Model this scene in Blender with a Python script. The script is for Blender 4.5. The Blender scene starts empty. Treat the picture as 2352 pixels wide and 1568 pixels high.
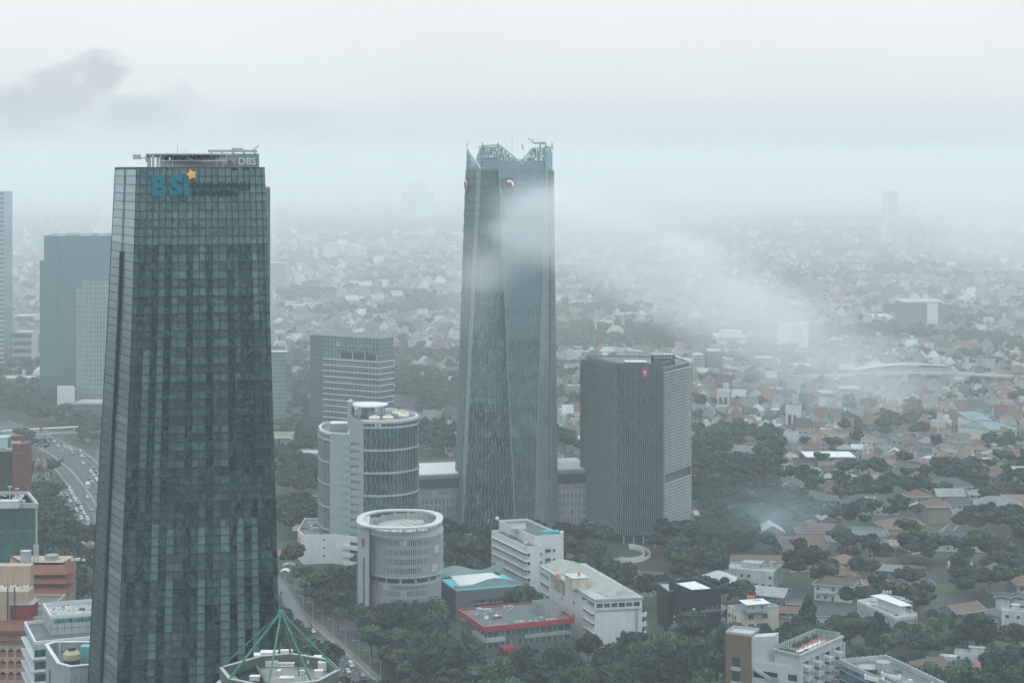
import bpy, bmesh, math, random
import numpy as np
from mathutils import Vector, Matrix
R_ = math.radians
S = bpy.context.scene
COL = S.collection
rnd = random.Random(7)

# ------------------------------------------------------------------ camera
CH = 200.0                     # camera height above the ground
FP = 4200.0                    # focal length in units of a 2352 px wide picture
HV, CU = 385.0, 1176.0         # horizon row and centre column in that picture
cam = bpy.data.objects.new("camera", bpy.data.cameras.new("camera")); COL.objects.link(cam)
cam.location = (0, 0, CH); cam.rotation_euler = (R_(90), 0, 0)
cam.data.sensor_width = 36.0; cam.data.lens = 36.0 * FP / 2352.0
cam.data.shift_y = -(784.0 - HV) / 2352.0
cam.data.clip_start = 1.0; cam.data.clip_end = 90000.0
S.camera = cam

# ------------------------------------------------------------------ world and light
W = bpy.data.worlds.new("World"); S.world = W; W.use_nodes = True
wt = W.node_tree; wt.nodes.clear()
def wn(t, **k):
    n = wt.nodes.new(t)
    for a, b in k.items(): setattr(n, a, b)
    return n
def wmath(op, a, b=None, c=None, clamp=False):
    n = wn('ShaderNodeMath', operation=op, use_clamp=clamp)
    for i, x in enumerate((a, b, c)):
        if x is None: continue
        if isinstance(x, (int, float)): n.inputs[i].default_value = x
        else: wt.links.new(x, n.inputs[i])
    return n.outputs[0]
sky = wn('ShaderNodeTexSky', sky_type='NISHITA', sun_disc=False, sun_elevation=R_(52), sun_rotation=R_(200), air_density=1.5, dust_density=4.0)
bg1 = wn('ShaderNodeBackground'); bg1.inputs[1].default_value = 0.05
wt.links.new(sky.outputs[0], bg1.inputs[0])
tc = wn('ShaderNodeTexCoord'); sep = wn('ShaderNodeSeparateXYZ'); wt.links.new(tc.outputs['Generated'], sep.inputs[0])
dx, dy, dz = sep.outputs
ysafe = wmath('MAXIMUM', wmath('ABSOLUTE', dy), 0.05)
ax = wmath('DIVIDE', dx, ysafe); ez = wmath('DIVIDE', dz, ysafe)
front = wmath('GREATER_THAN', dy, 0.3)
ramp = wn('ShaderNodeValToRGB'); cr = ramp.color_ramp; cr.interpolation = 'EASE'
SKY = [(0.0, (.40, .47, .50)), (0.47, (.50, .58, .61)), (0.498, (.70, .765, .79)), (0.503, (.60, .625, .655)), (0.512, (.76, .785, .80)), (0.522, (.89, .915, .92)), (0.534, (.93, .95, .95)),
       (0.545, (.95, .965, .965)), (0.60, (1.16, 1.25, 1.27)), (1.0, (1.85, 2.06, 2.15))]
while len(cr.elements) < len(SKY): cr.elements.new(0.5)
for e, (p, c) in zip(cr.elements, SKY): e.position = p; e.color = (*c, 1)
wt.links.new(wmath('MULTIPLY_ADD', dz, 0.5, 0.5), ramp.inputs[0])
# distorted plane coordinates for the cloud patches
comb = wn('ShaderNodeCombineXYZ'); wt.links.new(ax, comb.inputs[0]); wt.links.new(wmath('MULTIPLY', ez, 1.6), comb.inputs[1])
nz = wn('ShaderNodeTexNoise'); nz.inputs['Scale'].default_value = 26; nz.inputs['Detail'].default_value = 9; nz.inputs['Roughness'].default_value = .62; nz.inputs['Distortion'].default_value = .35
wt.links.new(comb.outputs[0], nz.inputs['Vector'])
nzb = wn('ShaderNodeTexNoise'); nzb.inputs['Scale'].default_value = 5; nzb.inputs['Detail'].default_value = 5
wt.links.new(comb.outputs[0], nzb.inputs['Vector'])
def blob(u, v, ru, rv, k, wob=1.15):
    x = wmath('MULTIPLY', wmath('SUBTRACT', ax, (u - CU) / FP), FP / ru)
    z = wmath('MULTIPLY', wmath('SUBTRACT', ez, (HV - v) / FP), FP / rv)
    d = wmath('SQRT', wmath('ADD', wmath('MULTIPLY', x, x), wmath('MULTIPLY', z, z)))
    d = wmath('ADD', d, wmath('MULTIPLY', wmath('SUBTRACT', nz.outputs[0], 0.5), 2.3 * wob))
    sm = wn('ShaderNodeMapRange', interpolation_type='SMOOTHSTEP'); wt.links.new(d, sm.inputs[0])
    sm.inputs[1].default_value = 1.2; sm.inputs[2].default_value = 0.4; sm.inputs[3].default_value = 0; sm.inputs[4].default_value = k
    return sm.outputs[0]
tot = None
for b in [(70, 245, 190, 75, .6), (170, 225, 110, 70, .6), (225, 172, 62, 62, .62), (150, 190, 60, 45, .5), (320, 262, 140, 52, .52), (400, 235, 60, 45, .3), (20, 275, 190, 50, .5), (640, 275, 110, 34, .3), (742, 320, 60, 20, .26),
          (1700, 345, 330, 32, .34, .8), (2080, 330, 330, 42, .44, .8), (2340, 350, 260, 45, .46, .8), (1950, 385, 560, 40, .34, .6)]:
    o = blob(*b); tot = o if tot is None else wmath('MAXIMUM', tot, o)
tot = wmath('MULTIPLY', tot, front)
soft = wmath('MULTIPLY', wmath('SUBTRACT', nzb.outputs[0], 0.5), 0.16)
mixc = wn('ShaderNodeMix', data_type='RGBA'); wt.links.new(tot, mixc.inputs[0]); wt.links.new(ramp.outputs[0], mixc.inputs[6]); mixc.inputs[7].default_value = (.47, .52, .575, 1)
sc_ = wn('ShaderNodeVectorMath', operation='SCALE'); wt.links.new(mixc.outputs[2], sc_.inputs[0]); wt.links.new(wmath('ADD', soft, 1.0), sc_.inputs[3])
bg2 = wn('ShaderNodeBackground'); bg2.inputs[1].default_value = 1.0
wt.links.new(sc_.outputs[0], bg2.inputs[0])
mxs = wn('ShaderNodeMixShader'); mxs.inputs[0].default_value = 0.93
wt.links.new(bg1.outputs[0], mxs.inputs[1]); wt.links.new(bg2.outputs[0], mxs.inputs[2])
wo = wn('ShaderNodeOutputWorld'); wt.links.new(mxs.outputs[0], wo.inputs[0])

sun = bpy.data.objects.new("sun", bpy.data.lights.new("sun", 'SUN')); COL.objects.link(sun)
sun.data.energy = 0.5; sun.data.angle = R_(22); sun.data.color = (.95, 1.0, 1.0)
sun.rotation_euler = (R_(38), 0, R_(20))          # high, behind the camera
S.view_settings.view_transform = 'Standard'; S.view_settings.look = 'None'
S.view_settings.exposure = 0.0; S.view_settings.gamma = 1.0
S.cycles.max_bounces = 7; S.cycles.diffuse_bounces = 2; S.cycles.glossy_bounces = 3; S.cycles.transmission_bounces = 3
S.cycles.volume_bounces = 4; S.cycles.transparent_max_bounces = 12
S.cycles.volume_step_rate = 1.0; S.cycles.volume_max_steps = 96
S.cycles.use_denoising = True
S.cycles.caustics_reflective = False; S.cycles.caustics_refractive = False

# ------------------------------------------------------------------ measuring: picture <-> world
def G(u, v):
    y = CH * FP / (v - HV); return Vector(((u - CU) / FP * y, y, 0.0))
def Rf(u, v, h):
    y = (CH - h) * FP / (v - HV); return Vector(((u - CU) / FP * y, y))
def XY(u, y): return Vector(((u - CU) / FP * y, y))
def Zv(v, y): return CH - (v - HV) / FP * y
def proj(x, y, z=0): return CU + FP * x / y, HV + FP * (CH - z) / y

# ------------------------------------------------------------------ materials
def srgb(r, g, b): return tuple(((c / 255) / 12.92 if c / 255 <= .04045 else ((c / 255 + .055) / 1.055) ** 2.4) for c in (r, g, b))
MATS = {}
def nmat(name):
    m = bpy.data.materials.new(name); m.use_nodes = True
    nt = m.node_tree; nt.nodes.clear()
    return m, nt
def nd(nt, t, **k):
    n = nt.nodes.new(t)
    for a, b in k.items(): setattr(n, a, b)
    return n
def mat(name, col, rough=.8, var=.14, scale=.18, streak=.0, spec=.3, rnd_=.0, metal=0, bump=0, bscale=2.0):
    """plain painted, tiled or leafy surface with stains; streak adds vertical dirt runs"""
    if name in MATS: return MATS[name]
    m, nt = nmat(name); L = nt.links.new
    out = nd(nt, 'ShaderNodeOutputMaterial'); b = nd(nt, 'ShaderNodeBsdfPrincipled'); L(b.outputs[0], out.inputs[0])
    b.inputs['Roughness'].default_value = rough; b.inputs['Specular IOR Level'].default_value = spec; b.inputs['Metallic'].default_value = metal
    t = nd(nt, 'ShaderNodeTexCoord'); n1 = nd(nt, 'ShaderNodeTexNoise'); n1.inputs['Scale'].default_value = scale; n1.inputs['Detail'].default_value = 8; n1.inputs['Roughness'].default_value = .65
    L(t.outputs['Object'], n1.inputs['Vector'])
    mr = nd(nt, 'ShaderNodeMapRange'); L(n1.outputs[0], mr.inputs[0]); mr.inputs[1].default_value = .3; mr.inputs[2].default_value = .7
    mr.inputs[3].default_value = 1 - var; mr.inputs[4].default_value = 1 + var
    f = mr.outputs[0]
    if streak:
        mp = nd(nt, 'ShaderNodeMapping'); mp.inputs['Scale'].default_value = (1.3, 1.3, .05); L(t.outputs['Object'], mp.inputs[0])
        n2 = nd(nt, 'ShaderNodeTexNoise'); n2.inputs['Scale'].default_value = 1.0; n2.inputs['Detail'].default_value = 6; L(mp.outputs[0], n2.inputs['Vector'])
        m2 = nd(nt, 'ShaderNodeMapRange'); L(n2.outputs[0], m2.inputs[0]); m2.inputs[1].default_value = .42; m2.inputs[2].default_value = .68; m2.inputs[3].default_value = 1; m2.inputs[4].default_value = 1 - streak
        mm = nd(nt, 'ShaderNodeMath', operation='MULTIPLY'); L(f, mm.inputs[0]); L(m2.outputs[0], mm.inputs[1]); f = mm.outputs[0]
    if rnd_:
        oi = nd(nt, 'ShaderNodeObjectInfo'); m3 = nd(nt, 'ShaderNodeMapRange'); L(oi.outputs['Random'], m3.inputs[0]); m3.inputs[3].default_value = 1 - rnd_; m3.inputs[4].default_value = 1 + rnd_
        mm = nd(nt, 'ShaderNodeMath', operation='MULTIPLY'); L(f, mm.inputs[0]); L(m3.outputs[0], mm.inputs[1]); f = mm.outputs[0]
    v = nd(nt, 'ShaderNodeVectorMath', operation='SCALE'); v.inputs[0].default_value = col[:3]; L(f, v.inputs[3]); L(v.outputs[0], b.inputs['Base Color'])
    if bump:
        n4 = nd(nt, 'ShaderNodeTexNoise'); n4.inputs['Scale'].default_value = bscale; L(t.outputs['Object'], n4.inputs['Vector'])
        bp = nd(nt, 'ShaderNodeBump'); bp.inputs['Strength'].default_value = bump; L(n4.outputs[0], bp.inputs['Height']); L(bp.outputs[0], b.inputs['Normal'])
    MATS[name] = m; return m
def attrmat(name, ca, cb, rough=.8, spec=.3, var=.1, scale=.3):
    """colour between ca and cb by the face attribute 'tint'"""
    if name in MATS: return MATS[name]
    m, nt = nmat(name); L = nt.links.new
    out = nd(nt, 'ShaderNodeOutputMaterial'); b = nd(nt, 'ShaderNodeBsdfPrincipled'); L(b.outputs[0], out.inputs[0])
    b.inputs['Roughness'].default_value = rough; b.inputs['Specular IOR Level'].default_value = spec
    a = nd(nt, 'ShaderNodeAttribute', attribute_name='tint'); mx = nd(nt, 'ShaderNodeMix', data_type='RGBA')
    L(a.outputs['Fac'], mx.inputs[0]); mx.inputs[6].default_value = (*ca, 1); mx.inputs[7].default_value = (*cb, 1)
    t = nd(nt, 'ShaderNodeTexCoord'); n1 = nd(nt, 'ShaderNodeTexNoise'); n1.inputs['Scale'].default_value = scale; n1.inputs['Detail'].default_value = 6; L(t.outputs['Object'], n1.inputs['Vector'])
    mr = nd(nt, 'ShaderNodeMapRange'); L(n1.outputs[0], mr.inputs[0]); mr.inputs[1].default_value = .3; mr.inputs[2].default_value = .7; mr.inputs[3].default_value = 1 - var; mr.inputs[4].default_value = 1 + var
    v = nd(nt, 'ShaderNodeVectorMath', operation='SCALE'); L(mx.outputs[2], v.inputs[0]); L(mr.outputs[0], v.inputs[3]); L(v.outputs[0], b.inputs['Base Color'])
    MATS[name] = m; return m
def glass(name, dark, light, refl=.35, gcol=(.8, .95, 1.0), rough=.06, wave=.25, wscale=.35, wz=.35, painted_refl=0):
    """tinted curtain-wall glass: what is seen inside (by the face attribute 'tint') under a wavy reflection"""
    if name in MATS: return MATS[name]
    m, nt = nmat(name); L = nt.links.new
    out = nd(nt, 'ShaderNodeOutputMaterial'); d = nd(nt, 'ShaderNodeBsdfDiffuse'); g = nd(nt, 'ShaderNodeBsdfGlossy'); mx = nd(nt, 'ShaderNodeMixShader')
    g.inputs['Roughness'].default_value = rough; g.inputs['Color'].default_value = (*gcol, 1)
    a = nd(nt, 'ShaderNodeAttribute', attribute_name='tint'); mc = nd(nt, 'ShaderNodeMix', data_type='RGBA')
    mc.inputs[6].default_value = (*dark, 1); mc.inputs[7].default_value = (*light, 1)
    L(mc.outputs[2], d.inputs[0])
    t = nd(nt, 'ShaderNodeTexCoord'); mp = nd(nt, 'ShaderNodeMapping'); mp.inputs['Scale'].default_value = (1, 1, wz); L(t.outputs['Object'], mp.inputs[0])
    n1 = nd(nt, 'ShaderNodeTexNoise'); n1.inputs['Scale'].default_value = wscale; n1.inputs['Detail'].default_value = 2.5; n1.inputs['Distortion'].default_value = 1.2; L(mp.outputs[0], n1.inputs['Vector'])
    if painted_refl:  # lighter noise strokes: reflections painted into the pane colour
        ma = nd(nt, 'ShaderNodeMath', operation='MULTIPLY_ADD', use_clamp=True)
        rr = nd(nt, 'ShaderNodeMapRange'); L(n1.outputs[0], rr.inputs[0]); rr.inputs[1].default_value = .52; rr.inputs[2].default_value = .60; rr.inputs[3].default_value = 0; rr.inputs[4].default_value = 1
        L(rr.outputs[0], ma.inputs[0]); ma.inputs[1].default_value = painted_refl; L(a.outputs['Fac'], ma.inputs[2]); L(ma.outputs[0], mc.inputs[0])
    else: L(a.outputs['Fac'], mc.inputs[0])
    bp = nd(nt, 'ShaderNodeBump'); bp.inputs['Strength'].default_value = wave; bp.inputs['Distance'].default_value = .5; L(n1.outputs[0], bp.inputs['Height']); L(bp.outputs[0], g.inputs['Normal'])
    fr = nd(nt, 'ShaderNodeFresnel'); fr.inputs[0].default_value = 1.5
    fm = nd(nt, 'ShaderNodeMath', operation='MULTIPLY_ADD', use_clamp=True); L(fr.outputs[0], fm.inputs[0]); fm.inputs[1].default_value = 1.0; fm.inputs[2].default_value = refl
    L(fm.outputs[0], mx.inputs[0]); L(d.outputs[0], mx.inputs[1]); L(g.outputs[0], mx.inputs[2]); L(mx.outputs[0], out.inputs[0])
    MATS[name] = m; return m

# ------------------------------------------------------------------ mesh building
class MB:
    def __init__(s): s.v = []; s.f = []; s.m = []; s.t = []
    def quad(s, *p, mi=0, t=.5):
        k = len(s.v); s.v.extend([tuple(q) for q in p]); s.f.append(tuple(range(k, k + len(p)))); s.m.append(mi); s.t.append(t); return s
    def obox(s, c, ax_, ay_, az_, mi=0, t=.5, top=None):
        """box around c with half-axis vectors"""
        c = Vector(c); ax_ = Vector(ax_); ay_ = Vector(ay_); az_ = Vector(az_)
        P = [c + ax_ * i + ay_ * j + az_ * k for k in (-1, 1) for j in (-1, 1) for i in (-1, 1)]
        k = len(s.v); s.v.extend([tuple(q) for q in P])
        for n, f in enumerate(((0, 2, 3, 1), (4, 5, 7, 6), (0, 1, 5, 4), (2, 6, 7, 3), (0, 4, 6, 2), (1, 3, 7, 5))):
            s.f.append(tuple(k + i for i in f)); s.m.append(top if (n == 1 and top is not None) else mi); s.t.append(t)
        return s
    def box(s, x0, y0, z0, x1, y1, z1, mi=0, t=.5, top=None):
        return s.obox(((x0 + x1) / 2, (y0 + y1) / 2, (z0 + z1) / 2), ((x1 - x0) / 2, 0, 0), (0, (y1 - y0) / 2, 0), (0, 0, (z1 - z0) / 2), mi, t, top)
    def bar(s, p, q, w, h=None, mi=0, up=(0, 0, 1), t=.5):
        p = Vector(p); q = Vector(q); d = q - p
        if d.length < 1e-6: return s
        up = Vector(up); sd = d.cross(up)
        if sd.length < 1e-4: sd = d.cross(Vector((1, 0, 0)))
        sd.normalize(); u2 = sd.cross(d).normalized(); h = h or w
        return s.obox((p + q) / 2, d / 2, sd * (w / 2), u2 * (h / 2), mi, t)
    def prism(s, poly, z0, z1, mi=0, top=None, t=.5, bottom=False):
        """poly counter-clockwise list of xy"""
        n = len(poly); k = len(s.v)
        s.v.extend([(p[0], p[1], z0) for p in poly]); s.v.extend([(p[0], p[1], z1) for p in poly])
        for i in range(n):
            j = (i + 1) % n; s.f.append((k + i, k + j, k + n + j, k + n + i)); s.m.append(mi); s.t.append(t)
        s.f.append(tuple(k + n + i for i in range(n))); s.m.append(mi if top is None else top); s.t.append(t)
        if bottom: s.f.append(tuple(k + n - 1 - i for i in range(n))); s.m.append(mi); s.t.append(t)
        return s
    def ring(s, poly, inner, z0, z1, mi=0, t=.5):
        """wall between two matching polygons"""
        n = len(poly)
        for i in range(n):
            j = (i + 1) % n; a, b, c, d = poly[i], poly[j], inner[j], inner[i]
            s.quad((*a[:2], z0), (*b[:2], z0), (*b[:2], z1), (*a[:2], z1), mi=mi, t=t)
            s.quad((*c[:2], z0), (*d[:2], z0), (*d[:2], z1), (*c[:2], z1), mi=mi, t=t)
            s.quad((*a[:2], z1), (*b[:2], z1), (*c[:2], z1), (*d[:2], z1), mi=mi, t=t)
            s.quad((*a[:2], z0), (*d[:2], z0), (*c[:2], z0), (*b[:2], z0), mi=mi, t=t)
        return s
    def cyl(s, x, y, z0, z1, r, r2=None, n=16, mi=0, t=.5, top=True):
        r2 = r if r2 is None else r2; k = len(s.v)
        for z, q in ((z0, r), (z1, r2)):
            for i in range(n): a = 2 * math.pi * i / n; s.v.append((x + q * math.cos(a), y + q * math.sin(a), z))
        for i in range(n):
            j = (i + 1) % n; s.f.append((k + i, k + j, k + n + j, k + n + i)); s.m.append(mi); s.t.append(t)
        if top: s.f.append(tuple(k + n + i for i in range(n))); s.m.append(mi); s.t.append(t); s.f.append(tuple(k + n - 1 - i for i in range(n))); s.m.append(mi); s.t.append(t)
        return s
    def build(s, name, mats, parent=None, origin=None, smooth=False):
        if not s.f: return None
        me = bpy.data.meshes.new(name)
        o_ = Vector(origin) if origin is not None else (Vector(parent.get('_o', (0, 0, 0))) if parent else Vector((0, 0, 0)))
        me.from_pydata([(x - o_[0], y - o_[1], z - o_[2]) for x, y, z in s.v], [], s.f)
        if not isinstance(mats, (list, tuple)): mats = [mats]
        for q in mats: me.materials.append(q)
        me.polygons.foreach_set('material_index', s.m)
        at = me.attributes.new('tint', 'FLOAT', 'FACE'); at.data.foreach_set('value', s.t)
        if smooth: me.polygons.foreach_set('use_smooth', [True] * len(s.f))
        me.update()
        ob = bpy.data.objects.new(name, me); COL.objects.link(ob)
        if parent is not None:
            ob.parent = parent
            if origin is not None:            # origin given in world: place relative to the parent
                ob.location = Vector(origin) - Vector(parent.get('_o', (0, 0, 0)))
            ob['_o'] = tuple(o_)
        else: ob.location = o_; ob['_o'] = tuple(o_)
        return ob
def thing(name, label, cat, loc=(0, 0, 0), group=None):
    o = bpy.data.objects.new(name, None); COL.objects.link(o); o.location = (loc[0], loc[1], loc[2] if len(loc) > 2 else 0)
    o.empty_display_size = 2; o['_o'] = tuple(o.location); o['label'] = label; o['category'] = cat
    if group: o['group'] = group
    return o
def tag(o, label, cat, group=None):
    o['label'] = label; o['category'] = cat
    if group: o['group'] = group
    return o
def struct(o, kind='structure'): o['kind'] = kind; return o
def dup(root, loc, rotz=0, scale=None, label=None, group=None):
    r = root.copy(); COL.objects.link(r); r.location = loc; r.rotation_euler = (0, 0, rotz); r.parent = None
    if scale is not None: r.scale = scale if hasattr(scale, '__len__') else (scale,) * 3
    if label: r['label'] = label
    if group: r['group'] = group
    for ch in list(root.children):
        c = ch.copy(); COL.objects.link(c); c.parent = r
        for g in list(ch.children):
            e = g.copy(); COL.objects.link(e); e.parent = c
    return r
def insetpoly(poly, d):
    """shrink a counter-clockwise polygon by d"""
    n = len(poly); out = []
    for i in range(n):
        p0, p1, p2 = Vector(poly[i - 1][:2]), Vector(poly[i][:2]), Vector(poly[(i + 1) % n][:2])
        e1 = (p1 - p0).normalized(); e2 = (p2 - p1).normalized()
        n1 = Vector((-e1.y, e1.x)); n2 = Vector((-e2.y, e2.x)); b = n1 + n2
        k = b.dot(n1); b = b / (k if abs(k) > .25 else .25)
        out.append(p1 + b * d)
    return out
def text_part(parent, name, s, m, org, xd, zd, w, h, depth=.5, bold=0.0):
    """raised lettering: org lower left corner, xd along the line, zd up"""
    cu = bpy.data.curves.new(name, 'FONT'); cu.body = s; cu.extrude = .1; cu.offset = bold; cu.resolution_u = 3
    tmp = bpy.data.objects.new(name, cu); COL.objects.link(tmp)
    bpy.context.view_layer.update()
    me = bpy.data.meshes.new_from_object(tmp.evaluated_get(bpy.context.evaluated_depsgraph_get()))
    bpy.data.objects.remove(tmp)
    n = len(me.vertices); co = np.empty(n * 3); me.vertices.foreach_get('co', co); co = co.reshape(-1, 3)
    mn, mx = co.min(0), co.max(0); u = (co - mn) / (mx - mn)
    xd = Vector(xd).normalized(); zd = Vector(zd).normalized(); nn = xd.cross(zd)
    o_ = Vector(parent.get('_o', (0, 0, 0)))
    P = np.array(Vector(org) - o_)[None] + u[:, :1] * w * np.array(xd)[None] + u[:, 1:2] * h * np.array(zd)[None] + u[:, 2:3] * depth * np.array(nn)[None]
    me.vertices.foreach_set('co', P.ravel()); me.materials.clear(); me.materials.append(m); me.update()
    ob = bpy.data.objects.new(name, me); COL.objects.link(ob); ob.parent = parent; return ob
def lerp(a, b, t): return a + (b - a) * t
def pl(levels, z):
    """piecewise linear point by height: levels [(z, Vector2)] falling"""
    for (z1, p1), (z0, p0) in zip(levels, levels[1:]):
        if z >= z0: return lerp(Vector(p0), Vector(p1), min(1, (z - z0) / (z1 - z0)))
    return Vector(levels[-1][1])
OCC = []          # discs already built over: (x, y, r)
def occ(poly, pad=2.0):
    xs = [p[0] for p in poly]; ys = [p[1] for p in poly]; OCC.append((min(xs) - pad, max(xs) + pad, min(ys) - pad, max(ys) + pad))
def isfree(x, y, r=0): return not any(a - r < x < b + r and c - r < y < d + r for a, b, c, d in OCC)
# ------------------------------------------------------------------ shared materials
T_ = lambda c, k: tuple(x * k for x in c)
m_white = mat('white_paint', (.47, .50, .51), streak=.14, var=.1)
m_white2 = mat('clean_white_paint', (.55, .58, .59), streak=.08, var=.06)
m_grey = mat('grey_cladding', (.30, .33, .34), streak=.12, rough=.6)
m_lgrey = mat('light_grey_cladding', (.34, .38, .39), streak=.15, rough=.6)
m_dgrey = mat('dark_grey_paint', (.11, .125, .135), streak=.1, var=.15)
m_conc = mat('concrete', (.30, .31, .30), streak=.3, var=.2)
m_roofc = mat('wet_roof_slab', (.095, .11, .115), rough=.5, var=.35, scale=.12, spec=.3)
m_roofl = mat('pale_roof_slab', (.33, .36, .37), rough=.4, var=.2, scale=.15, spec=.5)
m_steel = mat('galvanised_steel', (.36, .40, .41), rough=.5)
m_dsteel = mat('dark_steel', (.06, .07, .075), rough=.5)
m_black = mat('black_paint', (.012, .017, .021), rough=.5, var=.3)
m_win = glass('window_glass', (.012, .02, .026), (.10, .14, .15), refl=.12, wave=.1)
m_mull = mat('mullion_dark', (.025, .045, .05), rough=.5)
m_ac = mat('ac_unit_white', (.62, .62, .58), rough=.6)
m_tank = mat('orange_tank', (.55, .13, .06), rough=.5)
m_cream = mat('cream_paint', (.48, .44, .37), streak=.15)
m_redp = mat('red_band', (.29, .045, .05), rough=.5, var=.08)

def facade(T, PL, PR, zs, fr, gm, mm, tint, mw=.1, md=.1, tilt=.02, fins=None, name='curtain_wall', mname='mullion_grid', hz=True, seed=1):
    r = random.Random(seed); mb = MB(); mg = MB(); fb = MB(); n_r = len(zs) - 1; n_c = len(fr) - 1
    for i in range(n_r):
        zt, zb = zs[i], zs[i + 1]
        a0, a1, b0, b1 = PL(zt), PR(zt), PL(zb), PR(zb)
        e = (a1 - a0).normalized(); nn = Vector((e.y, -e.x, 0))
        for j in range(n_c):
            f0, f1 = fr[j], fr[j + 1]
            q = [lerp(b0, b1, f0), lerp(b0, b1, f1), lerp(a0, a1, f1), lerp(a0, a1, f0)]
            zz = (zb, zb, zt, zt); off = [r.uniform(0, tilt) for _ in range(4)]
            off[3] = off[0] + off[2] - off[1]
            mb.quad(*[Vector((p.x, p.y, z)) + nn * o for p, z, o in zip(q, zz, off)], t=max(0, min(1, tint(i, j, r))))
            if mm and mw:
                o1 = nn * (tilt * 2 + md / 2)
                mg.bar(Vector((q[0].x, q[0].y, zb)) + o1, Vector((q[3].x, q[3].y, zt)) + o1, mw, md, up=nn)
            if fins:
                ff, fw, fd = fins['fr'], fins['w'], fins['d']
                for k in range(ff):
                    fx = f0 + (f1 - f0) * ((k + (.38 if i % 2 else .62)) / ff if fins.get('stag') else (k + .5) / ff)
                    p0 = lerp(b0, b1, fx); p1 = lerp(a0, a1, fx); o2 = nn * (tilt * 2 + fd / 2)
                    fb.bar(Vector((p0.x, p0.y, zb + .1)) + o2, Vector((p1.x, p1.y, zt - .1)) + o2, fw, fd, up=nn)
        if hz and mm:
            o1 = nn * (tilt * 2 + md * .6)
            mg.bar(Vector((a0.x, a0.y, zt)) + o1, Vector((a1.x, a1.y, zt)) + o1, mw, md * 1.1, up=nn)
    w = mb.build(name, gm, T)
    if mg.f: mg.build(mname, mm, T)
    if fb.f: fb.build('sunshade_fins', fins['m'], T)
    return w
def steps(z1, z0, d):
    n = max(1, round((z1 - z0) / d)); return [z1 - (z1 - z0) * i / n for i in range(n + 1)]
def fracs(n): return [i / n for i in range(n + 1)]
def const(p): p = Vector(p[:2]); return lambda z: p

def ac_unit(T, x, y, z, s=1.0, rz=0.0, m=None):
    c, s_ = math.cos(rz), math.sin(rz); mb = MB()
    mb.obox((x, y, z + .55 * s), (.9 * s * c, .9 * s * s_, 0), (-.6 * s * s_, .6 * s * c, 0), (0, 0, .55 * s))
    mb.cyl(x, y, z + 1.1 * s, z + 1.25 * s, .45 * s, n=8, mi=1)
    return mb.build('air_conditioner', [m or m_ac, m_dsteel], T)
def cooling_tower(T, x, y, z, r, m, m2, name='cooling_tower', h=None):
    h = h or r * 1.1; mb = MB()
    mb.cyl(x, y, z, z + h * .5, r * .92, r * .98, n=16, mi=1); mb.cyl(x, y, z + h * .5, z + h * .85, r, r, n=16)
    mb.cyl(x, y, z + h * .85, z + h * 1.05, r, r * .62, n=16); mb.cyl(x, y, z + h * 1.05, z + h * 1.25, r * .5, r * .5, n=12, mi=1)
    return mb.build(name, [m, m2], T)
def tank(T, x, y, z, s=1.0, m=None):
    mb = MB(); mb.cyl(x, y, z + .4 * s, z + 1.9 * s, .7 * s, n=10); mb.cyl(x, y, z + 1.9 * s, z + 2.2 * s, .7 * s, .2 * s, n=10)
    for i in (-1, 1):
        for j in (-1, 1): mb.box(x + i * .45 * s - .06, y + j * .45 * s - .06, z, x + i * .45 * s + .06, y + j * .45 * s + .06, z + .42 * s, mi=1)
    return mb.build('water_tank', [m or m_tank, m_steel], T)
def roof_slab(T, poly, z, h=1.2, w=.35, wm=None, rm=None, pname='parapet'):
    """flat roof with a parapet standing on the walls"""
    a = MB(); a.quad(*[(p[0], p[1], z) for p in poly]); a.build('roof', rm or m_roofc, T)
    b = MB(); b.ring([Vector(p[:2]) for p in poly], insetpoly(poly, w), z - .004, z + h); b.build(pname, wm, T)
def side_dirs(a, b):
    e = (Vector(b[:2]) - Vector(a[:2])); L = e.length; e.normalize(); return e, Vector((e.y, -e.x)), L
def winrow(T, a, b, zc, n, w, h, m=None, name='window', sill=True, fm=None, f0=0.06, f1=.94, d=.05):
    e, nn, L = side_dirs(a, b); made = []
    for i in range(n):
        f = f0 + (f1 - f0) * (i + .5) / n; p = Vector(a[:2]) + e * (L * f); mb = MB()
        c = Vector((p.x + nn.x * d, p.y + nn.y * d, zc))
        e3, n3 = Vector((e.x, e.y, 0)), Vector((nn.x, nn.y, 0))
        mb.obox(c, e3 * (w / 2), n3 * (d + .01), Vector((0, 0, h / 2)), mi=0, t=rnd.random() ** 2)
        if sill: mb.obox(c - Vector((0, 0, h / 2 + .12)) + n3 * .12, e3 * (w / 2 + .15), n3 * .2, Vector((0, 0, .1)), mi=1)
        made.append(mb.build(name, [m or m_win, fm or m_white], T))
    return made
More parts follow.
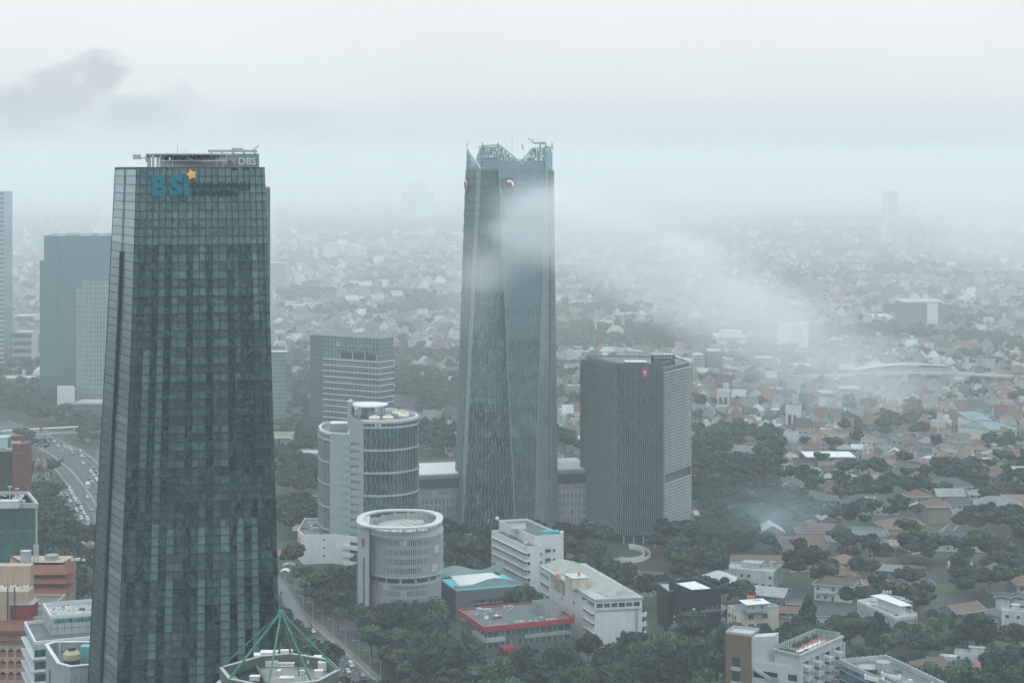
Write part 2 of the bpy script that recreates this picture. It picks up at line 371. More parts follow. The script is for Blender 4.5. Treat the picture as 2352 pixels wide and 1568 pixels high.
def ribbon(T, a, b, z0, z1, gm=None, fm=None, f0=.03, f1=.97, shade=.5, n=0, name='window_band', pier=.25):
    """one storey's strip of windows with a sunshade above and piers between"""
    e, nn, L = side_dirs(a, b); e3, n3 = Vector((e.x, e.y, 0)), Vector((nn.x, nn.y, 0)); A = Vector((a[0], a[1], 0))
    mb = MB(); n = n or max(2, int(L * (f1 - f0) / 3))
    for i in range(n):
        g0, g1 = f0 + (f1 - f0) * i / n, f0 + (f1 - f0) * (i + 1) / n
        c = A + e3 * (L * (g0 + g1) / 2) + n3 * .02 + Vector((0, 0, (z0 + z1) / 2))
        mb.obox(c, e3 * (L * (g1 - g0) / 2), n3 * .04, Vector((0, 0, (z1 - z0) / 2)), mi=0, t=rnd.random() ** 1.5)
        if pier: mb.obox(A + e3 * (L * g0) + n3 * .12 + Vector((0, 0, (z0 + z1) / 2)), e3 * pier / 2, n3 * .12, Vector((0, 0, (z1 - z0) / 2)), mi=1)
    if shade:
        mb.obox(A + e3 * (L * (f0 + f1) / 2) + n3 * shade / 2 + Vector((0, 0, z1 + .12)), e3 * (L * (f1 - f0) / 2 + .1), n3 * shade / 2, Vector((0, 0, .12)), mi=1)
        mb.obox(A + e3 * (L * (f0 + f1) / 2) + n3 * shade / 3 + Vector((0, 0, z0 - .1)), e3 * (L * (f1 - f0) / 2 + .1), n3 * shade / 3, Vector((0, 0, .1)), mi=1)
    return mb.build(name, [gm or m_win, fm or m_white], T)

# ================================================================== 1. the glass bank tower on the left
def bank_tower():
    Yc = 450.0
    C1 = [(200.3, XY(313, Yc)), (Zv(746, Yc), XY(303, Yc)), (Zv(1206, Yc), XY(284, Yc)), (Zv(1568, Yc), XY(268, Yc - 2)), (0, XY(240, Yc - 4))]
    C2 = [(200.0, XY(608, Yc + 8.5)), (Zv(746, Yc), XY(621, Yc + 8)), (Zv(1206, Yc), XY(635, Yc + 7)), (Zv(1568, Yc), XY(644, Yc + 6)), (0, XY(656, Yc + 4))]
    C0 = [(200.6, XY(265, Yc + 22)), (Zv(746, Yc), XY(247.6, Yc + 22)), (Zv(1206, Yc), XY(222.6, Yc + 22)), (Zv(1568, Yc), XY(205, Yc + 21)), (0, XY(170, Yc + 20))]
    C3 = [(z, p + Vector((-9, 30))) for z, p in C2]
    C4 = [(z, p + Vector((9, 18))) for z, p in C0]
    f1, f2, f0, f3, f4 = [(lambda L: (lambda z: pl(L, z)))(c) for c in (C1, C2, C0, C3, C4)]
    T = thing('office_tower', 'tall tapered glass office tower with a teal bank sign and gold star near its top', 'tower', (*XY(440, Yc + 15), 0))
    fr = [(x - 487) / 1713 for x in (487, 545, 633, 718, 798, 880, 965, 1050, 1155, 1235, 1315, 1398, 1482, 1565, 1668, 1748, 1830, 1912, 1988, 2068, 2150, 2200)]
    zs = [200.0 - 2.12 * i for i in range(95)]
    darkc = {1: .22, 2: .40, 3: .08, 5: .08, 8: .08, 11: .06, 14: .08, 15: .34, 16: .15, 17: .04, 19: .30}
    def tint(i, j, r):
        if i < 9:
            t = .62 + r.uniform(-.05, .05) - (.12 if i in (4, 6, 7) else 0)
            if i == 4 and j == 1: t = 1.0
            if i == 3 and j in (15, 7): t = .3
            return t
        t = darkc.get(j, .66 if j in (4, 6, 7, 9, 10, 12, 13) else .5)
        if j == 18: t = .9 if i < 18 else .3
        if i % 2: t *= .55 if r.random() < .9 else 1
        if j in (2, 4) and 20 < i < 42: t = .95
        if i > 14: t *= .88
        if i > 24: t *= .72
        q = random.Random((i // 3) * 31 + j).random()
        if i > 34: t = t * .55 + (.2 * q if q > .4 else -.06)  # lower panes: broken dark and light reflections painted into the tint
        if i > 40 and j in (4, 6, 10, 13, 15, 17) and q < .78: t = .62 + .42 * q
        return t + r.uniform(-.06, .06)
    g = glass('bank_tower_glass', (.004, .009, .012), (.12, .20, .21), refl=.05, gcol=(.60, .86, .90), wave=.26, wscale=.5, wz=.6, rough=.04, painted_refl=.26)
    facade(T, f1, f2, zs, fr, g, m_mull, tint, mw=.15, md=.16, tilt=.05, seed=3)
    # left side: bands with painted sky and streak reflections, split by a dark groove
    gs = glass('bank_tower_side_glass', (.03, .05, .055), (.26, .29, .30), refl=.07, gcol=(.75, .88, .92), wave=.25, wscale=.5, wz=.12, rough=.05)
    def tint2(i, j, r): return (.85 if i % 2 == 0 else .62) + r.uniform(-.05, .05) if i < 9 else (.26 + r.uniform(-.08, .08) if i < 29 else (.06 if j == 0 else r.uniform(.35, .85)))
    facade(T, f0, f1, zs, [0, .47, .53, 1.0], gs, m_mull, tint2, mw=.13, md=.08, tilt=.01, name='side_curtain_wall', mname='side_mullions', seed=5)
    mb = MB(); 
    for za, zb in zip(zs[10:], zs[11:]):
        p, q = lerp(f0(za), f1(za), .5), lerp(f0(zb), f1(zb), .5); mb.bar((p.x - .3, p.y - .2, za), (q.x - .3, q.y - .2, zb), .7, .5)
    mb.build('recessed_groove', m_mull, T)
    mb = MB()
    for (a, b) in ((f2, f3), (f3, f4), (f4, f0)):
        for za, zb in zip(zs[::8], zs[8::8]): mb.quad((*a(zb), zb), (*b(zb), zb), (*b(za), za), (*a(za), za), t=.5)
    mb.build('rear_curtain_wall', g, T)
    mb = MB(); zt = 199.2
    P = [f0(zt), f1(zt), f2(zt), f3(zt), f4(zt)]; mb.quad(*[(*p, zt) for p in P]); mb.build('roof', m_roofc, T)
    mb = MB(); mb.ring(P, insetpoly(P, .5), zt, 200.12); mb.build('parapet', m_mull, T)
    # rooftop: plant room, helideck on posts, stair, railing, window-cleaning crane, masts
    Yr = Yc + 8
    def at(u, v, y=Yr): p = XY(u, y); return Vector((p.x, p.y, Zv(v, y)))
    a = at(369, 383); b = at(519, 383, Yr + 3); plant = MB()
    plant.prism([(a.x, a.y), (b.x, b.y), (b.x - 2, b.y + 12), (a.x - 2, a.y + 12)], 199.2, Zv(371, Yr)); plant.build('plant_room', m_lgrey, T)
    mb = MB(); z1 = Zv(371, Yr); mb.box(a.x - .2, a.y - .3, z1, b.x + .3, a.y + .3, z1 + .35); mb.build('plant_room_coping', m_white, T)
    deck = MB(); c = at(435, 352, Yr + 6); zd = Zv(352.6, Yr)
    deck.prism([(c.x + 10.6 * math.cos(k * math.pi / 4 + .39), c.y + 8.5 * math.sin(k * math.pi / 4 + .39)) for k in range(8)], zd - .35, zd, mi=0)
    for k in range(9):
        xx = c.x - 9 + k * 2.25; deck.box(xx - .15, c.y - 8.2, zd - .9, xx + .15, c.y + 8.2, zd - .36, mi=1)
    deck.build('helideck', [m_steel, m_dsteel], T)
    mb = MB()
    for uu in (345, 352, 362, 369, 376, 397, 408, 415, 428, 432, 450, 470, 497, 510, 520):
        p = at(uu, 380, Yr + (0 if uu < 400 else 2)); w = .55 if uu in (362, 369, 352) else .25
        mb.box(p.x - w / 2, p.y - .2, 199.2, p.x + w / 2, p.y + .2, zd - .3)
    for uu in (379, 401, 419): 
        p = at(uu, 366, Yr + 5); mb.box(p.x - .9, p.y - 1, 199.2, p.x + .9, p.y + 1, zd - .9, mi=1)
    p = at(478, 365, Yr + 6); mb.box(p.x - 4.3, p.y - 1, 199.2, p.x + 2.5, p.y + 1, Zv(357, Yr), mi=1)
    mb.build('helideck_posts', [m_steel, m_dsteel], T)
    mb = MB(); q0, q1 = at(418, 353), at(448, 371, Yr - 1)
    for o in (0, .9): mb.bar(q0 + Vector((0, o, 0)), q1 + Vector((0, o, 0)), .12, .3)
    for k in range(12): p = lerp(q0, q1, (k + .5) / 12); mb.box(p.x - .15, p.y, p.z - .05, p.x + .15, p.y + .9, p.z + .05)
    mb.bar(q0 + Vector((0, 0, 1.6)), q1 + Vector((0, 0, 1.2)), .07)
    mb.bar(at(409, 347), at(419, 347), .06); mb.bar(at(419, 347), at(430, 353), .06)
    mb.build('rooftop_stair', m_steel, T)
    mb = MB(); p, q = at(447, 363), at(520, 363.5)
    for zz in (0, -.6, -1.1): mb.bar(p + Vector((0, 0, zz)), q + Vector((0, 0, zz)), .05)
    for k in range(24): r_ = lerp(p, q, k / 23); mb.bar(r_, r_ - Vector((0, 0, 1.2)), .05)
    mb.bar(at(347, 353), at(540, 355.5), .08); mb.build('roof_railing', m_steel, T)
    mb = MB(); z = lambda v: Zv(v, Yr)
    p = at(307, 355); q = at(322, 366); mb.box(p.x, p.y - .8, q.z, q.x, p.y + .8, p.z)
    p = at(322, 362); q = at(345, 364.6); mb.box(p.x, p.y - .3, q.z, q.x, p.y + .3, p.z)
    p = at(337, 364); q = at(346, 383); mb.box(p.x + .2, p.y - .4, q.z - .6, q.x, p.y + .4, p.z)
    p = at(339, 357); mb.cyl(p.x, p.y, Zv(372, Yr), Zv(353, Yr), .5, n=8); mb.build('window_cleaning_crane', m_lgrey, T)
    mb = MB(); p = at(407.5, 371); mb.box(p.x - .06, p.y - .06, p.z, p.x + .06, p.y + .06, Zv(333.5, Yr)); mb.build('lightning_mast', m_steel, T)
    for uu, vv in ((383, 349), (391, 350), (399, 348.6), (480, 352), (505, 351)): p = at(uu, 354); mb = MB(); mb.box(p.x - .05, p.y, p.z, p.x + .05, p.y + .1, Zv(vv, Yr)); mb.build('lightning_mast', m_steel, T)
    mb = MB(); p, q, r2, s2 = at(519, 384), at(523, 371.5), at(530, 372), at(527, 386)
    mb.bar(p, q, .25); mb.bar(q, at(533, 371), .3); mb.bar(at(533, 371), at(532.5, 387), .3); mb.bar(at(524, 386), at(528.5, 373), .2); mb.build('black_hoist_frame', m_dsteel, T)
    # sign: frame of the front face
    def fp(u, v, out=.7):
        """point on the front face seen at u, v"""
        z = Zv(v, Yc + 4); a, b = f1(z), f2(z); ua, ub = proj(*a)[0], proj(*b)[0]; s = (u - ua) / (ub - ua)
        p = lerp(a, b, s); e = (b - a).normalized(); return Vector((p.x + e.y * out, p.y - e.x * out, Zv(v, p.y))), e
    teal = mat('sign_teal', (.004, .15, .19), var=.04, rough=.4); gold = mat('sign_gold', (.80, .42, .14), var=.04, rough=.4); tsm = mat('sign_small_teal', (.006, .05, .055), var=.05)
    up = Vector((0, 0, 1))
    for s, u0, u1, v0, v1 in (('B', 348, 381, 402, 450), ('S', 385, 418, 402, 450)):
        p, e = fp(u0, v1); q, _ = fp(u1, v1); text_part(T, 'sign_letter', s, teal, p, (e.x, e.y, 0), (0, 0, 1), (q - p).length, 48 / FP * Yc, .5, bold=.055)
    p, e = fp(420, 450); E = Vector((e.x, e.y, 0)); nn = Vector((e.y, -e.x, 0)); k = Yc / FP; mb = MB()
    F = [p, p + E * 11 * k, p + E * 11 * k + up * 36 * k, p + E * 6 * k + up * 46 * k, p + up * 48 * k]
    n0 = len(F); mb.quad(*[x + nn * .5 for x in F])
    for i in range(n0): mb.quad(F[i], F[(i + 1) % n0], F[(i + 1) % n0] + nn * .5, F[i] + nn * .5)
    mb.build('sign_letter', teal, T)
    p, e = fp(437, 401, 1.0); mb = MB(); pts = []
    for i in range(10):
        a = math.pi / 2 + .25 + i * math.pi / 5; r = (12.5 if i % 2 == 0 else 7.6) * k; pts.append(p + E * (r * math.cos(a)) + up * (r * math.sin(a)))
    for i in range(10): mb.quad(p + nn * .6, pts[i] + nn * .5, pts[(i + 1) % 10] + nn * .5); mb.quad(pts[i], pts[i] + nn * .5, pts[(i + 1) % 10] + nn * .5, pts[(i + 1) % 10])
    mb.build('sign_star', gold, T)
    for s, u0, u1, v0, v1 in (('BANK SYARIAH', 440, 573, 417.5, 432), ('INDONESIA', 439.5, 544, 436, 450.5)):
        p, e = fp(u0, v1, .5); q, _ = fp(u1, v1, .5); text_part(T, 'sign_lettering', s, tsm, p, (e.x, e.y, 0), (0, 0, 1), (q - p).length, (v1 - v0) / FP * Yc, .35, bold=.03)
    for u0, u1, v0, v1 in ((434, 452, 427, 433), (486, 500, 425, 433), (545, 572, 433.5, 437.5), (506, 520, 434, 437.5)):
        p, e = fp(u0, v1, .10); q, _ = fp(u1, v1, .10); mb = MB(); mb.quad(p, q, q + up * (v1 - v0) * k, p + up * (v1 - v0) * k); mb.build('open_louvre', m_dsteel, T)
    # louvred plant-floor windows lower down
    for u0 in (337, 351, 359.5, 383, 442, 454, 478, 515, 537):
        p, e = fp(u0, 1204, .10); mb = MB(); E3 = Vector((e.x, e.y, 0))
        for kk in range(7): mb.obox(p + E3 * .55 + up * (.15 + kk * .27), E3 * .5, nn * .05, up * .08)
        mb.build('louvre', m_dsteel, T)
    occ([f0(0), f1(0), f2(0), f3(0), f4(0)], 4)
bank_tower()

# ================================================================== 2. the glass tower behind it
def rear_tower():
    Y = 690.0; T = thing('office_tower', 'pale glass office tower with a red square logo, mostly hidden behind the tapered bank tower', 'tower', (*XY(520, Y + 12), 0))
    g = glass('pale_teal_glass', (.045, .085, .09), (.09, .14, .15), refl=.12, gcol=(.7, .9, .95), wave=.05)
    a, b = XY(402, Y), XY(620.5, Y + 1); tz = lambda i, j, r: r.uniform(.3, .8)
    zt = Zv(431, Y); facade(T, const(a), const(b), steps(zt, 0, 2.2), fracs(20), g, m_mull, tz, mw=.08, md=.06, seed=8)
    mb = MB(); mb.prism([(a.x, a.y + .15), (b.x, b.y + .15), (XY(603, Y + 20).x, b.y + 26), (a.x, a.y + 26)], 0, zt); mb.build('body', g, T)
    a2, b2 = XY(420, Y + 4), XY(595, Y + 4.5); z2 = Zv(353.5, Y + 4)
    facade(T, const(a2), const(b2), steps(z2, zt, 2.2), fracs(26), g, m_mull, tz, mw=.07, md=.06, seed=9, name='crown_curtain_wall', mname='crown_mullions')
    mb = MB(); mb.prism([(a2.x, a2.y + .15), (b2.x, b2.y + .15), (XY(580, Y + 18).x, b2.y + 18), (a2.x, a2.y + 18)], zt - .02, z2); mb.build('crown', g, T)
    k = Y / FP; red = mat('faded_red_sign', (.26, .16, .18), var=.06); wh = mat('sign_white', (.42, .46, .47), var=.03)
    p = XY(527, Y + 3.6); z0 = Zv(379, Y + 3.6); mb = MB(); w = 16 * k; mb.box(p.x, p.y - .3, z0, p.x + w, p.y, z0 + w)
    sgn = mb.build('sign_panel', red, T)
    mb = MB(); mb.bar((p.x + w * .22, p.y - .42, z0 + w * .22), (p.x + w * .78, p.y - .42, z0 + w * .78), .35, .2); mb.bar((p.x + w * .3, p.y - .42, z0 + w * .72), (p.x + w * .7, p.y - .42, z0 + w * .28), .2, .2); mb.build('sign_cross', wh, T)
    p = XY(549, Y + 3.6); text_part(T, 'sign_lettering', 'DBS', wh, (p.x, p.y - .2, Zv(379, Y)), (1, 0, 0), (0, 0, 1), 40 * k, 17 * k, .3, bold=.015)
    mb = MB(); p0, p1 = XY(478, Y + 8), XY(590, Y + 8); zz = Zv(349.5, Y); mb.box(p0.x, p0.y, zz, p1.x, p0.y + 1.2, zz + .9)
    for uu in (485, 510, 535, 560, 585): q = XY(uu, Y + 8); mb.box(q.x - .3, q.y, z2, q.x + .3, q.y + 1, zz)
    q = XY(545, Y + 8); mb.box(q.x - 2, q.y - .5, zz, q.x + 2, q.y + 1.5, zz + 1.6)
    q = XY(578, Y + 8); mb.bar((q.x, q.y, zz + .5), (q.x + 2.8, q.y, zz + 2.5), .4); mb.build('rooftop_track_and_crane', m_lgrey, T)
    mb = MB(); q = XY(612, Y + 3); mb.cyl(q.x, q.y, zt, zt + .7, 1.4, .6, n=10); mb.build('roof_cap', m_grey, T)
    occ([a, b, (b.x, b.y + 30)])
rear_tower()

# ================================================================== 3. the tallest tower with the notched crown
def telecom_tower():
    # corners by height: (z, point)
    H1 = 212.0
    def c(top, bot): return lambda z: lerp(Vector(XY(*bot)), Vector(XY(*top)), max(0, min(1, z / H1)))
    q0 = c((1073, 1006), (1043, 1004)); q1 = c((1108, 987), (1061, 977)); q2 = c((1144, 975), (1185, 973)); q3 = c((1253.5, 986), (1228, 979)); q4 = c((1268, 1006), (1280, 998))
    q5 = c((1262, 1028), (1276, 1038)); q6 = c((1200, 1046), (1220, 1052)); q7 = c((1100, 1040), (1075, 1048))
    T = thing('skyscraper', 'tallest skyscraper, faceted teal glass shaft with a V-notched lattice crown in drifting mist', 'tower', (*XY(1165, 1000), 0))
    zc = Zv(470, 980) + 12    # top of the closed shaft
    zc = Zv(391, 980)
    zs = steps(zc, 0, 4.28)
    g = glass('telecom_glass', (.014, .029, .033), (.18, .285, .30), refl=.12, gcol=(.55, .86, .92), wave=.10, wscale=.3, wz=.6, rough=.05, painted_refl=.4)
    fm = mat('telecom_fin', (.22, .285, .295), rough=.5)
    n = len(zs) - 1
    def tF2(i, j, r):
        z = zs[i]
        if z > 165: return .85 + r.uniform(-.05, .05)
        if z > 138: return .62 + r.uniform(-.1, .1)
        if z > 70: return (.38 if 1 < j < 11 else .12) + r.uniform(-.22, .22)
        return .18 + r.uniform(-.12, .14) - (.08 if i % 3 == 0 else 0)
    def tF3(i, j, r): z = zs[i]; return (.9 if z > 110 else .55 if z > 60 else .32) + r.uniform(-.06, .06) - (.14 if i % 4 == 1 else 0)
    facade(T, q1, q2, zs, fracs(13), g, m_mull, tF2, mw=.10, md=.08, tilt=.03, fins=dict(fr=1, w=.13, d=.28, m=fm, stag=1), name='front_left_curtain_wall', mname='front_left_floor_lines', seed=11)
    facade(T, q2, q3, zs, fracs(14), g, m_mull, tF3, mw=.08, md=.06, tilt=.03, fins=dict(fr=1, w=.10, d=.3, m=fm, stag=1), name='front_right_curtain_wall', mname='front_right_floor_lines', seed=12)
    tdark = lambda i, j, r: .4 + r.uniform(-.12, .12)
    ml = lambda f: (lambda z: lerp(q0(z), q1(z), f))
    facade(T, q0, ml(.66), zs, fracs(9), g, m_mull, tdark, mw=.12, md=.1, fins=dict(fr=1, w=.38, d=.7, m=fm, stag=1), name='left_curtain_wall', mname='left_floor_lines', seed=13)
    gp = mat('telecom_panel', (.20, .25, .26), rough=.45, streak=.06)
    mb = MB()
    for za, zb in zip(zs, zs[1:]):
        a, b, cc, d = ml(.66)(za), q1(za), q1(zb), ml(.66)(zb); mb.quad((*d, zb + .06), (*cc, zb + .06), (*b, za - .06), (*a, za - .06))
    mb.build('smooth_panel_strip', gp, T); mb = MB()
    mr = lambda f: (lambda z: lerp(q3(z), q4(z), f))
    for za, zb in zip(zs, zs[1:]):
        k = .62
        a, b, cc, d = q3(za), mr(k)(za), mr(k)(zb), q3(zb); mb.quad((*d, zb + .06), (*cc, zb + .06), (*b, za - .06), (*a, za - .06))
    mb.build('smooth_panel_strip', gp, T)
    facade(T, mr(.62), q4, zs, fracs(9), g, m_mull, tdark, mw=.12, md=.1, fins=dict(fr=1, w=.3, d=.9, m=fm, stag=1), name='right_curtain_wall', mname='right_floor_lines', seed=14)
    mb = MB()
    for a, b in ((q4, q5), (q5, q6), (q6, q7), (q7, q0)):
        for za, zb in zip(zs[::4], zs[4::4] + [0]): mb.quad((*a(zb), zb), (*b(zb), zb), (*b(za), za), (*a(za), za), t=.4)
    mb.quad(*[(*q(zc - 1), zc - 1) for q in (q0, q1, q2, q3, q4, q5, q6, q7)]); mb.build('rear_curtain_wall', g, T)
    mb = MB()
    for a in (q1, q2, q3): mb.bar((*(a(0) + Vector((0, -.35))), 0), (*(a(H1) + Vector((0, -.35))), zc + 14), .45)
    mb.build('edge_trim', fm, T)
    # crown: open screens with a profile cut per side
    def v2z(v, y=985): return Zv(v, y)
    zt = v2z(333.5)
    def screen(A, B, prof, nf, m, step=1.7, solid=None, w=.14):
        """A, B corner functions; prof list (s, z) the top edge"""
        mb = MB(); 
        def top(s):
            for (s0, z0), (s1, z1) in zip(prof, prof[1:]):
                if s0 <= s <= s1: return lerp(z0, z1, (s - s0) / max(1e-6, s1 - s0))
            return prof[-1][1]
        for i in range(nf + 1):
            s = i / nf; zt_ = top(s); p = lerp(A(zc), B(zc), s); q = lerp(A(H1), B(H1), s)
            if zt_ > zc: mb.bar((p.x, p.y, zc), (q.x, q.y, zt_), w, w * 2.2)
        zz = zc
        while zz < zt:
            run = None
            for i in range(nf + 1):
                on = i < nf and top((i + .5) / nf) >= zz + step * .6
                if on and run is None: run = i
                if not on and run is not None:
                    p, q = lerp(A(zz), B(zz), run / nf), lerp(A(zz), B(zz), i / nf); mb.bar((p.x, p.y, zz), (q.x, q.y, zz), w, w * 2); run = None
            zz += step
        for (s0, z0), (s1, z1) in zip(prof, prof[1:]):
            p, q = lerp(A(H1), B(H1), s0), lerp(A(H1), B(H1), s1); mb.bar((p.x, p.y, z0), (q.x, q.y, z1), .32, .5)
        gl = MB()
        for i in range(nf):
            zz = zc
            while zz + step < min(top(i / nf), top((i + 1) / nf)) + .1:
                if (solid is None or zz < solid or rnd.random() < .35):
                    p, q = lerp(A(zz), B(zz), i / nf), lerp(A(zz), B(zz), (i + 1) / nf)
                    gl.quad((p.x, p.y + .12, zz), (q.x, q.y + .12, zz), (q.x, q.y + .12, zz + step * .94), (p.x, p.y + .12, zz + step * .94), t=rnd.uniform(.7, 1))
                zz += step
        mb.build('crown_lattice', m, T)
        if gl.f: gl.build('crown_glass', g, T)
    lm = mat('crown_steel', (.24, .32, .33), rough=.5)
    screen(q1, q2, [(0, v2z(335)), (1, zt)], 14, lm, solid=v2z(362))
    screen(q2, q3, [(0, zt), (.05, v2z(336)), (.30, v2z(357)), (.42, v2z(371)), (.50, v2z(369)), (.62, v2z(364)), (1, v2z(336))], 30, lm, solid=v2z(372))
    screen(q3, q4, [(0, v2z(336)), (1, v2z(337.5))], 6, lm, solid=v2z(350))
    screen(q0, q1, [(0, v2z(335)), (.45, v2z(364)), (.55, v2z(372)), (.68, v2z(358)), (1, v2z(336))], 16, lm, solid=v2z(372))
    screen(q5, q6, [(0, v2z(337)), (.35, v2z(338)), (.62, v2z(338)), (1, v2z(366))], 22, lm, solid=v2z(380))
    screen(q6, q7, [(0, v2z(366)), (.3, v2z(364)), (.6, v2z(337)), (1, v2z(335))], 26, lm, solid=v2z(380))
    mb = MB(); p = q0(H1); q = q1(zc); mb.bar((p.x, p.y - .4, v2z(337, 1000)), (q.x - .2, q.y - .3, v2z(388)), .5, .8); mb.build('diagonal_brace', mat('pale_brace', (.6, .64, .65)), T)
    for A, f in ((q0, 0), (q1, 0), (q2, 0), (q3, 0), (q4, 0), (q6, 0)):
        p = A(H1); mb = MB(); mb.box(p.x - .3, p.y - .3, zt - 1.5, p.x + .3, p.y + .3, zt + 1.4); mb.bar((p.x, p.y, zt - .5), (p.x + 1.2, p.y, zt - 2), .3); mb.build('crown_finial', lm, T)
    Yk = 1012
    mb = MB(); p = XY(1176, Yk); mb.box(p.x - .09, p.y - .09, v2z(372), p.x + .09, p.y + .09, Zv(309.5, Yk)); mb.build('antenna_mast', m_steel, T)
    mb = MB(); at = lambda u, v: Vector((*XY(u, Yk), Zv(v, Yk)))
    mb.bar(at(1187.5, 366), at(1187.5, 331), .9); mb.bar(at(1176, 329), at(1191, 329), .8); p = at(1190, 327); q = at(1198, 332.5); mb.box(p.x, p.y - 1, q.z, q.x, p.y + 1, p.z)
    mb = MB()
    mb.bar(at(1244 - 3.5, 362), at(1244 - 3.5, 331), 1.0); mb.bar(at(1225, 328.8), at(1243, 328.8), .9); p = at(1243, 326); q = at(1252.5, 332); mb.box(p.x, p.y - 1, q.z, q.x, p.y + 1, p.z)
    mb.bar(at(1226, 329), at(1214, 318), .5); mb.bar(at(1223, 327), at(1226.5, 318), .4); mb.build('window_cleaning_crane', lm, T)
    mb = MB(); p, q = at(1154, 378), at(1218, 372.5); 
    a = XY(1186, 1004); mb.cyl(a.x, a.y, Zv(374, 1004), Zv(372.5, 1004), 7.5, n=18); mb.cyl(a.x, a.y, zc - 1, Zv(374, 1004), 1.6, n=8); mb.build('helipad', m_dsteel, T)
    mb = MB(); a = XY(1170, 1008); mb.prism([(a.x - 9, a.y - 9), (a.x + 12, a.y - 9), (a.x + 12, a.y + 12), (a.x - 9, a.y + 12)], zc - 1, v2z(380)); mb.build('roof_plant', m_grey, T)
    # the flame-and-ring emblem, on the front and on the left side
    red = mat('emblem_red', (.20, .06, .07), var=.05); wh = mat('emblem_white', (.78, .80, .80), var=.03); ring = mat('emblem_grey', (.14, .22, .23), var=.05)
    def emblem(cx, cv, yc, E, sc):
        k = yc / FP * sc; up = Vector((0, 0, 1)); nn = Vector((E.y, -E.x, 0)); c0 = Vector((*XY(cx, yc), Zv(cv, yc))) + nn * 1.0
        P = lambda r, a, o: c0 + E * (r * k * math.cos(a)) + up * (r * k * math.sin(a)) + nn * o
        mb = MB(); 
        for i in range(20):
            a, b = math.radians(150 + i * 10), math.radians(160 + i * 10)
            mb.quad(P(9, a, .3), P(15, a, .3), P(15, b, .3), P(9, b, .3)); mb.quad(P(15, a, 0), P(15, b, 0), P(15, b, .3), P(15, a, .3))
        e0 = mb.build('emblem', ring, T)
        mb = MB()
        for i in range(7):
            a = math.radians(-22 + i * 24); L = (17, 20, 19, 21, 20, 18, 15)[i]; mb.quad(P(9, a - .24, .5), P(L * .72, a - .20, .5), P(L, a + .05, .5), P(L * .74, a + .24, .5), P(9, a + .3, .5))
        mb.quad(*[P(6, math.radians(q * 30), .5) for q in range(12)]); mb.build('emblem_flames', red, e0)
        mb = MB()
        for i in range(14):
            a, b = math.radians(-15 + i * 10), math.radians(-5 + i * 10); mb.quad(P(7.5, a, .8), P(12.5, a, .8), P(12.5, b, .8), P(7.5, b, .8))
        mb.build('emblem_arc', wh, e0)
    e = (q3(190) - q2(190)).normalized(); emblem(1167, 425, lerp(q2(190), q3(190), .15).y - .6, Vector((e.x, e.y, 0)), .95)
    e = (q1(190) - q0(190)).normalized(); emblem(1076, 424, q0(190).y - 5, Vector((e.x, e.y, 0)), .95)
    # entrance canopy with raking masts
    mb = MB(); b0 = XY(1052, 955); 
    A = [Rf(1049, 1238, 8), Rf(1130, 1203, 9), Rf(1140, 1220, 9), Rf(1100, 1243, 8)]
    mb.quad(*[(p.x, p.y, 9 + .0 * i) for i, p in enumerate(A)]); mb.quad(*[(p.x, p.y, 8.7) for p in A[::-1]])
    mb.build('entrance_canopy', mat('canopy_glass', (.20, .30, .31), rough=.2), T)
    for u0, v0, u1, v1 in ((1091, 1241, 1098, 1209), (1110, 1230, 1124, 1191)):
        mb = MB(); mb.bar((*XY(u0, 945), Zv(v0, 945)), (*XY(u1, 945), Zv(v1, 945)), .45); mb.build('canopy_mast', m_lgrey, T)
    occ([q0(0), q2(0), q4(0), q5(0), q6(0), q7(0)], 6)
telecom_tower()

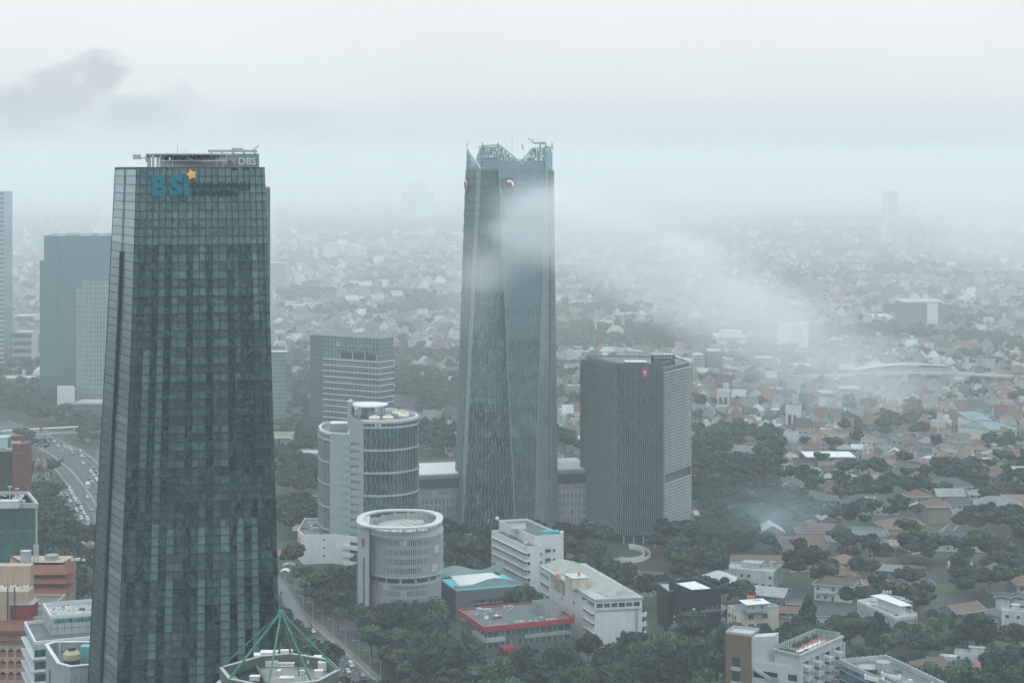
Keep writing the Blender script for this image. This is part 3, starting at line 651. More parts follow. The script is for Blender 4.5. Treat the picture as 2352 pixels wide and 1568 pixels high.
# ================================================================== 4. the block with the diagonal lattice side
def lattice_tower():
    T = thing('office_block', 'boxy finned glass office block with a pink emblem and a white diagonal lattice side', 'tower', (*XY(1460, 990), 0))
    FL, FR = XY(1425, 970), XY(1523, 971); BL = XY(1333.8, 1016); SL = XY(1348, 1008); BR = XY(1586.5, 1003)
    ha = 96.0; z0 = 5.2
    R1, R2 = XY(1418, 973.5), XY(1433, 969.2)
    g = glass('lattice_tower_glass', (.03, .06, .065), (.13, .19, .20), refl=.16, gcol=(.66, .86, .9), wave=.12, wscale=.3, rough=.05, painted_refl=.3)
    fm = mat('block_fin', (.22, .27, .28), rough=.5)
    zs = steps(ha, z0, 4.3)
    tl = lambda i, j, r: .22 + r.uniform(-.1, .1)
    def tf(i, j, r): return (.42 if i in (2, 3, 12, 13, 14, 18) else .2) + r.uniform(-.15, .15) if i > 1 else .6 + r.uniform(-.1, .1)
    facade(T, const(SL), const(R1), zs, fracs(22), g, m_mull, tl, mw=.05, md=.1, fins=dict(fr=1, w=.6, d=.7, m=fm, stag=0), name='left_curtain_wall', mname='left_floor_lines', seed=21)
    facade(T, const(BL), const(SL), steps(ha - 3.4, z0, 4.3), fracs(4), g, m_mull, tl, mw=.05, md=.1, fins=dict(fr=1, w=.6, d=.7, m=fm, stag=0), name='rear_left_curtain_wall', mname='rear_left_floor_lines', seed=22)
    facade(T, const(R1), const(R2), zs, fracs(3), g, m_mull, tl, mw=.12, md=.1, fins=dict(fr=1, w=.3, d=.5, m=fm, stag=1), name='corner_curtain_wall', mname='corner_floor_lines', seed=23)
    facade(T, const(R2), const(FR), zs, fracs(18), g, m_mull, tf, mw=.16, md=.12, fins=dict(fr=1, w=.2, d=.65, m=fm, stag=1), name='front_curtain_wall', mname='front_floor_lines', seed=24)
    # right side: recessed wall and the lattice in front, with a gap at mid height
    e, nn, L = side_dirs(FR, BR); IN = lambda p: p - nn * 1.0
    zl = 91.0; zg1, zg0 = Zv(1079, 985), Zv(1103, 985)
    mb = MB(); poly = [Vector(SL), Vector(R1), Vector(R2), Vector(FR), Vector(BR) - nn * .5, Vector((BR.x - 6, BR.y + 30)), Vector((BL.x + 3, BL.y + 22)), Vector(BL)]
    inner = insetpoly(poly, .5)
    mb.prism(inner, z0, ha - 3, top=1); mb.build('core_walls', [m_dgrey, m_roofc], T)
    mb = MB(); mb.ring(inner, insetpoly(inner, .6), ha - 3.004, ha - 2.2); mb.build('parapet', fm, T)
    lt = mat('lattice_white', (.42, .46, .47), rough=.5); n3 = Vector((nn.x, nn.y, 0)); E3 = Vector((e.x, e.y, 0)); A = Vector((FR.x, FR.y, 0))
    def lat(za, zb, nm):
        mb = MB(); nf = round((za - zb) / 1.66); step = (za - zb) / nf; nx = 17
        for i in range(nf):
            z = zb + step * i
            mb.obox(A + E3 * L / 2 + n3 * .35 + Vector((0, 0, z)), E3 * L / 2, n3 * .3, Vector((0, 0, .14)))
            for j in range(nx):
                s = L * (j + .1) / nx
                mb.bar(A + E3 * s + n3 * .25 + Vector((0, 0, z)), A + E3 * (s + L / nx * .9) + n3 * .25 + Vector((0, 0, z + step)), .3, .3, up=n3)
        mb.obox(A + E3 * L / 2 + n3 * .35 + Vector((0, 0, za)), E3 * L / 2, n3 * .4, Vector((0, 0, .25)))
        mb.build('diagonal_lattice', lt, T)
    lat(zl, zg1, 'upper'); lat(zg0, z0 + 1, 'lower')
    mb = MB(); 
    for s in (.02, .99): mb.bar(A + E3 * L * s + n3 * .4 + Vector((0, 0, z0)), A + E3 * L * s + n3 * .4 + Vector((0, 0, ha if s < .5 else 93)), 1.0, .6)
    mb.build('corner_trim', fm, T)
    mb = MB(); c = Vector(((R2.x + FR.x) / 2, R2.y + 14)); mb.box(c.x - 9, c.y, ha - 3, c.x + 3, c.y + 10, ha - .5, mi=0, top=1); mb.box(c.x + 7, c.y + 2, ha - 3, c.x + 17, c.y + 8, ha + 1.5, mi=0)
    mb.build('roof_plant', [m_dgrey, m_white2], T)
    mb = MB(); 
    for k in range(7): mb.box(c.x + 6 + k * 1.9, c.y + 10, ha - 3, c.x + 7.4 + k * 1.9, c.y + 13, ha + 2.2)
    mb.build('cooling_plant', m_dsteel, T)
    mb = MB(); 
    for off in (2.2, 3.6): rp = insetpoly(inner, off); 
    rp = insetpoly(inner, 2.2)
    for i in range(len(rp)): p, q = rp[i], rp[(i + 1) % len(rp)]; mb.bar((*p, ha - .2), (*q, ha - .2), .25, .35)
    mb.build('roof_track', fm, T)
    # emblem
    pk = mat('emblem_pink', (.50, .07, .13), var=.05); k = 968 / FP; p = XY(1481, 968.6); z = Zv(856.5, 969); mb = MB(); pts = []
    for i in range(16):
        a = i * math.pi / 8; r = 1 + .18 * abs(math.sin(a)) ** 3; pts.append((p.x + 8.2 * k * math.cos(a), p.y - .6, z + 10.2 * k * r * math.sin(a)))
    mb.quad(*pts)
    for i in range(16): a, b = pts[i], pts[(i + 1) % 16]; mb.quad(b, a, (a[0], a[1] + .4, a[2]), (b[0], b[1] + .4, b[2]))
    em = mb.build('emblem', pk, T); text_part(em, 'emblem_letter', 'T', mat('emblem_white', (.78, .80, .80)), (p.x - 4 * k, p.y - .62, z - 5 * k), (1, 0, 0), (0, 0, 1), 8 * k, 10 * k, .3, bold=.03)
    # recessed base with columns and side canopy
    mb = MB(); mb.prism(insetpoly(poly, 4), 0, z0); mb.build('recessed_base', m_dgrey, T)
    for f in (0, .25, .5, .75, 1): p = lerp(Vector(R2), Vector(FR), f) + Vector((0, 1)); mb = MB(); mb.box(p.x - .4, p.y, 0, p.x + .4, p.y + .8, z0); mb.build('column', m_grey, T)
    mb = MB(); A_ = [Rf(1330, 1201, 6), Rf(1373, 1217, 6), Rf(1405, 1217, 6), Rf(1390, 1196, 6)]; mb.prism([tuple(p) for p in A_], 5.6, 6.2)
    for t in (.1, .4, .7): p = lerp(A_[0], A_[1], t); q = lerp(A_[3], A_[2], t); mb.bar((p.x, p.y, 6), (q.x + 1, q.y, 13), .25)
    mb.build('side_canopy', m_lgrey, T)
    mb = MB(); p = Rf(1509, 1238, 4.5); mb.prism([(p.x + 5.5 * math.cos(a * .5236), p.y + 2.6 * math.sin(a * .5236)) for a in range(12)], 4.2, 4.7); mb.cyl(p.x - 1.2, p.y, 0, 4.2, .4, n=8); mb.build('drop_off_canopy', m_white2, T)
    occ(poly, 4); return T, inner
LT = lattice_tower()

# ================================================================== 5. the long podium between the two
def podium():
    T = thing('podium_block', 'long grey podium with slot windows and white metal roof between the two finned towers', 'building', (*XY(1160, 1010), 0))
    h = 33.0; A, B = XY(957, 988), XY(1363, 1009); e, nn, L = side_dirs(A, B); back = Vector((-nn.x, -nn.y)) * 36
    P = [A, B, B + back, A + back]
    mb = MB(); mb.prism(insetpoly(P, .4), 0, h - .1); mb.build('wall', m_grey, T)
    rf = MB(); z0, z1 = h, h + .9; rf.prism(P, h - .1, h + .9)
    rf.build('roof_fascia', m_lgrey, T)
    mb = MB(); Q = insetpoly(P, 1.2); n = 44; m_corr = mat('white_ribbed_roof', (.55, .58, .59), rough=.45, var=.05)
    for i in range(n):
        a, b = lerp(Q[0], Q[1], i / n), lerp(Q[0], Q[1], (i + .96) / n); c, d = lerp(Q[3], Q[2], (i + .96) / n), lerp(Q[3], Q[2], i / n)
        mb.quad((*a, h + 1.0), (*b, h + 1.0), (*c, h + 1.7), (*d, h + 1.7)); mb.obox(((b.x + c.x) / 2, (b.y + c.y) / 2, h + 1.45), (.12, 0, 0), ((c.x - b.x) / 2, (c.y - b.y) / 2, .35), (0, 0, .12))
    mb.build('metal_roof', m_corr, T)
    e3, n3, A3 = Vector((e.x, e.y, 0)), Vector((nn.x, nn.y, 0)), Vector((A.x, A.y, 0))
    for nm, s0, s1 in (('l', 0, .24), ('r', .77, 1)):
        mb = MB(); n = 60
        for i in range(n): s = L * (s0 + (s1 - s0) * (i + .5) / n); mb.obox(A3 + e3 * s + n3 * .1 + Vector((0, 0, h - 3.9)), e3 * .09, n3 * .25, Vector((0, 0, 2.6)))
        mb.build('louvre_band', m_dgrey, T)
        mb = MB()
        r = random.Random(4)
        for row in range(5):
            zc_ = h - 9.2 - row * 4.5; s = s0 * L + 1
            while s < s1 * L - 1:
                if r.random() < .8:
                    for q in range(r.choice((1, 2, 2))): mb.obox(A3 + e3 * (s + q * .7) - n3 * .36 + Vector((0, 0, zc_ + r.choice((0, .3)))), e3 * .16, n3 * .06, Vector((0, 0, .75 if row == 0 else 1.3)), t=r.random())
                s += 2.3
        mb.build('slot_windows', m_win, T)
    occ(P, 3)
podium()
def ZZ(n, x, y):
    o = {1: (631.6, 689), 2: (1205.8, 689), 3: (0, 1108.8), 4: (631.6, 1108.8), 5: (1205.8, 1108.8), 6: (1662.9, 1108.8), 7: (1662.9, 689)}[n]
    return o[0] + x * .293, o[1] + y * .293
def quadpoly(BL, FL, FR, h):
    bl, fl, fr = Rf(*BL, h), Rf(*FL, h), Rf(*FR, h); return [bl, fl, fr, bl + fr - fl]
def rsphere(mb, c, r, n=10, mi=0, z0=0.0, sx=1, sy=1, sz=1):
    """dome from latitude z0 (0 equator .. 1 pole)"""
    rows = 5
    for i in range(rows):
        a, b = math.pi / 2 * (z0 + (1 - z0) * i / rows), math.pi / 2 * (z0 + (1 - z0) * (i + 1) / rows)
        for j in range(n):
            p, q = 2 * math.pi * j / n, 2 * math.pi * (j + 1) / n
            f = lambda t, s: (c[0] + sx * r * math.cos(t) * math.cos(s), c[1] + sy * r * math.cos(t) * math.sin(s), c[2] + sz * r * math.sin(t))
            mb.quad(f(a, p), f(a, q), f(b, q), f(b, p), mi=mi)

def clutter(T, P, z, n, seed=0, m=None):
    """vents, ducts, cabinets and pipes on a roof, each a part"""
    r = random.Random(seed); Q = insetpoly(P, 1.6); K = len(Q)
    for i in range(n):
        a, b = r.random(), r.random(); p = lerp(lerp(Q[0], Q[1], a), lerp(Q[-1], Q[2], a), b); k = r.random(); mb = MB(); t = r.uniform(.4, 1.1)
        if k < .35: mb.box(p.x - t, p.y - t * .6, z, p.x + t, p.y + t * .6, z + t * r.uniform(.5, 1.2)); mb.build('roof_cabinet', r.choice((m_lgrey, m_conc, m_ac, m_dgrey)), T)
        elif k < .6: mb.cyl(p.x, p.y, z, z + t, t * .35, n=8); mb.cyl(p.x, p.y, z + t, z + t * 1.3, t * .5, .1, n=8); mb.build('roof_vent', m_steel, T)
        elif k < .85: q = lerp(p, Q[r.randrange(K)], r.uniform(.2, .5)); mb.bar((*p, z + .25), (*q, z + .25), .25, .3); mb.build('duct', r.choice((m_steel, m_lgrey)), T)
        else: mb.box(p.x - t * 2, p.y - t * 1.5, z, p.x + t * 2, p.y + t * 1.5, z + .06); mb.build('roof_patch', r.choice((m_dgrey, m_roofl)), T)
# ================================================================== round-ended tower with a helipad
def helipad_tower():
    T = thing('office_block', 'round-ended grey and glass office tower with a round white helipad on a steel frame', 'tower', (*XY(845, 940), 0))
    h = 73.0; hw = 65.6
    main = [XY(836, 918)] + [XY(u, y) for u, y in ((870, 917), (901, 918.5), (925, 921.5), (944, 926), (956, 931), (961, 937), (957, 944), (946, 950), (929, 956), (900, 962), (850, 966))] + [XY(806, 966), XY(804, 921.5)]
    wing = [XY(804, 921.3), XY(804, 965)] + [XY(u, y) for u, y in ((775, 968), (752, 966), (739, 960), (732, 951), (735, 940), (744, 932), (759, 926.6))]
    wing = wing[::-1]; wing = [wing[-1]] + wing[:-1]
    wing = [XY(759, 926.6), XY(804, 921.3), XY(804, 965)] + [XY(u, y) for u, y in ((775, 968), (752, 966), (739, 960), (732, 951), (735, 940), (744, 932))]
    mb = MB(); mb.prism(insetpoly(main, .4), 0, h - 1.2, top=1); mb.build('core', [m_lgrey, m_roofc], T)
    mb = MB(); mb.prism(insetpoly(wing, .35), 0, hw - 1.2, top=1); mb.build('left_wing_core', [m_lgrey, m_roofc], T)
    wl = mat('grey_green_wall', (.27, .33, .345), streak=.08, var=.05, rough=.6)
    A, B = Vector(XY(759, 926.6)), Vector(XY(836, 918)); e, nn, L = side_dirs(A, B); e3, n3, A3 = Vector((e.x, e.y, 0)), Vector((nn.x, nn.y, 0)), Vector((A.x, A.y, 0))
    sx = L * (804 - 759) / 77
    # flat wall built around its slots
    zs0 = [61.0 - 3.82 * i for i in range(16)]
    mb = MB()
    def wall(s0, s1, z0, z1, d=.5): mb.obox(A3 + e3 * (s0 + s1) / 2 + n3 * (d / 2 - .2) + Vector((0, 0, (z0 + z1) / 2)), e3 * (s1 - s0) / 2, n3 * (d / 2 + .3), Vector((0, 0, (z1 - z0) / 2)))
    wall(0, sx, 0, hw); P0, P1 = A3 + e3 * sx + n3 * .55, A3 + e3 * L + n3 * .55
    sl0, sl1 = L * .62, L * .87
    wall(sx, sl0, 0, h); wall(sl1, L, 0, h); zp = h
    for z in zs0: wall(sl0, sl1, z + .75, zp - .0, .5); zp = z - .75
    wall(sl0, sl1, 0, zp)
    mb.quad(P0 + Vector((0, 0, h)), P1 + Vector((0, 0, h)), P0 + Vector((0, 0, h + 2.2)))
    mb.build('flat_wall', wl, T)
    for z in zs0:
        m2 = MB(); m2.obox(A3 + e3 * (sl0 + sl1) / 2 - n3 * .45 + Vector((0, 0, z)), e3 * (sl1 - sl0) / 2, n3 * .03, Vector((0, 0, .75)), t=.1); m2.build('slot_window', m_win, T)
        m2 = MB(); m2.obox(A3 + e3 * (L * .50) + n3 * .6 + Vector((0, 0, z - 1.2)), e3 * L * .12, n3 * .25, Vector((0, 0, .9))); m2.build('balcony_front', wl, T)
    g = glass('round_tower_glass', (.010, .024, .028), (.10, .17, .18), refl=.16, gcol=(.66, .86, .88), wave=.15, wscale=.12, wz=.8, painted_refl=.35)
    fin = mat('telecom_fin', (.20, .255, .265), rough=.5)
    segs = main[:11]; zsm = steps(h - 1.0, 0, 3.8)
    for i, (a, b) in enumerate(zip(segs, segs[1:])):
        Ls = (b - a).length; n = max(1, round(Ls / 2.3))
        facade(T, const(a), const(b), zsm, fracs(n), g, m_mull, lambda i, j, r: .16 + r.uniform(-.1, .12) + (.2 if i > 9 else 0), mw=.06, md=.05, tilt=.01, fins=dict(fr=1, w=.16, d=.4, m=fin, stag=1), name='curved_curtain_wall', mname='floor_lines', seed=30 + i)
    band = MB()
    for z in [h - .9] + [69.6 - 11.4 * k for k in range(7)]:
        for a, b in zip(main[:11], main[1:12]):
            e_, n_, l_ = side_dirs(a, b); band.obox(((a.x + b.x) / 2 + n_.x * .3, (a.y + b.y) / 2 + n_.y * .3, z), (e_.x * (l_ / 2 + .1), e_.y * (l_ / 2 + .1), 0), (n_.x * .3, n_.y * .3, 0), (0, 0, .5))
    band.build('spandrel_bands', m_lgrey, T)
    w2 = [wing[0]] + wing[:2:-1]; w2 = wing[-1:] ; arc = [wing[6], wing[7], wing[8], wing[0]]; arc = [wing[5]] + arc
    for i, (a, b) in enumerate(zip(arc, arc[1:])):
        Ls = (b - a).length; n = max(1, round(Ls / 1.6))
        facade(T, const(a), const(b), steps(hw - 1, 0, 3.8), fracs(n), g, m_mull, lambda i, j, r: .3 + r.uniform(-.1, .1), mw=.06, md=.05, tilt=.01, fins=dict(fr=1, w=.5, d=.4, m=fin, stag=1), name='wing_curtain_wall', mname='wing_floor_lines', seed=50 + i)
    band = MB()
    for z in [62.0 - 11.4 * k for k in range(6)]:
        for a, b in zip(arc, arc[1:]):
            e_, n_, l_ = side_dirs(a, b); band.obox(((a.x + b.x) / 2 + n_.x * .3, (a.y + b.y) / 2 + n_.y * .3, z), (e_.x * (l_ / 2 + .1), e_.y * (l_ / 2 + .1), 0), (n_.x * .3, n_.y * .3, 0), (0, 0, .4))
    band.build('wing_spandrel_bands', m_lgrey, T)
    rim = MB(); rim.ring(main, insetpoly(main, 1.0), h - 1.2, h + .3); rim.build('roof_rim', m_white2, T)
    rim = MB(); rim.ring(wing, insetpoly(wing, 1.0), hw - 1.2, hw + .25); rim.build('wing_rim', m_white2, T)
    # rooftop
    mb = MB(); p = XY(786, 950); mb.prism([(p.x - 6, p.y - 5), (p.x + 4, p.y - 5), (p.x + 4, p.y + 5), (p.x - 6, p.y + 5)], hw - 1.2, hw + 2.2, top=1); mb.build('wing_plant_room', [m_grey, m_white2], T)
    shaft = MB(); p, q = XY(798, 934), XY(806, 932); shaft.prism([(p.x, p.y), (q.x, q.y), (q.x, q.y + 12), (p.x, p.y + 12)], 0, 80.5); shaft.build('stair_shaft', wl, T)
    c = XY(846, 944); zh = Zv(927.5, 944); mb = MB(); mb.cyl(c.x, c.y, zh - .7, zh, 10, n=28); mb.cyl(c.x, c.y, zh - 1.0, zh - .71, 8.5, n=24, mi=1)
    for i in range(14): a = i * math.pi / 7; mb.bar((c.x + 9.6 * math.cos(a), c.y + 9.6 * math.sin(a), zh - .4), (c.x + 11 * math.cos(a), c.y + 11 * math.sin(a), zh), .12, mi=1)
    mb.build('helipad', [mat('helipad_white', (.55, .58, .59), rough=.5, var=.18, scale=.3), m_steel], T)
    mb = MB()
    for i in range(9):
        a = i * 2 * math.pi / 9; x, y = c.x + 8.4 * math.cos(a), c.y + 8.4 * math.sin(a); mb.box(x - .22, y - .22, h - 1.2, x + .22, y + .22, zh - .7)
        a2 = (i + 1) * 2 * math.pi / 9; x2, y2 = c.x + 8.4 * math.cos(a2), c.y + 8.4 * math.sin(a2)
        for zz in (h + 1.6, h + 4.2): mb.bar((x, y, zz), (x2, y2, zz), .2)
        mb.bar((x, y, h + 1.6), (x2, y2, h + 4.2), .12)
    mb.cyl(c.x, c.y, h - 1.2, zh - .7, 3.2, n=8); mb.build('helipad_frame', m_steel, T)
    for u, v in ((790 * 0 + 860, 958), (891, 957.5), (927, 953), (912, 947), (926, 948.5)):
        p = Rf(u, v + 3, h); cooling_tower(T, p.x, p.y, h - 1.2, 3.0, mat('cooling_cream', (.62, .56, .45), rough=.6), m_steel, h=2.4)
    mb = MB(); p = XY(731, 930); 
    for u in (865, 873): q = XY(u, 917.3); mb.box(q.x - .9, q.y - .3, h - 3.6, q.x + .5, q.y - .05, h - 1.2)
    mb.build('facade_patch', m_white2, T)
    mb = MB(); q = XY(915, 950); mb.bar((q.x - 6, q.y, h + 3), (q.x + 9, q.y - 2, h + 2.4), .5); mb.bar((q.x, q.y, h - 1), (q.x, q.y, h + 3), .7); mb.build('roof_crane', m_dgrey, T)
    occ(main, 3); occ(wing, 3)
    # its white podium
    P = [Rf(683.7, 1217.8, 14.3), Rf(697, 1230.5, 14.3), XY(759, 925.3), XY(836, 916.6), XY(850, 925), XY(850, 968), XY(700, 968)]
    U = thing('podium_block', 'low white podium with a flat roof at the foot of the helipad tower', 'building', (P[1].x + 8, P[1].y + 10, 0))
    mb = MB(); mb.prism(P, 0, 13.6); mb.build('wall', m_white2, U); roof_slab(U, P, 13.62, 1.1, .5, m_white2, m_roofc)
    for zc in (3, 7, 11):
        m2 = MB(); e, nn, L = side_dirs(P[2], P[3]); c = lerp(P[2], P[3], .72); m2.obox((c.x + nn.x * .02, c.y + nn.y * .02, zc), (e.x * 2.6, e.y * 2.6, 0), (nn.x * .05, nn.y * .05, 0), (0, 0, .8), t=.1); m2.build('slot_window', m_win, U)
        m2 = MB(); c = lerp(P[2], P[3], .65); m2.obox((c.x + nn.x * .6, c.y + nn.y * .6, zc - 1.9), (e.x * 5, e.y * 5, 0), (nn.x * .6, nn.y * .6, 0), (0, 0, .95)); m2.build('balcony_front', m_white2, U)
        c = lerp(P[1], P[2], .75); m2 = MB(); m2.obox((c.x, c.y, zc + 1), (.8, 0, 0), (0, .08, 0), (0, 0, .3), t=.1); m2.build('vent', m_win, U)
    e, nn, L = side_dirs(P[0], P[1]); sg = mat('faded_orange_sign', (.5, .16, .10)); m2 = MB()
    for k in range(4): c = lerp(P[0], P[1], .35); m2.obox((c.x + nn.x * .15, c.y + nn.y * .15, 11.5 - k * 1.2), (e.x * 2.2, e.y * 2.2, 0), (nn.x * .1, nn.y * .1, 0), (0, 0, .4))
    m2.obox((c.x + nn.x * .08, c.y + nn.y * .08, 9.7), (e.x * 1.4, e.y * 1.4, 0), (nn.x * .05, nn.y * .05, 0), (0, 0, 2.2)); m2.build('sign_panel', sg, U)
    r = random.Random(5)
    m2 = MB(); q = XY(715, 948)
    for k in range(14): x, y = q.x + r.uniform(-9, 9), q.y + r.uniform(-8, 8); m2.obox((x, y, 13.9), (r.uniform(.5, 2), 0, 0), (0, r.uniform(.5, 2), 0), (0, 0, r.uniform(.2, .8)), mi=k % 2)
    m2.box(q.x - 9, q.y - 8, 13.6, q.x + 9, q.y + 8, 13.75, mi=0); m2.build('roof_equipment', [m_dgrey, m_lgrey], U)
    occ(P, 2)
helipad_tower(); clutter(LT[0], [LT[1][1], LT[1][3], LT[1][4], LT[1][6]], 93, 14, 9)

# ================================================================== oval tower with the ring on its roof
def oval_tower():
    cx, cy = -50.0, 816.0; T = thing('oval_tower', 'pale oval ribbed office drum with a big white ring hovering over its open roof', 'tower', (cx, cy, 0))
    N = 64
    def ell(x, y, rx, ry, n=N, p=2.4):
        out = []
        for i in range(n):
            a = 2 * math.pi * i / n; c, s = math.cos(a), math.sin(a); k = (abs(c) ** p + abs(s) ** p) ** (-1 / p); out.append(Vector((x + rx * k * c, y + ry * k * s)))
        return out
    wall = mat('oval_ribbed_wall', (.38, .425, .44), rough=.55, streak=.10, var=.06)
    bx = -47.4; up_ = ell(bx, cy, 16.3, 18.8, p=2.2); lo = ell(bx, cy, 15.4, 17.6, p=2.2)
    mb = MB(); mb.prism(up_, 21, 40, bottom=True); mb.build('upper_drum', wall, T)
    mb = MB(); mb.prism(lo, 0, 18.4); mb.build('lower_drum', wall, T)
    mb = MB(); mb.prism(ell(bx, cy, 13.5, 15.8), 18.4, 21); mb.build('recessed_floor', m_dgrey, T)
    for i in range(14):
        a = 2 * math.pi * (i + .3) / 14; x, y = bx + 14.7 * math.cos(a), cy + 17 * math.sin(a); m2 = MB(); m2.cyl(x, y, 18.4, 21, .55, n=8); m2.build('column', m_white2, T)
    r = random.Random(9)
    def drum(poly, z0, z1, rows, nm, hh):
        rb = MB(); n = len(poly)
        for i in range(n):
            a, b = poly[i], poly[(i + 1) % n]; e, nn, L = side_dirs(a, b)
            if nn.y > .35: continue
            for f in (.0, .5):
                c = lerp(a, b, f); rb.obox((c.x + nn.x * .22, c.y + nn.y * .22, (z0 + z1) / 2), (e.x * .17, e.y * .17, 0), (nn.x * .25, nn.y * .25, 0), (0, 0, (z1 - z0) / 2))
        for z in (z0, z1):
            for i in range(n):
                a, b = poly[i], poly[(i + 1) % n]; e, nn, L = side_dirs(a, b)
                if nn.y <= .35: rb.obox(((a.x + b.x) / 2 + nn.x * .25, (a.y + b.y) / 2 + nn.y * .25, z), (e.x * L / 2, e.y * L / 2, 0), (nn.x * .28, nn.y * .28, 0), (0, 0, .35))
        rb.build(nm + '_ribs', wall, T)
        for z in rows:
            wb = MB(); bl = MB(); run = 0
            for i in range(n):
                a, b = poly[i], poly[(i + 1) % n]; e, nn, L = side_dirs(a, b)
                if nn.y > .35: continue
                if run <= 0: run = r.choice((2, 3, 3, 5)); on = r.random() < .86
                run -= 1
                if on: wb.obox(((a.x + b.x) / 2 + nn.x * .03, (a.y + b.y) / 2 + nn.y * .03, z), (e.x * L / 2, e.y * L / 2, 0), (nn.x * .04, nn.y * .04, 0), (0, 0, hh), t=r.random() * .5)
                elif r.random() < .5: bl.obox(((a.x + b.x) / 2 + nn.x * .45, (a.y + b.y) / 2 + nn.y * .45, z), (e.x * L * .45, e.y * L * .45, 0), (nn.x * .2, nn.y * .2, 0), (0, 0, hh * 1.35))
            wb.build('window_band', m_win, T)
            if bl.f: bl.build('raised_panel', wall, T)
    drum(up_, 21.3, 38.6, (36.3, 32.2, 28.1, 24.2), 'upper', 1.2)
    drum(lo, .5, 18.0, (17.0, 14.0, 10.4, 6.9, 3.2), 'lower', 1.15)
    # inner roof, its wall and the ring on posts
    mb = MB(); mb.ring(up_, insetpoly(up_, .6), 40.0, 41.2); mb.build('parapet', wall, T)
    mb = MB(); mb.prism(ell(bx, cy + 1, 14.8, 17), 39.9, 40.05); mb.build('roof', m_roofl, T)
    ro, ri = ell(cx, cy, 19.2, 22.4, p=2.5), ell(cx, cy + .2, 16.2, 19.6, p=2.4)
    mb = MB(); mb.ring(ro, ri, 42.9, 43.7); mb.build('roof_ring', m_white, T)
    for i in range(16):
        a = 2 * math.pi * i / 16; m2 = MB(); x, y = bx + 15.6 * math.cos(a), cy + 18 * math.sin(a)
        m2.box(x - .4, y - .4, 40, x + .4, y + .4, 42.95); m2.build('ring_post', m_lgrey, T)
    mb = MB(); seg = ell(bx, cy + 1, 13.2, 16)
    for i in range(8, 33):
        a, b = seg[i], seg[i + 1]; e, nn, L = side_dirs(a, b); mb.obox(((a.x + b.x) / 2, (a.y + b.y) / 2, 41.3), (e.x * L / 2, e.y * L / 2, 0), (nn.x * .15, nn.y * .15, 0), (0, 0, 1.3))
    mb.build('inner_screen_wall', m_conc, T)
    for k in range(5): ac_unit(T, bx - 2 + k * 1.0, cy + 7 - k * 1.6, 40, 1.1, .6)
    for k in range(5): ac_unit(T, bx + 3 + k * .9, cy + 7 - k * 1.6, 40, 1.1, .6)
    mb = MB(); mb.box(bx + 8, cy - 6, 40, bx + 12.5, cy + 2, 42.6, top=1); mb.build('roof_plant', [m_white, m_dgrey], T)
    for k in range(6): ac_unit(T, bx - 9 + k * 3.3, cy - 15.6 + abs(k - 2.5) * .5, 40, 1.0, 0)
    # service core on the left with its logo
    P = [XY(821.5, 826), XY(824, 806), XY(848, 800.5), XY(850, 826)]
    mb = MB(); mb.prism(P, 0, 42.9); mb.build('service_core', mat('core_panels', (.40, .44, .46), rough=.6, streak=.1), T)
    mb = MB(); e, nn, L = side_dirs(P[1], P[2]); c = lerp(P[1], P[2], .5)
    mb.obox((c.x + nn.x * .03, c.y + nn.y * .03, 15), (e.x * .7, e.y * .7, 0), (nn.x * .05, nn.y * .05, 0), (0, 0, 14)); 
    mb.build('recessed_strip', m_dgrey, T)
    lg = MB(); c = lerp(P[1], P[2], .45)
    for k in range(8): a = k * math.pi / 4; lg.obox((c.x + nn.x * .2 + e.x * .8 * math.cos(a) * .6, c.y + nn.y * .2, 35.5 + 1.1 * math.sin(a)), (e.x * .45, e.y * .45, 0), (nn.x * .1, nn.y * .1, 0), (0, 0, .8))
    lg.build('logo', mat('logo_red', (.42, .08, .04)), T)
    mb = MB()
    for k in range(21): mb.obox(((P[0].x + P[1].x) / 2 - .12, (P[0].y + P[1].y) / 2, 1 + k * 2), (.06, 0, 0), (0, 9.5, 0), (0, 0, .12)); mb.obox(((P[1].x + P[2].x) / 2 + nn.x * .06, (P[1].y + P[2].y) / 2 + nn.y * .06, 1 + k * 2), (e.x * L / 2, e.y * L / 2, 0), (nn.x * .06, nn.y * .06, 0), (0, 0, .08))
    mb.build('panel_joints', m_grey, T)
    occ(ro, 1)
oval_tower()

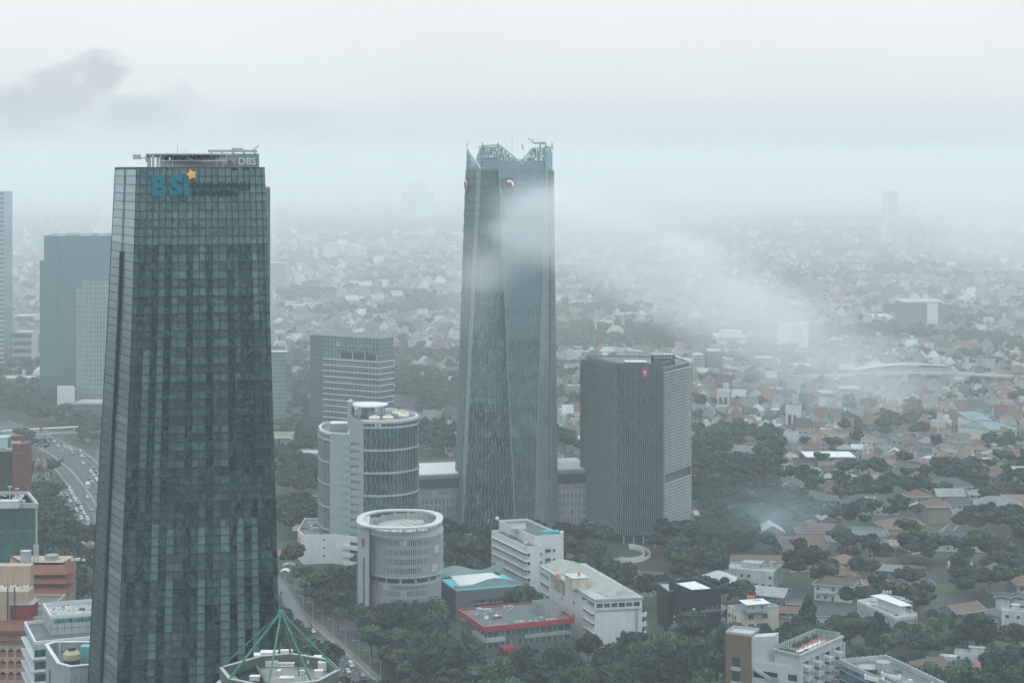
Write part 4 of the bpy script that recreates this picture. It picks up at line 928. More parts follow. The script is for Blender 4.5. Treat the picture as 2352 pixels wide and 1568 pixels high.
# ================================================================== hotel-branded glass block (left of centre)
def striped_block():
    h = 75.0; BL, FL, FR = Rf(712, 766, h), None, None
    C, A, B = XY(870.4, 1344), XY(712, 1378), XY(903.5, 1358)
    T = thing('office_block', 'mid-rise glass block with pale floor stripes and a hotel name along its top', 'building', (*XY(810, 1370), 0))
    BRk = Vector(B) + (Vector(A) - Vector(C)); g = glass('striped_block_glass', (.02, .045, .05), (.09, .15, .16), refl=.16, gcol=(.66, .86, .9), wave=.05)
    A2 = lerp(Vector(A), Vector(C), .20)
    P = [Vector(A), Vector(C), Vector(B), BRk]
    mb = MB(); mb.prism(insetpoly(P, .2), 0, h - 1, top=1); mb.build('body', [g, m_roofc], T)
    t1 = lambda i, j, r: .3 + r.uniform(-.15, .15)
    fr = mat('striped_block_frame', (.24, .31, .32))
    facade(T, const(A), const(A2), steps(h, 0, 3.4), fracs(6), g, fr, lambda i, j, r: .1 + r.uniform(-.05, .05), mw=.1, md=.05, name='left_curtain_wall', mname='left_mullions', seed=71)
    facade(T, const(A2), const(C), steps(h, 0, 3.4), fracs(16), g, fr, t1, mw=.22, md=.1, name='front_curtain_wall', mname='front_mullions', seed=72)
    facade(T, const(C), const(B), steps(h, 0, 3.4), fracs(5), g, fr, t1, mw=.22, md=.1, name='right_curtain_wall', mname='right_mullions', seed=73)
    z = 57.0
    for k in range(13):
        mb = MB()
        for a, b in ((A2, C), (C, B)):
            e, nn, L = side_dirs(a, b); mb.obox(((a[0] + b[0]) / 2 + nn.x * .5, (a[1] + b[1]) / 2 + nn.y * .5, z), (e.x * L / 2, e.y * L / 2, 0), (nn.x * .5, nn.y * .5, 0), (0, 0, .26))
        mb.build('floor_ledge', m_white2, T); z -= 4.35
    mb = MB(); e, nn, L = side_dirs(A2, C)
    c = lerp(A2, Vector(C), .62); mb.obox((c.x + nn.x * .1, c.y + nn.y * .1, 60.5), (e.x * L * .34, e.y * L * .34, 0), (nn.x * .15, nn.y * .15, 0), (0, 0, 2.2)); mb.build('sky_terrace', m_black, T)
    for f in (.30, .53, .75, .96): c = lerp(A2, Vector(C), f); mb = MB(); mb.box(c.x - .35, c.y - .5, 58, c.x + .35, c.y - .1, 63); mb.build('terrace_column', m_lgrey, T)
    mb = MB(); mb.ring(insetpoly(P, -.3), insetpoly(P, .5), h - 1.0, h + .2); mb.build('roof_rim', fr, T)
    Q = insetpoly(P, 2.0); mb = MB(); mb.ring(Q, insetpoly(Q, .5), h - 1, h - .2); mb.build('roof_track', m_lgrey, T)
    sm = mat('sign_pale', (.24, .29, .30)); p = lerp(A2, Vector(C), .36); q = lerp(A2, Vector(C), .90); zz = Zv(800, 1350)
    text_part(T, 'sign_lettering', 'FOUR SEASONS', sm, (p.x + nn.x * .4, p.y + nn.y * .4, zz), (e.x, e.y, 0), (0, 0, 1), (q - p).length, 3.1, .3, bold=.0)
    mb = MB(); p = lerp(A2, Vector(C), .27); mb.obox((p.x + nn.x * .25, p.y + nn.y * .25, zz + 1.8), (e.x * 1.8, e.y * 1.8, 0), (nn.x * .1, nn.y * .1, 0), (0, 0, 1.8)); mb.build('sign_emblem', sm, T)
    occ(P, 3)
striped_block()

def box_walls(T, P, z1, wm, rm=None, ph=1.0, name='wall', z0=0):
    mb = MB(); mb.prism(P, z0, z1 - ph); mb.build(name, wm, T); roof_slab(T, P, z1 - ph + .02, ph, .35, wm, rm)

# ================================================================== white slab with sunshade windows
def white_slab():
    T = thing('office_block', 'white slab office with rows of shaded windows and a blue tank on its roof', 'building', (*XY(1200, 868), 0))
    h1, h2 = 24.1, 27.7
    P = quadpoly((1129, 1217), (1210.3, 1255.3), (1244, 1252.4), h1); Q = quadpoly((1145.8, 1193.8), (1227.9, 1230.4), (1294.4, 1226.6), h2)
    box_walls(T, P, h1, m_white2, m_roofc); box_walls(T, Q, h2, m_white2, m_roofc, 1.0, 'rear_wall')
    for k in range(6):
        z = h1 - 4.6 - k * 3.85
        if z < 1: break
        ribbon(T, P[0], P[1], z, z + 1.5, shade=1.0, f0=.04, f1=1.0, n=16); ribbon(T, P[1], P[2], z, z + 1.5, f0=0.0, f1=.22, shade=.6, n=1)
        ribbon(T, P[1], P[2], z, z + 1.5, f0=.90, f1=1, shade=.6, n=1)
    for zc in (20.5, 16.2): winrow(T, Q[1], Q[2], zc, 1, 2.6, 1.5, f0=.40, f1=.52); winrow(T, Q[1], Q[2], zc, 1, 1.0, 1.2, f0=.62, f1=.72)
    mb = MB(); c = lerp(Q[1], Q[2], .42) + Vector((2, 7)); mb.box(c.x - 4, c.y - 2, h2 - 1, c.x + 4, c.y + 2, h2 + .8); mb.build('blue_water_tank', mat('blue_cover', (.06, .34, .40), rough=.4), T)
    for q, s in ((Q[2], 1), (Q[0], 1)): mb = MB(); rsphere(mb, (q.x - .8, q.y + .8, h2 + .6), 1.0); mb.cyl(q.x - .8, q.y + .8, h2, h2 + .6, .9, n=8); mb.build('roof_tank', m_white2, T)
    mb = MB(); c = lerp(Q[0], Q[3], .45) + Vector((4, -16)); mb.box(c.x - 4, c.y - 8, h2 - 1, c.x + 3, c.y + 6, h2 + .1); mb.build('roof_hatch', m_conc, T)
    clutter(T, Q, h2 - .98, 9, 2); clutter(T, P, h1 - .98, 5, 3); occ(P); occ(Q)
white_slab()

# ================================================================== white building with the long pitched roof
def white_pitched():
    h = 22.2; P = quadpoly((1241, 1296.3), (1366.4, 1373.9), (1474.8, 1368.9), h)
    T = thing('office_block', 'long white building with a grey pitched metal roof and a cream stair box', 'building', (*XY(1380, 785), 0))
    mb = MB(); mb.prism(P, 0, h - 1.0); mb.build('wall', m_white2, T)
    E = insetpoly(P, -.5); mb = MB(); mb.prism(E, h - 1.0, h - .2, bottom=True); mb.build('eave_slab', m_lgrey, T)
    gm = mat('grey_metal_roof', (.27, .29, .28), rough=.5, streak=0, var=.12)
    a, b, c, d = [Rf(*ZZ(5, *p), h + .6) for p in ((655, 885), (882, 866), (395, 612), (152, 638))]
    ra, rb = lerp(a, b, .47), lerp(d, c, .47); mb = MB(); z0, z1 = h + .4, h + 2.6
    mb.quad((*a, z0), (*ra, z1), (*rb, z1), (*d, z0)); mb.quad((*ra, z1), (*b, z0), (*c, z0), (*rb, z1)); mb.quad((*d, z0 - .3), (*c, z0 - .3), (*b, z0 - .3), (*a, z0 - .3))
    mb.build('pitched_roof', gm, T)
    mb = MB(); mb.quad((*a, h - .2), (*b, h - .2), (*b, z0), (*ra, z1 - .05), (*a, z0)); mb.quad((*d, h - .2), (*a, h - .2), (*a, z0), (*d, z0)); mb.quad((*b, h - .2), (*c, h - .2), (*c, z0), (*b, z0)); mb.build('gable_wall', m_white, T)
    # top storey windows on the front, window strips round the corner
    winrow(T, P[1], P[2], h - 3.0, 6, 2.6, 1.7, f0=.02, f1=.96, d=.06)
    e, nn, L = side_dirs(P[1], P[2]); mb = MB(); m_ = lerp(P[1], P[2], .49); mb.obox((m_.x + nn.x * .35, m_.y + nn.y * .35, h - 4.5), (e.x * L * .49, e.y * L * .49, 0), (nn.x * .35, nn.y * .35, 0), (0, 0, .35)); mb.build('ledge', m_white, T)
    winrow(T, P[0], P[1], h - 3.0, 5, 2.6, 1.7, f0=.78, f1=.99)
    for k in range(4): z = h - 8.2 - k * 3.9; ribbon(T, P[0], P[1], z, z + 1.4, f0=.80, f1=.985, shade=.7, n=5)
    for k in range(4): z = h - 4.4 - k * 4.4; ribbon(T, P[0], P[1], z, z + 1.6, f0=.01, f1=.17, shade=.4, n=6)
    for f, z in ((.38, 9), (.40, 13.5), (.62, 15), (.62, 9.5)): winrow(T, P[0], P[1], z, 2, .5, 1.3, f0=f, f1=f + .03, sill=False)
    mb = MB(); a_, b_ = lerp(P[1], P[2], .86), lerp(P[1], P[2], .90); c = (a_ + b_) / 2; mb.obox((c.x + nn.x * .1, c.y + nn.y * .1, (h - 4.5) / 2), (e.x * .7, e.y * .7, 0), (nn.x * .15, nn.y * .15, 0), (0, 0, (h - 4.6) / 2)); mb.build('grey_pilaster', m_grey, T)
    for k in range(5):
        z = h - 6.4 - k * 3.9; c = P[2]; mb = MB(); mb.obox((c.x + .9, c.y - nn.y * .0 + .9, z - 1.2), (.95, 0, 0), (0, 1.1, 0), (0, 0, .8)); mb.build('balcony', m_white2, T)
        mb = MB(); mb.obox((c.x + .45, c.y + .9, z + .35), (.5, 0, 0), (0, .8, 0), (0, 0, .7), t=.1); mb.build('balcony_window', m_win, T)
    # cream stair box on the left wing roof
    S_ = [Rf(*ZZ(5, *p), h + 4.6) for p in ((312, 712), (372, 745), (498, 738))]; S_ = S_ + [S_[0] + S_[2] - S_[1]]
    mb = MB(); mb.prism(S_, h - .2, h + 4.3); mb.build('stair_box', m_cream, T); mb = MB(); mb.prism(insetpoly(S_, -.3), h + 4.3, h + 4.6, bottom=True); mb.build('stair_box_roof', m_white, T)
    p = Rf(*ZZ(5, 262, 760), h); tank(T, p.x, p.y, h - .2, 1.6, mat('pink_tank', (.5, .28, .25)))
    p = S_[0] + (S_[2] - S_[0]) * .6; tank(T, p.x, p.y, h + 4.6, .8)
    mb = MB(); mb.box(S_[2].x - 1, S_[2].y, h + 4.5, S_[2].x - .9, S_[2].y + .1, h + 10); mb.build('antenna', m_steel, T)
    for x, y in ((465, 805), (520, 835), (553, 852), (160, 650), (200, 670), (262, 700)): p = Rf(*ZZ(5, x, y), h); ac_unit(T, p.x, p.y, h - .2, .8, .6)
    mb = MB(); e2, n2, L2 = side_dirs(P[0], P[1]); m_ = lerp(P[0], P[1], .34); mb.obox((m_.x + n2.x * .06, m_.y + n2.y * .06, h - 4), (e2.x * L2 * .13, e2.y * L2 * .13, 0), (n2.x * .06, n2.y * .06, 0), (0, 0, 3)); mb.build('stained_panel', mat('stained_wall', (.35, .36, .33), streak=.6, var=.35), T)
    occ(P)
white_pitched()

# ================================================================== red-banded low building
def red_band():
    h = 12.5; c0 = ZZ(4, 1635, 1128); P = quadpoly(ZZ(4, 1430, 985), c0, ZZ(4, 2350, 1055), h)
    T = thing('office_block', 'low dark-roofed building with a thick red band round its roof edge', 'building', (*XY(1190, 800), 0))
    mb = MB(); mb.prism(insetpoly(P, 1.2), 0, h - 1.6); mb.build('wall', m_dgrey, T)
    mb = MB(); mb.ring(P, insetpoly(P, .6), h - 2.2, h); mb.build('red_roof_band', m_redp, T)
    mb = MB(); mb.prism(insetpoly(P, .55), h - 1.9, h - .7, bottom=True); mb.build('roof', m_roofc, T)
    I = insetpoly(P, 1.2)
    for z in (h - 4.7, h - 9.0):
        for a, b, n in ((I[0], I[1], 6), (I[1], I[2], 14)): ribbon(T, a, b, z, z + 2.5, gm=glass('blue_glass', (.015, .05, .065), (.06, .16, .20), refl=.2), f0=.02, f1=.98, shade=0, n=n, pier=.15)
    mb = MB(); e, nn, L = side_dirs(I[0], I[1])
    for a, b, f0, f1 in ((I[0], I[1], .55, 1.0), (I[1], I[2], 0, .22)):
        e, nn, L = side_dirs(a, b); m_ = lerp(a, b, (f0 + f1) / 2); mb.obox((m_.x + nn.x * .5, m_.y + nn.y * .5, h - 5.8), (e.x * L * (f1 - f0) / 2, e.y * L * (f1 - f0) / 2, 0), (nn.x * .5, nn.y * .5, 0), (0, 0, .9))
    mb.build('corner_balcony', m_lgrey, T)
    mb = MB(); a, b = I[1], I[2]; e, nn, L = side_dirs(a, b); m_ = lerp(a, b, .72); mb.obox((m_.x + nn.x * .3, m_.y + nn.y * .3, h - 5.9), (e.x * L * .27, e.y * L * .27, 0), (nn.x * .3, nn.y * .3, 0), (0, 0, .7)); mb.build('front_ledge', m_conc, T)
    mb = MB(); m_ = lerp(a, b, .24); mb.obox((m_.x + nn.x * 2, m_.y + nn.y * 2, 3.2), (e.x * 3, e.y * 3, 0), (nn.x * 2, nn.y * 2, 0), (0, 0, .5)); mb.obox((m_.x + nn.x * 3.6, m_.y + nn.y * 3.6, 1.5), (e.x * .5, e.y * .5, 0), (nn.x * .4, nn.y * .4, 0), (0, 0, 1.5)); mb.build('red_porch', m_redp, T)
    S_ = [Rf(*ZZ(4, *p), h + 3.2) for p in ((2015, 915), (2115, 968), (2250, 960))]; S_.append(S_[0] + S_[2] - S_[1])
    mb = MB(); mb.prism(S_, h - .7, h + 3.2, top=1); mb.build('roof_box', [m_conc, m_roofc], T)
    for x, y in ((1580, 972), (1597, 973), (1615, 974), (1800, 958), (1830, 955), (1845, 955), (1860, 955), (1893, 1078), (1920, 1075), (1940, 1073), (2000, 1068), (2046, 1066), (2135, 1060), (2165, 1058), (2195, 1056)):
        p = Rf(*ZZ(4, x, y), h); ac_unit(T, p.x, p.y, h - .7, .55)
    org = mat('orange_tarp', (.62, .20, .07)); r = random.Random(2); c = Rf(*ZZ(4, 1710, 1045), h)
    mb = MB()
    for k in range(6): mb.obox((c.x + r.uniform(-3, 3), c.y + r.uniform(-2, 2), h - .2), (r.uniform(.5, 1.4), 0, 0), (0, r.uniform(.5, 1.2), 0), (0, 0, r.uniform(.3, .7)), mi=k % 3)
    mb.box(c.x - 3.5, c.y - 2.2, h - .7, c.x + 3.5, c.y + 2.2, h - .55, mi=2); mb.build('tarpaulin_pile', [org, m_white2, m_dgrey], T)
    for x, y in ((1580, 1040), (1640, 1036), (1690, 1015)):
        p = Rf(*ZZ(4, x, y), h); m2 = MB(); m2.cyl(p.x, p.y, h - .7, h + .3, .15, n=6); m2.cyl(p.x, p.y, h + .1, h + .6, .2, .8, n=10); m2.build('satellite_dish', m_lgrey, T)
    clutter(T, P, h - .7, 16, 4); occ(P)
red_band()

# ================================================================== blue-roofed sports hall
def sports_hall():
    h = 13.0; P = quadpoly(ZZ(4, 1288, 757), ZZ(4, 1417, 848), ZZ(4, 1935, 808), h)
    T = thing('sports_hall', 'dark grey hall with a turquoise and white flat roof and wavy glass screens', 'building', (*XY(1110, 855), 0))
    mb = MB(); mb.prism(P, 0, h); mb.build('wall', m_dgrey, T)
    tq = mat('turquoise_roof', (.10, .42, .48), rough=.5, var=.06); mb = MB(); mb.prism(insetpoly(P, .4), h, h + .25); mb.build('roof', tq, T)
    W_ = [Rf(*ZZ(4, *p), h + .6) for p in ((1370, 725), (1440, 800), (1830, 772), (1700, 698))]; mb = MB(); c = sum(W_, Vector((0, 0))) / 4
    for i in range(4): a, b = W_[i], W_[(i + 1) % 4]; mb.quad((*a, h + .5), (*b, h + .5), (*c, h + 1.8)); mb.quad((*a, h + .2), (*b, h + .2), (*b, h + .5), (*a, h + .5))
    mb.build('white_roof_sheet', mat('white_membrane', (.56, .59, .60), rough=.6, var=.05), T)
    winrow(T, P[1], P[2], h - 5.2, 16, 1.2, 1.6, f0=.28, f1=.76, d=.08); winrow(T, P[1], P[2], h - 7.6, 16, 1.2, 1.6, f0=.28, f1=.76, d=.08)
    gs = mat('frosted_screen', (.26, .34, .36), rough=.3)
    def wavy(a, b, base, amp, ph):
        mb = MB(); n = 28; e, nn, L = side_dirs(a, b)
        for i in range(n):
            s0, s1 = i / n, (i + 1) / n; p, q = lerp(a, b, s0), lerp(a, b, s1); t0, t1 = base + amp * math.sin(ph + s0 * 7), base + amp * math.sin(ph + s1 * 7)
            mb.obox(((p.x + q.x) / 2, (p.y + q.y) / 2, h + (t0 + t1) / 4), (e.x * L / n / 2, e.y * L / n / 2, 0), (nn.x * .06, nn.y * .06, 0), (0, 0, (t0 + t1) / 4))
            mb.bar((p.x, p.y, h + t0), (q.x, q.y, h + t1), .3)
        mb.build('wavy_screen', gs, T)
    a, b = [Rf(*ZZ(4, *p), h) for p in ((1400, 840), (1925, 800))]; wavy(a, b, 2.6, 1.3, 3.6)
    a, b = [Rf(*ZZ(4, *p), h) for p in ((1300, 745), (1790, 690))]; wavy(a, b, 3.2, 1.6, .2)
    mb = MB(); p = Rf(*ZZ(4, 1985, 885), 10); mb.box(p.x - 4, p.y - 1, 0, p.x + 1, p.y + 6, 10); mb.build('side_wing', m_dgrey, T)
    occ(P)
sports_hall()

# ================================================================== black building
def black_building():
    h = 20.7; T = thing('office_block', 'black cube-like building with a white sunken roof and small lit windows', 'building', (*XY(1585, 795), 0))
    A, B, C, D = [Rf(*ZZ(5, *p), h) for p in ((1128, 765), (1305, 838), (1536, 822), (1345, 740))]
    F1 = Rf(*ZZ(5, 1215, 801), h); P = [A, B, C, D]
    mb = MB(); mb.prism(P, 0, h - 1.6); mb.build('wall', m_black, T)
    mb = MB(); mb.ring(P, insetpoly(P, .5), h - 1.6, h); mb.build('parapet', m_black, T)
    mb = MB(); mb.prism(insetpoly(P, 2.2), h - 1.6, h - .9); mb.build('white_roof', mat('white_membrane', (.56, .59, .60)), T)
    for x, y, s in ((0, 0, 1),):
        L_ = [Rf(*ZZ(5, *p), 17.5) for p in ((1038, 780), (1120, 845), (1215, 835), (1130, 775))]; mb = MB(); mb.prism(L_, 0, 16.8, top=1); mb.build('left_block', [m_black, m_roofl], T)
        mb = MB(); mb.ring(L_, insetpoly(L_, .4), 16.8, 17.5); mb.build('left_block_parapet', m_dgrey, T); occ(L_)
        for z in (13.5, 10, 6.5): winrow(T, L_[0], L_[1], z, 2, .9, 1.4, fm=m_dgrey); winrow(T, L_[1], L_[2], z, 1, 1.2, 1.4, fm=m_lgrey, f0=.5, f1=.9)
        c = lerp(L_[1], L_[2], .6); 
        for z in (6, 3.5, 1.2): ac_unit(T, c.x, c.y - .8, z, .7)
    for f, z in ((.30, 3.5), (.30, 8.0)): winrow(T, P[1], P[2], z, 2, .9, 1.2, f0=f, f1=f + .1, fm=m_lgrey)
    winrow(T, P[1], P[2], 12.6, 4, 1.8, 1.6, f0=.30, f1=.95, fm=m_dgrey)
    e, nn, L = side_dirs(P[1], P[2]); mb = MB(); c = lerp(P[1], P[2], .64); mb.obox((c.x + nn.x * .5, c.y + nn.y * .5, 11.4), (e.x * L * .36, e.y * L * .36, 0), (nn.x * .5, nn.y * .5, 0), (0, 0, .4)); mb.build('planter_balcony', m_dgrey, T)
    mb = MB(); c = lerp(P[1], P[2], .08); mb.obox((c.x + nn.x * .06, c.y + nn.y * .06, 11.6), (e.x * .45, e.y * .45, 0), (nn.x * .06, nn.y * .06, 0), (0, 0, 1.4)); mb.build('lit_window', m_white2, T)
    for z in (10, 5): winrow(T, P[0], P[1], z, 3, .9, 1.2, fm=m_dgrey)
    occ(P)
black_building()

# ================================================================== cream hotel
def cream_hotel():
    h = 16.0; P = quadpoly(ZZ(5, 1587, 958), ZZ(5, 1665, 990), ZZ(5, 1990, 962), h)
    T = thing('hotel', 'cream four-storey hotel with paired windows and an orange tank on its roof', 'building', (*XY(1740, 770), 0))
    mb = MB(); mb.prism(P, 0, h - 1); mb.build('wall', m_cream, T); roof_slab(T, P, h - .98, 1.0, .4, m_lgrey, m_roofl)
    for z in (h - 3.6, h - 7.4, h - 11.2):
        for f in (.26, .60): winrow(T, P[1], P[2], z, 2, 1.0, 1.7, f0=f, f1=f + .13, fm=m_grey)
        winrow(T, P[0], P[1], z, 3, 1.0, 1.6, fm=m_grey)
    S_ = [Rf(*ZZ(5, *p), h + 2.6) for p in ((1695, 918), (1745, 950), (1905, 938))]; S_.append(S_[0] + S_[2] - S_[1])
    mb = MB(); mb.prism(S_, h - 1, h + 2.3); mb.build('roof_house', m_lgrey, T); mb = MB(); mb.prism(insetpoly(S_, -.8), h + 2.3, h + 2.6, bottom=True); mb.build('roof_house_slab', m_white2, T)
    winrow(T, S_[1], S_[2], h + .9, 2, .8, 1.2)
    for k in range(3): p = Rf(*ZZ(5, 1752 + k * 20, 900), h + 3); tank(T, p.x, p.y, h + 2.6, .7)
    for k in range(4): p = Rf(*ZZ(5, 1800 + k * 14, 915), h + 3); ac_unit(T, p.x, p.y, h + 2.6, .5)
    clutter(T, P, h - .97, 8, 5); occ(P)
cream_hotel()

# ================================================================== hotel with the rooftop court, bottom right
def court_hotel():
    T = thing('hotel', 'grey and brown hotel with a fenced rooftop sports court, bottom right', 'building', (*XY(1800, 640), 0))
    h = 35.0; C = Rf(*ZZ(6, 597, 1345), h); D = Rf(*ZZ(6, 928, 1200), h); A = Rf(*ZZ(6, 395, 1300), h); E_ = A + (D - C) * .95
    P = [A, C, D, E_]; wg = mat('hotel_grey', (.40, .43, .45), streak=.1)
    mb = MB(); mb.prism(P, 0, h - 2.0); mb.build('wall', wg, T)
    mb = MB(); mb.ring(P, insetpoly(P, .6), h - 2.0, h); mb.build('parapet', wg, T)
    mb = MB(); mb.ring(insetpoly(P, -.5), P, h - .6, h + .2); mb.build('parapet_coping', m_lgrey, T)
    mb = MB(); I = insetpoly(P, .6); mb.prism(I, h - 2.01, h - 1.6); mb.build('roof', m_roofl, T)
    ct = insetpoly(P, 1.8); redc = mat('court_red', (.42, .14, .12), var=.2); grn = mat('court_green', (.34, .44, .44), var=.2)
    mb = MB(); mb.prism(ct, h - 1.6, h - 1.5); mb.build('court_surround', redc, T); c2 = insetpoly(P, 4.2); mb = MB(); mb.prism(c2, h - 1.5, h - 1.45); mb.build('court_surface', grn, T)
    wl = mat('court_line_white', (.75, .77, .77)); mb = MB(); c3 = insetpoly(P, 4.9); mb.ring(c3, insetpoly(c3, .15), h - 1.45, h - 1.43); m0, m1 = (c3[0] + c3[1]) / 2, (c3[2] + c3[3]) / 2; mb.bar((*m0, h - 1.44), (*m1, h - 1.44), .15, .02); mb.build('court_lines', wl, T)
    nt_ = mat('green_net_post', (.05, .16, .14)); 
    mb = MB(); f = insetpoly(P, 1.7)
    for i in range(4):
        a, b = f[i], f[(i + 1) % 4]; n = 8
        for k in range(n): p = lerp(a, b, k / n); mb.bar((*p, h - 1.6), (*p, h + 3.6), .12)
        for z in (h + .9, h + 3.6): mb.bar((*a, z), (*b, z), .08)
    mb.build('court_fence', nt_, T)
    mb = MB(); a, b = I[2], I[3]; mb.bar((*a, h + 1.2), (*b, h + 1.2), .1); mb.bar((*I[3], h + 1.2), (*I[0], h + 1.2), .1)
    for i in (2, 3):
        a, b = I[i], I[(i + 1) % 4]; e, nn, L = side_dirs(a, b); m_ = (a + b) / 2; mb.obox((m_.x, m_.y, h - .2), (e.x * L / 2, e.y * L / 2, 0), (nn.x * .1, nn.y * .1, 0), (0, 0, 1.6))
    mb.build('rear_screen_wall', m_lgrey, T)
    p = lerp((c2[2] + c2[3]) / 2, (c2[0] + c2[1]) / 2, .05); mb = MB(); mb.bar((*p, h - 1.5), (*p, h + 1.8), .25); mb.obox((p.x - .5, p.y, h + 1.9), (.1, 0, 0), (0, .9, 0), (0, 0, .6)); mb.build('basketball_hoop', mat('hoop_teal', (.05, .25, .30)), T)
    # right side: balconies and windows
    e, nn, L = side_dirs(C, D)
    for k in range(10):
        z = h - 4.4 - k * 3.35
        for j in range(4):
            s = (j + .5) / 4; c = lerp(C, D, s); mb = MB(); mb.obox((c.x + nn.x * .9, c.y + nn.y * .9, z - .9), (e.x * 1.7, e.y * 1.7, 0), (nn.x * .9, nn.y * .9, 0), (0, 0, .75)); mb.build('balcony', wg, T)
            if k < 6: mb = MB(); mb.obox((c.x + nn.x * .03, c.y + nn.y * .03, z + .4), (e.x * 2.4, e.y * 2.4, 0), (nn.x * .05, nn.y * .05, 0), (0, 0, 1.0), t=.05); mb.build('window', m_win, T)
    for j in range(5): c = lerp(C, D, j / 4); mb = MB(); mb.obox((c.x + nn.x * .5, c.y + nn.y * .5, h / 2 - 1), (e.x * .3, e.y * .3, 0), (nn.x * .5, nn.y * .5, 0), (0, 0, h / 2 - 1)); mb.build('pier', wg, T)
    # front with the zigzag stair, brown tower on the left
    zt = Zv(1108.8 + 1170 * .293, 640); B0, B1 = Rf(*ZZ(6, 210, 1180), zt), Rf(*ZZ(6, 390, 1195), zt); 
    ht = 40.0; Bl, Br, Bb = Rf(*ZZ(6, 12, 1160), ht), Rf(*ZZ(6, 212, 1183), ht), Rf(*ZZ(6, 60, 1138), ht)
    e, nn, L = side_dirs(Bl, Br); dp = Vector((-nn.x, -nn.y)) * 9
    Q = [Bl, Br, Br + dp, Bl + dp]; bt = mat('brown_tile', (.155, .11, .08), var=.1, streak=.1); mb = MB(); mb.prism(Q, 0, ht - .8); mb.build('brown_tower', bt, T); roof_slab(T, Q, ht - .78, .8, .3, m_lgrey, m_roofl, 'brown_tower_parapet')
    mb = MB()
    for k in range(20): z = ht - 2 - k * 1.9; m_ = (Bl + Br) / 2; mb.obox((m_.x + nn.x * .02, m_.y + nn.y * .02, z), (e.x * L / 2, e.y * L / 2, 0), (nn.x * .03, nn.y * .03, 0), (0, 0, .05))
    m_ = lerp(Bl, Br, .02); mb.obox((m_.x + nn.x * .02, m_.y + nn.y * .02, ht / 2 - 1), (e.x * .05, e.y * .05, 0), (nn.x * .03, nn.y * .03, 0), (0, 0, ht / 2 - 1)); mb.build('tile_joints', mat('joint_dark', (.1, .065, .04)), T)
    for k in range(5):
        z = ht - 10.5 - k * 5.0; c = lerp(Bl, Br, .42); mb = MB(); mb.obox((c.x + nn.x * .05, c.y + nn.y * .05, z), (e.x * 1.4, e.y * 1.4, 0), (nn.x * .06, nn.y * .06, 0), (0, 0, 1.9), t=.05); mb.build('tower_window', m_win, T)
        mb = MB(); mb.obox((c.x + nn.x * .5, c.y + nn.y * .5, z - 1.9), (e.x * 1.7, e.y * 1.7, 0), (nn.x * .5, nn.y * .5, 0), (0, 0, .5)); mb.build('tower_balcony', m_lgrey, T)
    G1 = Rf(*ZZ(6, 392, 1193), ht - 1.0); S2 = [Br + Vector((.1, .5)), G1, G1 + dp * .6, Br + dp * .6]
    mb = MB(); mb.prism(S2, h - 9, ht - 1.2); mb.prism(S2, 0, h - 9.02); mb.build('stair_wall', wg, T)
    P2 = [Br + Vector((.1, .6)), C + Vector((-.2, .2)), C + (D - C) * .3, Br + (D - C) * .5]; mb = MB(); mb.prism(P2, 0, h - 4.5, top=1); mb.build('stair_block', [wg, m_roofl], T)
    e, nn, L = side_dirs(P2[0], P2[1])
    for k in range(6):
        z = h - 9.5 - k * 4.6; a, b = lerp(P2[0], P2[1], .06), lerp(P2[0], P2[1], .42); mb = MB(); n3 = Vector((nn.x, nn.y, 0)) * .6; mb.bar(Vector((*a, z + 3.0)) + n3, Vector((*b, z)) + n3, 1.0, 1.0, up=(0, 0, 1)); mb.build('stair_flight', m_lgrey, T)
        b2 = lerp(P2[0], P2[1], .56); mb = MB(); mb.bar(Vector((*b, z - .1)) + n3, Vector((*b2, z - .1)) + n3, 1.2, 1.4); mb.build('stair_landing', m_conc, T)
        m_ = lerp(P2[0], P2[1], .30); mb = MB(); mb.obox((m_.x + nn.x * .04, m_.y + nn.y * .04, z + 1), (e.x * L * .25, e.y * L * .25, 0), (nn.x * .05, nn.y * .05, 0), (0, 0, 1.2), t=0); mb.build('stair_opening', m_black, T)
        c = lerp(P2[0], P2[1], .86); mb = MB(); mb.obox((c.x + nn.x * .6, c.y + nn.y * .6, z - .6), (e.x * 1.9, e.y * 1.9, 0), (nn.x * .7, nn.y * .7, 0), (0, 0, .7)); mb.build('corner_balcony', m_lgrey, T)
        mb = MB(); mb.obox((c.x + nn.x * .04, c.y + nn.y * .04, z + 1.3), (e.x * 1.6, e.y * 1.6, 0), (nn.x * .05, nn.y * .05, 0), (0, 0, 1.1), t=0); mb.build('corner_window', m_win, T)
    # plants round the court
    leaf = mat('roof_garden_leaf', (.04, .075, .035), var=.4); r = random.Random(3)
    for i, (a, b) in enumerate(((I[0], I[1]), (I[3], I[0]), (I[1], I[2]))):
        for k in range((7, 5, 2)[i]):
            p = lerp(a, b, (k + r.uniform(.2, .8)) / 7); cc = (I[0] + I[2]) / 2; p = p + (cc - p).normalized() * 1.4; mb = MB()
            for q in range(50):
                d = Vector((r.gauss(0, 1), r.gauss(0, 1), abs(r.gauss(0, 1)))).normalized() * r.uniform(.3, 1.5); c = Vector((p.x, p.y, h - 1.2)) + d; s = .3; u = Vector((r.gauss(0, 1), r.gauss(0, 1), r.gauss(0, 1))).normalized(); w = u.orthogonal().normalized(); mb.quad(c - u * s - w * s, c + u * s - w * s, c + u * s + w * s, c - u * s + w * s)
            mb.build('planter_shrub', leaf, T)
    occ(P); occ(Q)
    # glass block beside it
    h = 30.0; BLp, FLp, FRp = ZZ(6, 1345, 1385), ZZ(6, 905, 1378), None
    U = thing('office_block', 'low glass-fronted block with a rooftop full of cooling units, bottom right corner', 'building', (*XY(2060, 640), 0))
